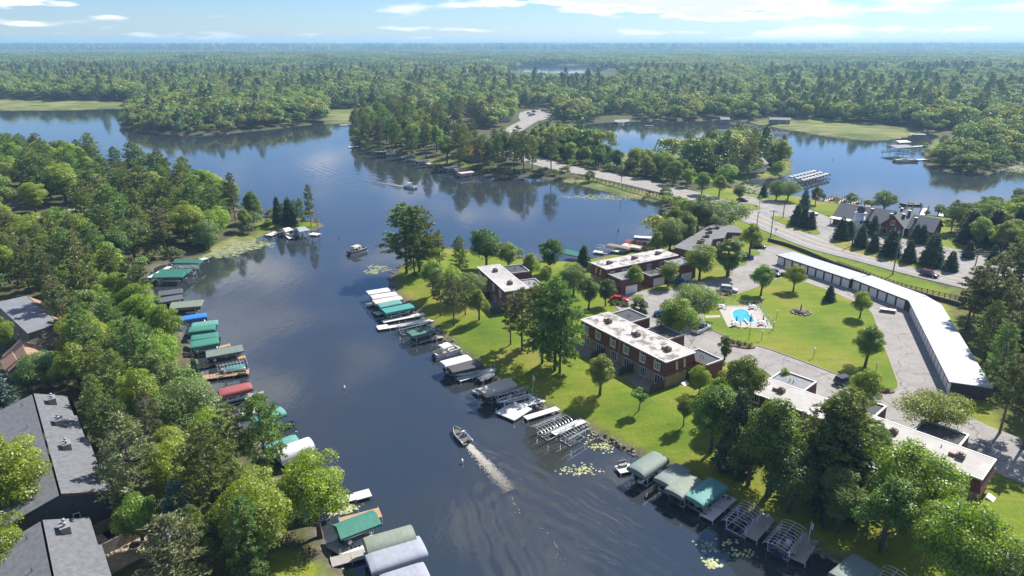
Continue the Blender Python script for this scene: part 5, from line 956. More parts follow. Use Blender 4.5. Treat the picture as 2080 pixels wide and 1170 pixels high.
for a in [('boat lift with brick red canopy on the north dock',(1273,487),(1310,493),3.3,'red','peak',None), ('boat lift with tan canopy next to the red one on the north dock',(1266,494),(1304,500),3.6,'tan','flat',None), ('boat lift with dark brown canopy on the north dock',(1234,495),(1280,503),3.2,'brown','low',None), ('boat lift with green side and grey roof behind the north shore trees',(1150,508),(1176,514),4.2,'green','peak',None), ('bare boat lift frame on the north dock',(1217,495),(1250,502),3.0,None,'frame',None)]: lift(*a)
D_ = [('short pale dock beside the beige canopy',(746,619),(764,615),1.6,PLANKW), ('pale dock stub below the faded green canopy',(762,637),(782,632),2.2,PLANKW), ('long pale dock below the bright teal canopy',(777,653),(862,637),1.7,PLANKW), ('pale dock with broad end beside the bare lift frame',(790,664),(880,650),1.5,PLANKW,.55,None,(2.6,0,2.6)), ('dark shaded dock below the dark green canopy',(850,692),(898,682),2.0,WOODG), ('pale dock with grill beside the charcoal canopy',(930,771),(1003,750),1.8,PLANKW), ('small white dock end by the tan canopy',(964,797),(990,788),2.3,PLANKW), ('pale walkway behind the white swim platform',(1056,823),(1104,811),1.7,PLANKW), ('pale cross walkway under the flagpole behind the bare frame',(1060,797),(1086,811),1.4,PLANKW), ('long narrow pale dock before the open lawn',(1067,849),(1135,828),1.4,PLANKW), ('pale dock between the two bare frames before the open lawn',(1122,880),(1186,853),1.6,PLANKW), ('small white dock with bench at the end of the open lawn',(1254,954),(1284,948),2.0,PLANKW,.55,None,None,True), ('pale dock with bench beside the teal green canopy',(1434,1052),(1484,1008),1.9,PLANKW,.55,None,None,True), ('short dock stub between the pale grey and teal green canopies',(1383,1018),(1398,1008),1.4,WOODG), ('speckled brown wooden dock between bare frames',(1522,1092),(1564,1046),2.0,WOODG), ('grey wooden dock carrying the leaning flagpole',(1616,1138),(1648,1088),2.2,WOODG,.55,None,None,True),
 ('white dock along the cove lifts',(302,564),(345,541),1.5,PLANKW), ('white dock at the cove reaching the open water',(420,524),(392,531),1.8,PLANKW), ('long brown wooden dock below the large green canopy',(468,700),(362,724),1.4,WOOD), ('brown wooden dock with end beside the turquoise boat',(499,724),(384,747),1.4,WOOD), ('broad brown wooden dock with bench above the red canopy',(506,754),(410,767),2.0,WOOD,.6,None,None,True), ('grey dock beside the red canopy',(536,798),(466,812),1.5,WOODG), ('pale dock behind the leaning pine',(518,834),(459,851),1.3,PLANKW), ('white dock with L end below the lime tree',(722,1008),(606,1040),1.5,PLANKW,.55,None,(2.2,.2,1.9)), ('brown dock behind the dark green peaked canopy',(773,1040),(690,1062),2.2,WOOD), ('grey deck walkway at the bottom left docks',(752,1120),(672,1142),1.8,WOODG), ('short grey deck beside the white jet ski dock',(706,1096),(676,1118),2.6,WOODG),
 ('white dock left of the point boathouse',(545,478),(562,471),2.6,PLANKW), ('white dock before the white canopy on the point',(592,484),(580,474),1.8,PLANKW), ('white dock right of the point boathouse',(648,476),(630,474),2.6,PLANKW), ('pale dock at the left tip of the far peninsula',(708,298),(728,297),3.0,PLANKW), ('pale dock midway on the far peninsula',(868,333),(890,328),3.0,PLANKW), ('white dock end at the north shore',(1206,510),(1236,514),2.2,PLANKW), ('long pale dock of the north shore',(1244,509),(1280,514),1.6,PLANKW), ('white dock behind the willow on the north shore',(1288,480),(1330,483),2.4,PLANKW), ('dock in the marsh channel beside the headland',(690,254),(716,253),3.0,PLANKW), ('long thin dock on the far east lake',(1120,262),(1157,260),3.0,WOODG), ('pale dock to the pontoon on the east lake',(1860,324),(1890,323),2.4,PLANKW), ('second pale dock to the east lake boathouse',(1840,298),(1885,296),2.4,PLANKW), ('wide pale dock on the leafy point',(1848,272),(1880,273),3,PLANKW)]
for a in D_: dock(*a)
# marina: finger docks with tall piles
DG = 'wooden finger docks of the marina'
for lab, p0, p1, w in (('long wooden marina walkway along the shore',(1672,409),(1770,420),2.2), ('left wooden finger dock of the marina',(1694,402),(1676,408),1.6), ('middle wooden finger dock of the marina',(1720,404),(1698,412),1.6), ('right wooden finger dock of the marina',(1746,408),(1724,415),1.6), ('pale finger dock behind the red barn, left one',(1880,423),(1873,437),1.8), ('pale finger dock behind the red barn, right one',(1917,426),(1911,439),1.8), ('small finger dock behind the restaurant roof',(1848,422),(1842,430),1.8)):
    t = dock(lab, p0, p1, w, WOOD if 'wooden' in lab else PLANKW, .6, DG, posts=False); a = G0(*p0, .6); b = G0(*p1, .6); L = float(np.hypot(*(b-a)))
    for k in range(int(L/2.6)+1):
        for s in (-1, 1): MB().cyl(k*2.6+.15, s*(w/2+.14), -1.5, 1.9, .15, .15, 8).build('pile', POLEW, t)
# swim platforms, jet ski dock
p = G0(1044,834,.5); q = G0(1070,818,.5); rz = math.atan2(q[1]-p[1], q[0]-p[0]); t = thing('swim_platform', 'square white swim platform with chairs before the open lawn', 'platform', (p[0], p[1], 0), rz); MB().box(-2.6, 2.6, -2.2, 2.2, .3, .52).build('deck', PLANKW, t)
for x_, y_ in ((-2.5,-2.1),(2.5,-2.1),(2.5,2.1),(-2.5,2.1),(0,-2.1),(0,2.1)): MB().cyl(x_, y_, -1.2, 1.2, .04, .04, 6).build('post', ALU, t)
MB().box(1.2, 1.8, -.8, -.2, .522, .95).box(1.2, 1.3, -.8, -.2, .95, 1.4).build('chair', WHITE, t); MB().box(1.2, 1.8, .4, 1.0, .522, .95).box(1.2, 1.3, .4, 1.0, .95, 1.4).build('chair', WHITE, t)
p = G0(720,1102,.4); t = thing('jet_ski_dock', 'white moulded floating jet ski dock at the bottom left', 'dock', (p[0], p[1], 0), .35)
for s in (-.95, .95): MB().bev(-2.0, 1.9, s-.9, s+.9, -.1, .42, .12).bev(1.905, 2.5, s-.6, s+.6, -.1, .30, .1).build('ramp', mat('white_plastic', (.70,.68,.62), .5, .05), t)
for s in (-.95, .95):
    for k in range(5): MB().box(-1.2+k*.55, -1.0+k*.55, s-.16, s+.16, .421, .47).build('roller', BLACK, t)
# white slip canopies on the east lake
A_ = G0(1599,361,1.5); B_ = G0(1636,371,1.5); C_ = G0(1689,357,1.5); u_ = (C_-B_); v_ = (A_-B_); SG = 'rounded white slip canopies on the east lake'; rz = math.atan2(v_[1], v_[0]); nm = 0
for r_ in range(3):
    for k in range(8):
        p = B_+v_*((r_+.5)/3)+u_*((k+.5)/8); nm += 1; t = thing('slip_canopy', 'rounded white canopy over a boat slip in the %s row of the east lake marina' % ('near', 'middle', 'back')[r_], 'canopy', (p[0], p[1], 0), rz, SG); L = float(np.hypot(*v_))/3*.66; W = float(np.hypot(*u_))/8*.66
        MB().loft([[(x, y, 1.5+z) for y, z in arch_pts(W, 1.0, 8)] for x in (-L/2, L/2)], False, False, True).build('cover', CV['white'], t); MB().box(-L/2, L/2, -W/2-.3, -W/2-.05, .2, .45).build('float', WOODG, t)
        for sx in (-L*.45, L*.45):
            for sy in (-W*.48, W*.48): MB().cyl(sx, sy, -.5, 1.55, .06, .06, 5).build('post', ALU, t)
def boathouse(label, px0, px1, W, roof, z=3.0):
    a = G0(*px0, z); b = G0(*px1, z); L = float(np.hypot(*(b-a))); t = thing('boathouse', label, 'boathouse', (*(a+b)/2, 0), math.atan2(b[1]-a[1], b[0]-a[0])); MB().frus2((-L/2,L/2,-W/2,W/2), z-.3, (-L/2+.5,L/2-.5,-.3,.3), z+.35).build('roof', roof, t); MB().box(-L/2+.3, L/2-.3, -W/2+.3, -W/2+.7, .3, .6).box(-L/2+.3, L/2-.3, W/2-.7, W/2-.3, .3, .6).build('deck', WOODG, t)
    for sx in (-L*.42, 0, L*.42):
        for sy in (-W*.42, W*.42): MB().cyl(sx, sy, -1, z-.3, .09, .09, 6).build('post', WHITE, t)
    return t
boathouse('open boathouse with grey roof on the point', (600,466), (622,462), 6, CV['grey']); boathouse('small white roofed boathouse on the point', (572,467), (590,463), 4.5, CV['white'], 2.4)
boathouse('two tier dark boathouse on the east lake', (1806,297), (1844,295), 12, CV['slate'], 4.0); boathouse('white roofed upper shelter on the east lake boathouse', (1818,287), (1842,286), 8, CV['white'], 5.5)
pontoon('pontoon boat with striped seats moored on the east lake', G0(1840,327,.3), .1, 14, 5, 'silver', None); pontoon('white pontoon boat with canopy moored on the far peninsula', G0(802,314,.3), .05, 11, 3.6, 'white', 'white')
# boats under way
h3 = math.atan2(H3[1], H3[0]); pt = pontoon('dark pontoon boat with passengers crossing the narrows', B3, math.atan2(G0(745,510)[1]-G0(707,522)[1], G0(745,510)[0]-G0(707,522)[0]), 7.4, 2.6, 'dark', 'tan')
b1 = boat('dark bass boat speeding up the channel with one person aboard', B1, math.atan2(H1[1], H1[0]), 5.3, 2.1, 'silver', None, 'bass')
b2 = pontoon('white pontoon boat trailing foam in the upper bay', B2, math.atan2(H2[1], H2[0]), 7.2, 2.6, 'white', 'tan')
boat('dark fishing boat with outboard at the end of the left bank dock', G0(568,868,.3), .35, 5.6, 2.2, 'blue'); boat('white fishing boat beside the red canopy', G0(450,818,.3), .5, 5.0, 2.0, 'white'); boat('long dark fishing boat moored behind the restaurant', G0(1848,416,.3), math.pi+.05, 9, 2.6, 'dark'); pontoon('white pontoon boat with white sunshade at the condo shore', G0(908,718,.4), math.atan2(*(G0(930,712)-G0(886,726))[::-1]), 6.6, 2.4, 'white', 'white'); boat('small dark skiff tied at the pale dock with grill', G0(990,768,.3), math.atan2(*(G0(1004,762)-G0(965,778))[::-1]), 4.6, 1.8, 'dark', 'slate')
boat('small white boat on the far east lake', G0(1318,256,.3), 0, 7, 2.4, 'white'); boat('pale boat at the far landing', G0(1262,250,.3), .4, 7, 2.6, 'white')
# buoys
for px, py, lab, c_ in ((700,791,'white cylindrical buoy in the channel',WHITE), (689,484,'dark marker buoy off the point',BLACK), (623,277,'white marker buoy before the headland',WHITE), (1692,325,'dark marker buoy on the east lake',BLACK), (939,941,'tiny white float beside the wake',WHITE)):
    p = G0(px, py); t = thing('buoy', lab, 'buoy', (p[0], p[1], 0)); MB().cyl(0, 0, -.2, .75, .16, .14, 10).build('body', c_, t); MB().cyl(0, 0, .3, .42, .165, .165, 10).build('band', mat('orange_band', (.6,.2,.05), .6), t)
# ------------------------------------------------------------------ people (one seated figure, skinned from a joint skeleton)
def person(label, loc, rz, shirt, pants, z):
    J = {'pel': ((0,0,.10),.135), 'chest': ((-.03,0,.42),.15), 'neck': ((-.01,0,.60),.06), 'lsh': ((-.02,.19,.53),.065), 'lel': ((.10,.25,.28),.05), 'lwr': ((.33,.15,.30),.036), 'lha': ((.40,.13,.31),.03), 'rsh': ((-.02,-.19,.53),.065), 'rel': ((.10,-.25,.28),.05), 'rwr': ((.33,-.15,.30),.036), 'rha': ((.40,-.13,.31),.03),
         'lhip': ((.06,.10,.08),.10), 'lkn': ((.45,.12,.12),.075), 'lan': ((.47,.12,-.28),.05), 'lft': ((.62,.13,-.32),.04), 'rhip': ((.06,-.10,.08),.10), 'rkn': ((.45,-.12,.12),.075), 'ran': ((.47,-.12,-.28),.05), 'rft': ((.62,-.13,-.32),.04)}
    E_ = [('pel','chest'),('chest','neck'),('chest','lsh'),('lsh','lel'),('lel','lwr'),('lwr','lha'),('chest','rsh'),('rsh','rel'),('rel','rwr'),('rwr','rha'),('pel','lhip'),('lhip','lkn'),('lkn','lan'),('lan','lft'),('pel','rhip'),('rhip','rkn'),('rkn','ran'),('ran','rft')]
    K = list(J); me = bpy.data.meshes.new('body'); me.from_pydata([J[k][0] for k in K], [(K.index(a), K.index(b)) for a, b in E_], []); t = thing('person', label, 'person', (loc[0], loc[1], z), rz); o = put('body', me, t)
    sk = o.modifiers.new('skin', 'SKIN'); 
    for i, k in enumerate(K): me.skin_vertices[0].data[i].radius = (J[k][1], J[k][1])
    me.skin_vertices[0].data[0].use_root = True; o.modifiers.new('sub', 'SUBSURF').levels = 1; me.materials.append(pants)
    s = MB(); s.loft([[(x+.0, w*math.cos(a_), zz+ d*0) if False else (x+d*math.cos(a_), w*math.sin(a_), zz) for a_ in np.linspace(0, 6.28, 13)[:-1]] for x, w, d, zz in ((0,.19,.16,.06),(-.01,.19,.165,.25),(-.03,.215,.17,.45),(-.02,.19,.12,.56),(-.01,.075,.07,.61))]).tube([(-.02,.19,.52),(.09,.25,.30)], [.085,.07], 8).tube([(-.02,-.19,.52),(.09,-.25,.30)], [.085,.07], 8); s.build('shirt', shirt, t)
    SK = mat('skin', (.52,.32,.23), .6, .05); h = MB(); h.ball(0, 0, .76, .095, .08, .125, 10, 8).ball(.1, 0, .745, .022, .016, .03, 6, 4).ball(0, .082, .75, .02, .012, .03, 6, 4).ball(0, -.082, .75, .02, .012, .03, 6, 4).cyl(-.005, 0, .58, .68, .05, .05, 8); hd = h.build('head', SK, t)
    MB().ball(-.005, 0, .815, .105, .09, .085, 10, 6).frus2((.06,.19,-.07,.07), .80, (.06,.18,-.06,.06), .815).build('cap', WHITE, hd); MB().ball(.085, .03, .77, .012, .012, .01, 6, 4).ball(.085, -.03, .77, .012, .012, .01, 6, 4).build('eyes', BLACK, hd)
    return t
def on(o, x, y): a_ = o.rotation_euler.z; return (o.location.x+x*math.cos(a_)-y*math.sin(a_), o.location.y+x*math.sin(a_)+y*math.cos(a_))
person('person in a light blue shirt and white cap steering the bass boat', on(b1, -.75, -.46), b1.rotation_euler.z, mat('blue_shirt', (.12,.30,.60), .85), mat('khaki', (.22,.19,.15), .9), .74)
person('person in a pale shirt seated in the dark pontoon boat', on(pt, -1.6, -.75), pt.rotation_euler.z+1.5, mat('pale_shirt', (.6,.58,.54), .85), mat('dark_trousers', (.04,.04,.05), .9), .95); person('person in a dark shirt at the wheel of the dark pontoon boat', on(pt, -.6, -.6), pt.rotation_euler.z, mat('dark_shirt', (.04,.05,.07), .85), mat('khaki', (.22,.19,.15), .9), .95); person('person in a dark top on the bow bench of the dark pontoon boat', on(pt, 1.8, .75), pt.rotation_euler.z-1.5, MATS['dark_shirt'], MATS['dark_trousers'], .95)
person('person in a white shirt at the wheel of the upper bay pontoon', on(b2, -.6, -.6), b2.rotation_euler.z, mat('white_shirt', (.7,.7,.68), .85), MATS['dark_trousers'], .95)
# ------------------------------------------------------------------ cars
def car(label, px, py, rz, col, kind='suv', group=None, z=ZL+.12):
    p = G0(px, py, z); t = thing('car', label, 'car' if kind != 'pickup' else 'pickup', (p[0], p[1], z), rz, group); L = {'suv': 4.7, 'sedan': 4.7, 'pickup': 5.8, 'cart': 2.6}[kind]; W = 1.86 if kind != 'cart' else 1.3; h = {'suv': 1.68, 'sedan': 1.45, 'pickup': 1.85, 'cart': 1.8}[kind]; bm_ = col if not isinstance(col, str) else mat('car_paint_'+col, {'white': (.72,.72,.72), 'silver': (.48,.50,.53), 'beige': (.42,.38,.32), 'blue': (.04,.10,.24), 'navy': (.03,.04,.09), 'red': (.38,.03,.03), 'purple': (.10,.02,.06), 'dark': (.035,.037,.042)}[col], .25, .03, spec=.6)
    def sec(x, w, z0, z1): return [(x,-w,z0),(x,-w,z1*.72+z0*.28),(x,-w*.92,z1),(x,w*.92,z1),(x,w,z1*.72+z0*.28),(x,w,z0)]
    bz = .95 if kind != 'pickup' else 1.08; body = MB(); body.loft([sec(-L/2, W*.44, .42, bz*.9), sec(-L*.47, W*.49, .32, bz), sec(-L*.2, W*.5, .28, bz), sec(L*.18, W*.5, .28, bz), sec(L*.36, W*.49, .28, bz*.93), sec(L*.47, W*.47, .32, bz*.82), sec(L/2, W*.42, .42, bz*.7)], True, True, True); body.build('body', bm_, t)
    c0, c1 = {'suv': (-.47, .20), 'sedan': (-.36, .18), 'pickup': (-.06, .24), 'cart': (-.3, .2)}[kind]
    def cab(x0, x1, w, z): return [(x0,-w,z),(x1,-w,z),(x1,w,z),(x0,w,z)]
    g = MB(); g.loft([cab(L*c0, L*c1, W*.46, bz*.985), cab(L*c0+.28, L*c1-.62, W*.37, h-.06)], True, True, False); g.build('windows', GLASS, t); MB().bev(L*c0+.24, L*c1-.56, -W*.385, W*.385, h-.07, h, .03).build('car_roof', bm_, t)
    pl = MB(); 
    for sx in (L*c0+.2, (L*c0+L*c1)/2-.1): 
        for s in (-1, 1): pl.tube([(sx-.05, s*W*.465, bz), (sx+.12, s*W*.385, h-.05)], .045, 5)
    pl.build('pillars', bm_, t)
    if kind == 'pickup': MB().box(-L*.48, -L*.08, -W*.42, W*.42, bz+.001, bz+.03).build('truck_bed', BLACK, t)
    for sx in (-L*.31, L*.31):
        for s in (-1, 1): w = MB().tube([(sx,s*(W*.5-.20),.34),(sx,s*(W*.5+.02),.34)], [.34,.34], 14).build('wheel', RUBBER, t); MB().tube([(sx,s*(W*.5+.021),.34),(sx,s*(W*.5+.035),.34)], [.21,.18], 10).build('rim', ALU, w)
    for s in (-1, 1): MB().box(L*.455, L*.485, s*W*.34-.16, s*W*.34+.16, .62, .76).build('headlight', WHITE, t); MB().box(-L*.495, -L*.478, s*W*.38-.1, s*W*.38+.1, .68, .88).build('tail_light', mat('red_lens', (.4,.02,.02), .3), t)
    return t
rd = lambda a, b: math.atan2(*(G0(*b, ZL)-G0(*a, ZL))[::-1])
r_road = rd((1866,548),(1905,558)); lot = rd((1300,660),(1400,700)); lot2 = lot+1.57
car('dark purple suv driving on the road past the fence', 1887, 561, r_road, 'purple'); car('silver car parked near the back of the pool', 1480, 592, rd((1465,588),(1495,591)), 'silver', 'suv'); car('dark blue car beside the lawn island near the garages', 1574, 558, rd((1570,553),(1580,562)), 'navy', 'sedan'); car('beige suv parked behind the front condo', 1352, 678, rd((1336,672),(1368,684)), 'beige'); car('white pickup parked behind the large maple in the court', 1424, 672, rd((1408,678),(1436,664)), 'white', 'pickup'); car('blue car parked left of the large maple in the court', 1349, 643, rd((1336,642),(1362,646)), 'blue', 'sedan'); car('small red car half hidden by the willow near the pool', 1448, 605, rd((1440,600),(1458,607)), 'red', 'sedan'); car('blue suv parked by the dark roofed condo', 1514, 524, rd((1500,520),(1526,522)), 'blue'); car('dark car under the tree at the dark roofed condo corner', 1540, 503, rd((1526,500),(1552,503)), 'dark', 'sedan'); car('dark cart with red roof at the lower edge of the lawn island', 1716, 778, rd((1700,770),(1716,778))+1.57, 'dark', 'suv'); car('white car parked on the restaurant forecourt', 1649, 437, rd((1640,436),(1662,436)), 'white', 'sedan'); car('dark car at the pond side of the forecourt', 1507, 409, rd((1498,408),(1516,409)), 'dark', 'sedan'); car('blue car under the trees before the mid condo', 1382, 577, rd((1370,573),(1395,578)), 'blue', 'sedan'); car('dark red car in shade at the left of the parking court', 1258, 612, rd((1250,610),(1270,612)), 'red', 'sedan'); car('pale car parked beside the mid condo garage', 1372, 569, rd((1360,566),(1380,571)), 'silver', 'sedan')
for px, py, col, lab in ((1075,231,'white','white car, left in the distant parking lot'), (1078,236,'silver','silver car, front in the distant parking lot'), (1085,228,'dark','dark car in the middle of the distant parking lot'), (1082,234,'navy','navy car in the distant parking lot'), (1104,226,'dark','dark car, right in the distant parking lot'), (1110,227,'blue','blue car, far right in the distant parking lot'), (8,444,'white','white car on the shaded drive at the upper left edge'), (1899,520,'silver','silver car behind the last roadside spruce')): car(lab, px, py, .15, col, 'suv' if col != 'navy' else 'pickup')
# bins and small yard things
p = G(1948, 822); t = thing('bin', 'pair of tall dark bins at the end of the long garage', 'bin', (p[0], p[1], p[2]), -.5); MB().bev(-.35, .35, -.4, .4, 0, 1.25, .08).build('bin_body', BLACK, t); MB().bev(.45, 1.15, -.4, .4, 0, 1.25, .08).build('bin_body', BLACK, t); MB().box(-.6, 1.4, -.9, -.5, 0, .12).build('slab', CONC, t)
p = G(2042, 1078); t = thing('yard_stump', 'dark round stump on the lawn at the right edge', 'stump', (p[0], p[1], p[2])); MB().tube([(0,0,-.1),(0,0,.75)], [.5,.42], 12).build('stump', BARK, t)
# ------------------------------------------------------------------ lily pads, shore rocks, foam, brush
def scatter_discs(name, label, mt, spots, rmin, rmax, seed, z=.03):
    rg = np.random.default_rng(seed); V = []; F = []
    for px, py, sx, sy, n in spots:
        c = G0(px, py); e = G0(px+sx, py); f = G0(px, py+sy); ax = abs(e[0]-c[0]); ay = abs(f[1]-c[1])
        cl = rg.normal(0, .5, (max(3, n//14), 2))
        for k in range(n):
            q = cl[rg.integers(len(cl))]+rg.normal(0, .22, 2); x, y = c[0]+q[0]*ax, c[1]+q[1]*ay; r = rg.uniform(rmin, rmax); b = len(V); tilt = rg.uniform(-.01, .02); m = 7
            for j in range(m): a_ = j/m*6.28; V.append((x+r*math.cos(a_)*(1+rg.uniform(-.15,.15)), y+r*math.sin(a_), z+tilt*math.cos(a_)+rg.uniform(0, .012)))
            F.append(tuple(range(b, b+m)))
    me = bpy.data.meshes.new(name); me.from_pydata(V, [], F); me.materials.append(mt); o = bpy.data.objects.new(name, me); C.objects.link(o); return tag(o, label, None, None, 'stuff')
PAD = leaf_mat('lily_pads', (.22,.27,.09), (.55,.54,.32), .1, .1)
scatter_discs('lily_pads', 'yellow-green lily pads in patches along the condo shore and coves', PAD, [(1245,908,44,20,130),(1176,950,38,18,85),(905,700,22,14,60),(1490,1120,55,18,80),(1450,1148,40,14,60),(1655,1115,15,8,30),(705,1030,30,18,110),(690,960,10,6,20),(700,1150,12,10,20),(1880,335,0,0,1)], .08, .24, 4)
scatter_discs('floating_weed', 'pale floating weed on calm coves', leaf_mat('weed_mats', (.17,.20,.10), (.33,.34,.20), .05, .1), [(765,548,26,7,120),(470,500,60,12,1500),(430,515,40,8,800),(1640,262,130,14,1500),(2040,335,50,14,1400),(1250,400,110,6,400),(1530,385,25,10,500),(1500,252,30,6,300)], .2, .6, 5)
FOAM = mat('foam', (.50,.47,.41), .8, .1, 4)
def foam(name, label, B, Hd, n, len_, w0, w1, seed, curl=0.0):
    rg = np.random.default_rng(seed); V = []; F = []; side = np.array([Hd[1], -Hd[0]])
    for k in range(n):
        near_ = k < n*.965
        if near_: a = 2.6+len_*.36*rg.random()**1.25; f_ = (a-2.6)/(len_*.36); lat = rg.normal(0, .42)*(w0+(w1-w0)*.6*f_); r = rg.uniform(.025, .13)*(1.15-.85*f_)
        else: a = len_*(.2+.8*rg.random()**1.3); f_ = a/len_; lat = -(w0+(w1-w0)*f_)*.55+rg.normal(0, .22)*(.4+f_)+.5*math.sin(a*.5); r = rg.uniform(.02, .09)*(1.1-.6*f_)
        if not near_ and math.sin(a*1.7)+math.sin(a*.63+1) < rg.uniform(-1.2, 1.2): continue
        p = B-Hd*a+side*(lat+curl*a*a); an = math.atan2(Hd[1], Hd[0])+rg.normal(0, .9); b = len(V); m = 6; z_ = (.16 if near_ else .05)*rg.random()+.04
        for j in range(m): t_ = j/m*6.28; rr_ = r*rg.uniform(.5, 1.3); V.append((p[0]+rr_*math.cos(t_)*1.7*math.cos(an)-rr_*.6*math.sin(t_)*math.sin(an), p[1]+rr_*math.cos(t_)*1.7*math.sin(an)+rr_*.6*math.sin(t_)*math.cos(an), z_+rg.uniform(-.03,.03)))
        F.append(tuple(range(b, b+m)))
    me = bpy.data.meshes.new(name); me.from_pydata(V, [], F); me.materials.append(FOAM); o = bpy.data.objects.new(name, me); C.objects.link(o); return tag(o, label, None, None, 'stuff')
foam('foam', 'churned pale foam trailing behind the bass boat', B1, H1, 9000, 40, .5, 1.9, 1); foam('foam', 'white foam trail behind the pontoon in the upper bay', B2, H2, 5000, 55, .9, 2.6, 2)
ROCK = mat('shore_rocks', (.20,.165,.14), .9, .35, 1.5, .4, 6)
rg = np.random.default_rng(8); RV = []; RF = []
ico = [(0,0,1),(.89,0,.45),(.28,.85,.45),(-.72,.53,.45),(-.72,-.53,.45),(.28,-.85,.45),(.72,.53,-.45),(-.28,.85,-.45),(-.89,0,-.45),(-.28,-.85,-.45),(.72,-.53,-.45),(0,0,-1)]
icf = [(0,1,2),(0,2,3),(0,3,4),(0,4,5),(0,5,1),(1,6,2),(2,7,3),(3,8,4),(4,9,5),(5,10,1),(6,7,2),(7,8,3),(8,9,4),(9,10,5),(10,6,1),(11,7,6),(11,8,7),(11,9,8),(11,10,9),(11,6,10)]
line = densify(smooth_poly(poly0(MAIN[-38:-3]), 1), .42)
for p in line:
    if not (-80 < p[0] < 70 and 40 < p[1] < 260): continue
    for _ in range(2):
        q = p+rg.normal(0, .45, 2); s = float(sdf([q[0]], [q[1]])[0]); 
        if s < -.5 or s > 1.1: continue
        r = rg.uniform(.16, .42); b = len(RV); sc = rg.uniform(.7, 1.2, 3)*r
        RV += [(q[0]+v[0]*sc[0], q[1]+v[1]*sc[1], max(0, s*.5)+.08+v[2]*sc[2]*.75) for v in ico]; RF += [tuple(b+i for i in f) for f in icf]
me = bpy.data.meshes.new('shore_rocks'); me.from_pydata(RV, [], RF); me.materials.append(ROCK); o = bpy.data.objects.new('shore_rocks', me); C.objects.link(o); tag(o, 'rough line of brown boulders edging the condo lawn', None, None, 'stuff')
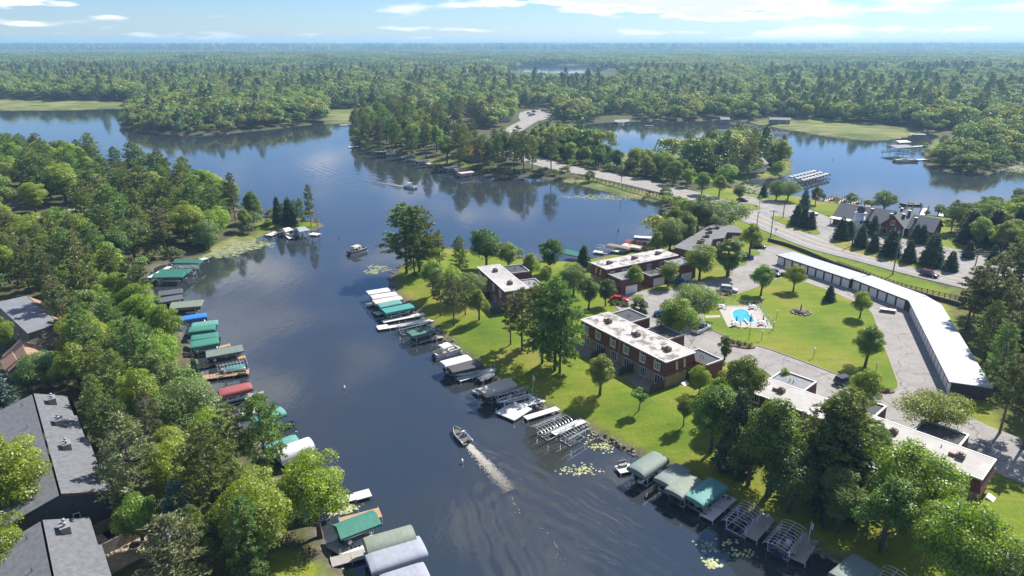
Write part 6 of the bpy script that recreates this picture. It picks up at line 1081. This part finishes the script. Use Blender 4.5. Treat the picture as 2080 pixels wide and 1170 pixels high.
# ------------------------------------------------------------------ trees one by one: kind, foot pixel, top pixel, where it stands
T = tree
for a in [
 ('wpine',826,556,412,'tallest at the tip of the condo lawn',1.25), ('wpine',852,552,418,'beside the tallest pine at the lawn tip',1.2), ('lime',872,548,486,'behind the pines at the lawn tip'), ('wpine',842,560,470,'lowest of the pines at the lawn tip',1.1),
 ('dry',893,545,466,'behind the lawn tip pines against the water',.9), ('wpine',934,560,478,'left of the far white roofed condo'), ('lime',915,610,537,'in front of the far white roofed condo'), ('rpine',922,662,556,'leaning over the shaded docks'), ('rpine',895,642,548,'on the lawn above the green roofed lifts'), 
 ('maple',973,650,583,'before the end wall of the far white roofed condo'), ('willow',955,610,548,'against the far white roofed condo wall'), ('maple',880,600,520,'amid the pines on the lawn'), ('rpine',945,640,565,'amid the trees left of the far condo'),
 ('dark',988,545,457,'round-topped behind the far white roof'), ('maple',1032,553,487,'right of the dark round tree behind the far condo'), ('dark',1118,556,481,'on the north shore above the green canopy'), ('spruce',1185,548,496,'on the north shore by the docks'), ('maple',1078,572,510,'between the far condo and the next one'), ('lime',1108,585,535,'low between the two far condos'),
 ('willow',1165,600,528,'beside the far side of the mid condo'), ('dark',1195,628,560,'largest by the left end of the parking court'), ('dark',1230,622,563,'beside the left end of the parking court'), ('willow',1142,600,545,'left of the mid condo'),
 ('rpine',1037,700,598,'leftmost of the pines by the front condo'), ('rpine',1060,712,585,'second of the pines by the front condo',1.1), ('wpine',1101,738,572,'on the lawn at the left end of the front condo',1.15), ('wpine',1127,752,562,'with twin trunk before the front condo',1.1), ('wpine',1137,756,590,'closest pine to the front condo wall'), 
 ('rpine',1082,700,610,'behind the pines left of the front condo'), ('maple',1218,803,714,'alone on the lawn before the front condo',1.05), ('young',1297,834,783,'alone on the open lawn',1.0),
 ('maple',1443,920,772,'largest beside the open lawn above the grey canopies',.95), ('maple',1388,866,800,'leaning at the edge of the open lawn',.6), ('lime',1420,800,738,'by the right end wall of the front condo',.9), ('maple',1502,850,712,'between the front condo and the near white roof',.85), ('maple',1455,835,760,'low beside the end of the front condo',.9),
 ('spruce',1490,948,785,'thin among the leafy trees above the docks',.7), ('maple',1560,1005,795,'in front of the near white roof',.95), ('dark',1520,985,850,'shading the docks with bare frames'), ('wpine',1692,1010,785,'darkest and largest before the near white roof',1.3), ('wpine',1672,1002,808,'left flank of the large dark pine',1.15), ('wpine',1712,1004,818,'right flank of the large dark pine',1.15), ('spruce',1690,1000,830,'at the heart of the large dark pine clump',1.3), 
 ('dark',1768,950,848,'right of the large dark pine',.8), ('lime',1838,1075,900,'broad before the near white roof',1.15), ('maple',1900,1070,965,'at the right end of the near white roof',1.0), ('lime',1928,1215,1012,'at the lower right by the lawn',.95), ('willow',2055,1260,1092,'in the lower right corner'), ('dark',1700,1080,950,'shading the shore by the flag dock'), ('dark',1600,1040,900,'shading the wooden dock'), ('maple',1790,1120,960,'near the lower right shore'),
 ('lime',1747,845,742,'between the lawn island and the near condo',.9), ('umbrella',1888,892,793,'by the drive behind the near condo',1.0), ('sapling',1588,800,744,'behind the near white roof'), ('column',1471,733,675,'by the kerb below the pool'), 
 ('maple',1375,700,597,'largest in the parking court by the pale cars',1.1), ('column',1297,658,596,'in the parking court behind the front condo',1.3), ('maple',1287,592,534,'left one before the mid condo garages'), ('maple',1357,584,526,'right one before the mid condo garages'), ('willow',1412,650,570,'by the left of the pool',1.0), ('maple',1420,571,489,'on grass before the dark roofed condo',1.15), ('column',1478,562,474,'beside the entrance of the dark roofed condo',1.4),
 ('maple',1522,518,449,'at the right corner of the dark roofed condo',1.1), ('maple',1545,602,532,'on the lawn behind the pool',1.0), ('maple',1611,593,533,'near the left row of garages',.95), ('spruce',1684,613,577,'alone on the lawn island'), ('maple',1746,647,586,'nearest the bend of the garages',.95), ('maple',1756,747,654,'round and dark at the right of the lawn island',1.1),
 ('maple',1335,520,467,'by the north docks'), ('willow',1360,512,436,'by the water right of the north docks'), ('dark',1390,505,425,'left of the dark roofed condo'), ('dark',1415,480,389,'tall behind the dark roofed condo'), ('willow',1472,470,398,'beside the road behind the dark roofed condo',1.1), ('willow',1445,478,415,'between the dark roofed condo and the road'), ('maple',1368,470,415,'where the causeway meets the shore'), ('maple',1390,450,398,'at the end of the causeway railing'),
 ('spruce',1617,457,413,'left of three in the forecourt bed'), ('spruce',1631,462,420,'middle of three in the forecourt bed'), ('spruce',1646,465,428,'right of three in the forecourt bed'), ('spruce',1707,487,440,'left of the lighthouse tower'), ('spruce',1724,485,445,'just left of the lighthouse tower'), ('spruce',1747,503,455,'before the lighthouse tower'), ('spruce',1757,478,443,'against the red wall by the tower'), ('spruce',1773,512,470,'second in the row along the road'), ('spruce',1772,478,436,'against the long grey roof'),
 ('spruce',1807,521,461,'before the red gable, tallest in the row',1.0), ('spruce',1844,533,486,'fourth in the row along the road'), ('spruce',1858,493,454,'left of the pair by the red barn wall'), ('spruce',1871,495,456,'right of the pair by the red barn wall'), ('spruce',1889,540,471,'largest at the end of the row along the road'), ('spruce',1929,551,508,'last before the right parking lot'), ('spruce',1966,524,487,'left along the right parking lot'), ('spruce',2016,532,496,'middle along the right parking lot'), ('spruce',2047,536,512,'right along the right parking lot'),
 ('bspruce',1633,424,382,'by the marina shore'), ('dark',1656,416,377,'beside the marina flagpole'), ('willow',1576,407,362,'left of the pair on the pond bank'), ('willow',1599,408,361,'right of the pair on the pond bank'), ('willow',1795,428,383,'behind the long grey roof',1.2), ('sapling',2000,556,527,'in the right parking lot'), ('sapling',1543,418,396,'at the forecourt entry'),
 ('maple',1500,410,372,'on the pond side of the road'), ('maple',1460,400,352,'on the causeway end beside the road'), ('maple',1425,395,345,'by the road near the pond'), ('spruce',1550,400,372,'at the pond edge'), ('maple',1395,380,338,'by the road before the island house'),
 ('rpine',1962,668,540,'leftmost of the wood behind the long garage',1.2), ('rpine',1990,680,556,'behind the bend of the long garage',1.3), ('rpine',2025,690,566,'tall behind the long garage',1.35), ('rpine',2062,680,572,'tall at the right edge behind the garage',1.3), ('wpine',2000,730,610,'overhanging the long garage roof',1.0), ('rpine',2045,760,632,'deep in the wood behind the garage',1.35), ('rpine',2080,770,640,'at the right edge behind the garage',1.3), ('rpine',2030,880,718,'alone on the grass at the garage end',1.0), ('rpine',2076,912,715,'at the right edge by the drive',1.1), ('wpine',2022,790,655,'overhanging the lower garage roof',.9), ('rpine',2095,830,690,'on the right edge above the drive',1.2), ('wpine',1978,640,548,'between the road and the garage roof',.9),
 ('rpine',478,448,350,'slim and alone against the bay',.75), ('maple',515,452,383,'beside the slim pine at the bay'), ('spruce',566,452,397,'small one on the point lawn',.7), ('spruce',588,456,400,'second one on the point lawn',.9), ('wpine',612,456,402,'on the point beside the boathouse',.8), ('rpine',632,459,374,'tallest on the point',.7), ('dead',645,460,418,'leaning on the rocky point'), ('wpine',600,452,405,'behind the boathouse',.8), ('willow',425,505,440,'by the weedy cove'), ('maple',500,470,420,'behind the weedy cove',.8), ('shrub',545,462,445,'on the point lawn',1.2),
 ('wpine',545,975,800,'leaning over the white arched canopy',1.0), ('lime',650,1090,905,'overhanging the near left docks',.85), ('wpine',445,1080,862,'tall and full in the near left wood',1.1), ('dry',288,1062,838,'with long bare grey trunk by the grey roofs',1.3), ('bspruce',375,1100,970,'small among the near left pines'), ('wpine',515,1190,1010,'lowest of the near left pines',1.0), ('dry',370,1230,1045,'greyish and half dead at the bottom left',1.7), ('lime',38,1075,868,'big and pale at the left edge over the grey roof',1.0), ('lime',5,1190,1040,'at the lower left corner',1.0), ('bspruce',8,870,735,'at the left edge behind the grey roof',1.1), ('dead',110,760,668,'pale beside the brown gabled house',1.0), ('wpine',215,905,760,'behind the grey townhouse row',.9),
 ('willow',100,790,705,'beside the brown gabled house'), ('maple',165,800,690,'between the brown house and the townhouses'), ('rpine',150,720,580,'behind the flat roofed building'), ('dark',60,800,735,'between the brown house and the grey townhouse row'), ('lime',15,720,640,'at the left edge beside the flat roofed building',.7), ('spruce',402,790,725,'thin on the left bank by the wooden dock',.6), ('lime',330,790,668,'overhanging the green canopies'), ('lime',345,720,610,'overhanging the blue canopy'), ('lime',300,880,745,'bright amid the near left wood'), ('willow',385,900,760,'behind the red canopy'), ('rpine',180,650,470,'tall with bare trunk amid the left wood'), ('dark',122,482,418,'in front of the long tan roof'), ('lime',250,640,545,'above the dark canopies'), ('birch',395,850,735,'leaning toward the red canopied lift')]:
    T(*a)
HOUSE_EX = [poly0(p, ZL) for p in ([(-20,800),(60,790),(140,800),(215,1000),(215,1060),(235,1175),(-60,1180)], [(-10,612),(62,600),(130,668),(92,752),(-10,760)], [(10,455),(130,415),(235,405),(262,455),(150,490),(40,520),(-10,490)], [(185,372),(240,364),(245,392),(190,402)], [(60,400),(20,395),(-10,440),(20,460),(70,430)],
            [(870,228),(960,228),(960,250),(870,250)], [(905,262),(1010,262),(1010,312),(905,312)], [(1485,324),(1560,318),(1570,346),(1500,352)], [(1000,302),(992,272),(1040,244),(1045,220),(1128,220),(1120,246),(1078,264),(1052,302)])]
def near_road(x, y, d=9): return pdist(ROAD, np.array([x]), np.array([y]), False)[0] < d
def fill(px, z, spacing, weights, hmin, hmax, where, group, seed, maxn=400, gap=.75, wide=1.0, smin=1.5):
    P = poly0(px, z); rng = random.Random(seed); lo, hi = P.min(0), P.max(0); n = 0; got = []
    kinds = [k for k, _ in weights]; ws = [w for _, w in weights]
    nr = np.random.default_rng(seed); M = int((hi-lo).prod()/spacing**2*9); X = nr.uniform(lo[0], hi[0], M); Y = nr.uniform(lo[1], hi[1], M)
    ok = inside(P, X, Y) & (sdf(X, Y) > smin) & (pdist(ROAD, X, Y, False) > 9)
    for E in HOUSE_EX: ok &= ~inside(E, X, Y)
    X, Y = X[ok], Y[ok]; Zs = terrain(X, Y); old = np.array([(a, b) for a, b, *_ in TREES])
    for x, y, z in zip(X, Y, Zs):
        if got and ((np.array(got)-(x, y))**2).sum(1).min() < spacing**2 or ((old-(x, y))**2).sum(1).min() < (spacing*gap)**2: continue
        k = rng.choices(kinds, ws)[0]; got.append((x, y)); n += 1
        plant(k, (x, y, z), rng.uniform(hmin, hmax)*(1.12 if 'pine' in k else .95), KIND[k][1]+' '+where, group, wide)
        if n >= maxn: break
    return n
ALLW = {}
ALLW['leftA'] = fill([(-40,560),(120,520),(290,560),(330,640),(395,760),(440,830),(490,880),(300,900),(180,800),(120,680),(-40,620)], ZL, 6.2, [('maple',2.2),('lime',2.8),('wpine',6),('rpine',2.4),('dark',.5),('birch',.5)], 10.5, 14.5, 'in the thick wood above the left bank docks', 'trees of the left bank wood', 1, wide=1.08, smin=6)
ALLW['leftB'] = fill([(215,890),(300,900),(490,880),(560,950),(640,1060),(600,1110),(500,1180),(250,1180),(240,1060)], ZL, 5.6, [('wpine',4),('maple',2),('lime',1.5),('rpine',2),('dry',.6)], 9, 13.5, 'in the near left wood below the red canopy', 'trees of the near left wood', 2, wide=1.0, smin=7)
ALLW['leftC'] = fill([(-60,330),(60,325),(250,358),(330,380),(410,408),(470,435),(500,470),(400,520),(300,548),(290,565),(120,520),(-60,550)], ZL, 8.3, [('maple',3.2),('dark',1),('wpine',6),('rpine',2),('lime',2.4)], 12, 18, 'in the upper left wood before the bay', 'trees of the upper left wood', 3, 190, wide=1.22)
ALLW['rightW'] = fill([(1928,472),(1990,458),(2080,446),(2170,446),(2170,548),(2060,522),(1955,502)], ZL, 5.0, [('maple',3),('lime',2),('dark',1.5),('spruce',2),('wpine',.6)], 9.5, 12.8, 'in the wood right of the lighthouse restaurant', 'trees of the wood by the restaurant', 4, 110, wide=1.1)
ALLW['garW'] = fill([(1975,620),(2090,600),(2180,760),(2180,880),(2060,820),(2020,745)], ZL, 7.0, [('rpine',4),('wpine',1)], 14, 18, 'in the pine wood behind the long garage', 'pines behind the long garage', 5, 30, wide=1.2)
ALLW['pen2'] = fill([(715,262),(800,240),(960,240),(1000,270),(1010,300),(1100,330),(1140,352),(1100,360),(1000,355),(950,346),(900,336),(840,318),(760,308),(720,294)], ZL, 9.0, [('rpine',4),('wpine',3),('maple',2),('dark',1.5)], 14, 20, 'on the wooded peninsula behind the far docks', 'trees of the peninsula with far docks', 6, 110, smin=3)
0 and fill([(242,252),(260,240),(330,222),(480,210),(600,210),(655,225),(660,246),(600,254),(500,264),(380,272),(300,270)], ZL, 10, [('maple',3),('dark',2.5),('rpine',3),('wpine',2)], 13, 20, 'on the wooded headland across the bay', 'trees of the headland across the bay', 7, 130, smin=2)
ALLW['cause'] = fill([(1060,300),(1120,290),(1180,300),(1250,330),(1330,345),(1420,370),(1400,384),(1300,360),(1200,340),(1130,325)], ZL, 8.0, [('maple',4),('lime',1),('dark',2)], 8, 14, 'along the causeway by the east lake', 'trees along the causeway', 8, 60)
fill([(1066,306),(1085,290),(1150,286),(1160,300),(1110,318),(1075,318)], ZL, 6.5, [('lime',1),('maple',2)], 9, 12, 'in the bright thicket right of the peninsula road', 'trees of the thicket by the peninsula road', 12, 30, wide=1.3)
fill([(1085,268),(1112,250),(1146,254),(1150,282),(1100,284)], ZL, 7, [('maple',2)], 3.5, 6, 'low in the scrub before the distant parking lot', 'scrub before the distant parking lot', 13, 30, wide=1.4)
ALLW['isle'] = fill([(1375,318),(1440,308),(1560,312),(1600,325),(1600,340),(1520,352),(1440,350)], ZL, 9, [('rpine',3),('spruce',1.5),('maple',4),('willow',1)], 11, 18, 'on the point with the white house', 'trees around the white house on the point', 9, 34)
0 and fill([(1880,296),(1930,275),(2090,270),(2150,310),(2040,342),(1990,354),(1900,346),(1878,320)], ZL, 10, [('maple',3),('dark',3),('lime',1)], 11, 16, 'on the leafy point in the east lake', 'trees of the leafy point in the east lake', 10, 60, smin=2)

# trees that a landmark singles out
marks = [o for o in scene.objects if o.parent is None and o.name.split('.')[0] in ('boat_lift', 'gabled_house', 'townhouse_row', 'flat_roofed_building', 'restaurant', 'garage_row', 'boathouse', 'dock')]
free = [t for t in TREES if t[3].get('group')]
for o in marks:
    best = min(free, key=lambda t: (t[0]-o.location.x)**2+(t[1]-o.location.y)**2)
    d = math.hypot(best[0]-o.location.x, best[1]-o.location.y); k_ = best[3]['label'].split(' in the ')[0].split(' on the ')[0].split(' along ')[0]; new = k_+' nearest the '+o['label']
    if d < 22 and len(new.split()) <= 16: best[3]['label'] = new; free.remove(best)
# ------------------------------------------------------------------ the forest that reads as one mass, out to the horizon
def far_proto(kind, seed):
    rng = np.random.default_rng(seed)
    if kind == 'pine':
        n = 700; t = rng.uniform(0, 1, n); a = rng.uniform(0, 6.283, n); wob = 1+.25*np.sin(a*3+t*17); r = (3.5*(1-t)**.5*wob+.35)*rng.uniform(.35, 1, n)**.5; c = np.stack([np.cos(a)*r, np.sin(a)*r, 2.5+t*14+.2*r], 1); d = np.stack([np.cos(a), np.sin(a), np.full(n, .7)], 1); return leaf_cards(rng, c, d, .95, .6, .6)
    lob = 24; d = unit(rng.normal(0, 1, (lob, 3))); d[:,2] = np.where(d[:,2] < -.4, -d[:,2], d[:,2]); pos = d*rng.uniform(.45, 1, (lob, 1))**.5*np.array([5.3, 5.3, 4.2])*rng.uniform(.8, 1.15, (lob, 1))+np.array([0,0,7.2]); lr = rng.uniform(1.4, 2.9, lob); n = 1300; li = rng.integers(0, lob, n); dd = unit(rng.normal(0, 1, (n, 3))); dd[:,2] = np.where(dd[:,2] < -.1, -dd[:,2]*.7, dd[:,2])
    return leaf_cards(rng, pos[li]+dd*lr[li][:,None], dd+np.array([0,0,.35]), .85, .8, .4)
protos = bpy.data.collections.new('forest_patterns')
def proto_obj(name, VQ, mt): o = bpy.data.objects.new(name, np_mesh(name, *VQ, mt)); protos.objects.link(o)
FLEAF = leaf_mat('forest_leaves', (.175,.245,.044), (.240,.315,.064), .44, .30); FDARK = leaf_mat('forest_dark_leaves', (.105,.170,.046), (.150,.215,.062), .3, .3); FNEED = leaf_mat('forest_needles', (.095,.142,.055), (.140,.190,.080), .3, .28)
proto_obj('a0', far_proto('b', 1), FLEAF); proto_obj('a1', far_proto('b', 2), FLEAF); proto_obj('a2', far_proto('b', 3), FDARK); proto_obj('a3', far_proto('pine', 4), FNEED); proto_obj('a4', far_proto('pine', 5), FNEED)
def grove(seed, n, side, mt, cone):
    rng = np.random.default_rng(seed); parts = []
    for _ in range(n):
        x, y = rng.uniform(-side/2, side/2, 2); h = rng.uniform(10, 18); k = 110; d = unit(rng.normal(0, 1, (k, 3))); d[:,2] = np.abs(d[:,2]); w = rng.uniform(4.2, 6.2)*(1-.25*cone)
        c = np.array([x, y, h*.45])+d*np.array([w, w, h*.55])*(1-.35*cone*d[:,2:3]); parts.append(leaf_cards(rng, c, d, 2.1, .8, .4))
    return join_cards(parts)
proto_obj('b0', grove(1, 44, 64, FLEAF, 0), FLEAF); proto_obj('b1', grove(2, 44, 64, FDARK, .2), FDARK); proto_obj('b2', grove(3, 50, 64, FNEED, .8), FNEED)
NOFOREST = [poly0(p, ZL) for p in ([(-30,318),(150,330),(330,366),(470,415),(560,438),(660,444),(670,470),(420,530),(300,560),(430,830),(700,1180),(400,1500),(-2500,2200),(-900,560)], [(780,535),(900,495),(1340,490),(1360,395),(1640,345),(2300,420),(2600,1500),(1900,1500),(1600,1110),(850,660)],
   [(715,262),(800,240),(960,240),(1000,270),(1010,300),(1100,330),(1140,352),(1100,362),(1000,358),(900,338),(760,310)], [(1000,302),(992,272),(1040,244),(1045,219),(1128,219),(1122,246),(1078,264),(1052,302)], [(975,240),(985,226),(1032,226),(1036,238)], [(1040,304),(1078,256),(1112,238),(1150,244),(1160,292),(1100,312)], [(1090,318),(1250,325),(1450,360),(1450,420),(1300,400),(1090,362)], [(1870,266),(1960,264),(1970,285),(1890,310)], [(870,226),(960,226),(960,252),(870,252)], [(1225,232),(1300,232),(1300,252),(1225,252)],
   [(1550,238),(1640,241),(1700,247),(1860,256),(1850,264),(1640,262),(1520,250)], [(1425,242),(1440,238),(1500,240),(1500,248),(1430,248)])]+MARSH_P
def scatter():
    rng = np.random.default_rng(77); out = []
    def ring(y0, y1, sp, fan, kmin, kinds_n, scale):
        ys = np.arange(y0, y1, sp)
        for y in ys:
            w = fan*y+80; xs = np.arange(-w, w, sp); x = xs+rng.uniform(-.42, .42, len(xs))*sp; yy = y+rng.uniform(-.42, .42, len(xs))*sp; out.append((x, yy, np.full(len(x), kmin), np.full(len(x), kinds_n), np.full(len(x), scale)))
    ring(150, 760, 7.3, .86, 0, 5, 1.0); ring(760, 1500, 8.8, .84, 0, 5, 1.06); ring(1500, 5200, 44, .84, 5, 3, 1.0); ring(5200, 16000, 190, .84, 5, 3, 3.1)
    x, y, k0, kn, sc = (np.concatenate([o[i] for o in out]) for i in range(5))
    s = sdf(x, y); keep = s > 2.5
    for P in NOFOREST: keep &= ~inside(P, x, y)
    keep &= pdist(ROAD, x, y, False) > 9
    keep &= ~((x > -.012*y) & (x < .155*y) & (y > 1120) & (y < G0(1100,140)[1]+60))
    x, y, k0, kn, sc, s = x[keep], y[keep], k0[keep], kn[keep], sc[keep], s[keep]
    z = terrain(x, y)-.3-np.where(k0 >= 5, 1.2, 0)
    pn = np.sin(x/83+np.sin(y/141)*2)+np.sin(y/117+x/260)+.8*np.sin(x/37-y/51); pc = 1/(1+np.exp(-(pn-.9)*1.6)); u = rng.random(len(x)); v = rng.random(len(x))
    kind = np.where(k0 == 0, np.where(u < pc*.24+.02, 3+(v < .5), np.where(v < .3, 2, np.where(v < .65, 0, 1))), 5+np.where(u < pc*.5+.04, 2, np.where(v < .6, 0, 1)))
    big = .74+.22*np.sin(x/140+1)*np.sin(y/170)+rng.uniform(-.05, .6, len(x))**1.2*np.ones(len(x)) if False else .66+.22*np.sin(x/140+1)*np.sin(y/170)+rng.random(len(x))**1.6*.75; edge = np.clip(.55+s/60, .55, 1)
    scale = np.where(k0 >= 5, sc*rng.uniform(.8, 1.2, len(x)), sc*np.clip(big, .62, 1.3)*edge*np.where(u < .06, 1.2, 1))
    # low brush on banks and along the causeway
    ys = np.arange(150, 470, 3.4); bx_ = []; 
    for y_ in ys: xs = np.arange(-.8*y_-40, .8*y_+40, 3.4); bx_.append(np.stack([xs+rng.uniform(-1.5, 1.5, len(xs)), y_+rng.uniform(-1.5, 1.5, len(xs))], 1))
    B_ = np.vstack(bx_); sb = sdf(B_[:,0], B_[:,1]); kb = (sb > .8) & (sb < 8) & (rng.random(len(B_)) < .62); cz_ = inside(poly0([(1100,300),(1180,300),(1260,328),(1420,362),(1440,384),(1300,362),(1180,344),(1090,326)], ZL), B_[:,0], B_[:,1]) & (sb > .8) & (rng.random(len(B_)) < .75); kb |= cz_
    lw, ms = cover(B_[:,0], B_[:,1]); kb &= (lw < .5) & ((ms < .5) | (rng.random(len(B_)) < .22)) & (pdist(ROAD, B_[:,0], B_[:,1], False) > 7.5)
    for P in (poly0([(-60,480),(300,540),(430,830),(700,1180),(-400,1180)], ZL), poly0([(960,300),(930,330),(840,318),(850,310)], ZL)): kb &= ~inside(P, B_[:,0], B_[:,1])
    B_ = B_[kb]; nb = len(B_); x = np.append(x, B_[:,0]); y = np.append(y, B_[:,1]); z = np.append(z, terrain(B_[:,0], B_[:,1])-.5); kind = np.append(kind, rng.integers(0, 3, nb)); scale = np.append(scale, rng.uniform(.13, .36, nb)*np.where(rng.random(nb) < .2, 1.5, 1))
    return np.stack([x, y, z], 1), kind.astype(np.int32), scale.astype(np.float32), rng.uniform(0, 6.283, len(x)).astype(np.float32)
pts, kind, scl, rot = scatter()
fm = bpy.data.meshes.new('forest'); fm.vertices.add(len(pts)); fm.vertices.foreach_set('co', pts.astype(np.float32).ravel())
for nm, ty, dat in (('kind', 'INT', kind), ('size', 'FLOAT', scl), ('turn', 'FLOAT', rot)): fm.attributes.new(nm, ty, 'POINT').data.foreach_set('value', dat)
forest = bpy.data.objects.new('forest', fm); C.objects.link(forest); tag(forest, 'endless mixed green forest from the far shores to the horizon', None, None, 'stuff')
gn = bpy.data.node_groups.new('forest', 'GeometryNodeTree'); gn.interface.new_socket('Geometry', in_out='INPUT', socket_type='NodeSocketGeometry'); gn.interface.new_socket('Geometry', in_out='OUTPUT', socket_type='NodeSocketGeometry')
gi = gn.nodes.new('NodeGroupInput'); go = gn.nodes.new('NodeGroupOutput'); mp_ = gn.nodes.new('GeometryNodeMeshToPoints'); iop = gn.nodes.new('GeometryNodeInstanceOnPoints'); ci = gn.nodes.new('GeometryNodeCollectionInfo')
ci.inputs['Collection'].default_value = protos; ci.inputs['Separate Children'].default_value = True; ci.inputs['Reset Children'].default_value = True
def named(n, t): a = gn.nodes.new('GeometryNodeInputNamedAttribute'); a.data_type = t; a.inputs['Name'].default_value = n; return a.outputs[0]
cr_ = gn.nodes.new('ShaderNodeCombineXYZ'); gn.links.new(named('turn', 'FLOAT'), cr_.inputs[2])
for a, b in ((gi.outputs[0], mp_.inputs[0]), (mp_.outputs[0], iop.inputs['Points']), (ci.outputs[0], iop.inputs['Instance']), (named('kind', 'INT'), iop.inputs['Instance Index']), (cr_.outputs[0], iop.inputs['Rotation']), (named('size', 'FLOAT'), iop.inputs['Scale']), (iop.outputs[0], go.inputs[0])): gn.links.new(a, b)
iop.inputs['Pick Instance'].default_value = True
md = forest.modifiers.new('forest', 'NODES'); md.node_group = gn
print('forest points', len(pts), 'trees', len(TREES), ALLW)
# ------------------------------------------------------------------ the summer haze
HAZE_D = 1.5e-4
hz = MB(); hz.box(-27000, 27000, -2200, 31000, -6, 96); hm = bpy.data.materials.new('haze'); N, L = nodes(hm); N.clear(); ho = N.new('ShaderNodeOutputMaterial'); pv = N.new('ShaderNodeVolumePrincipled'); pv.inputs['Color'].default_value = (.40,.68,1.0,1); pv.inputs['Density'].default_value = HAZE_D; pv.inputs['Anisotropy'].default_value = .2; L.new(pv.outputs[0], ho.inputs['Volume'])
hz = hz.build('haze', hm); tag(hz, 'thin blue summer haze over the whole landscape', None, None, 'stuff')
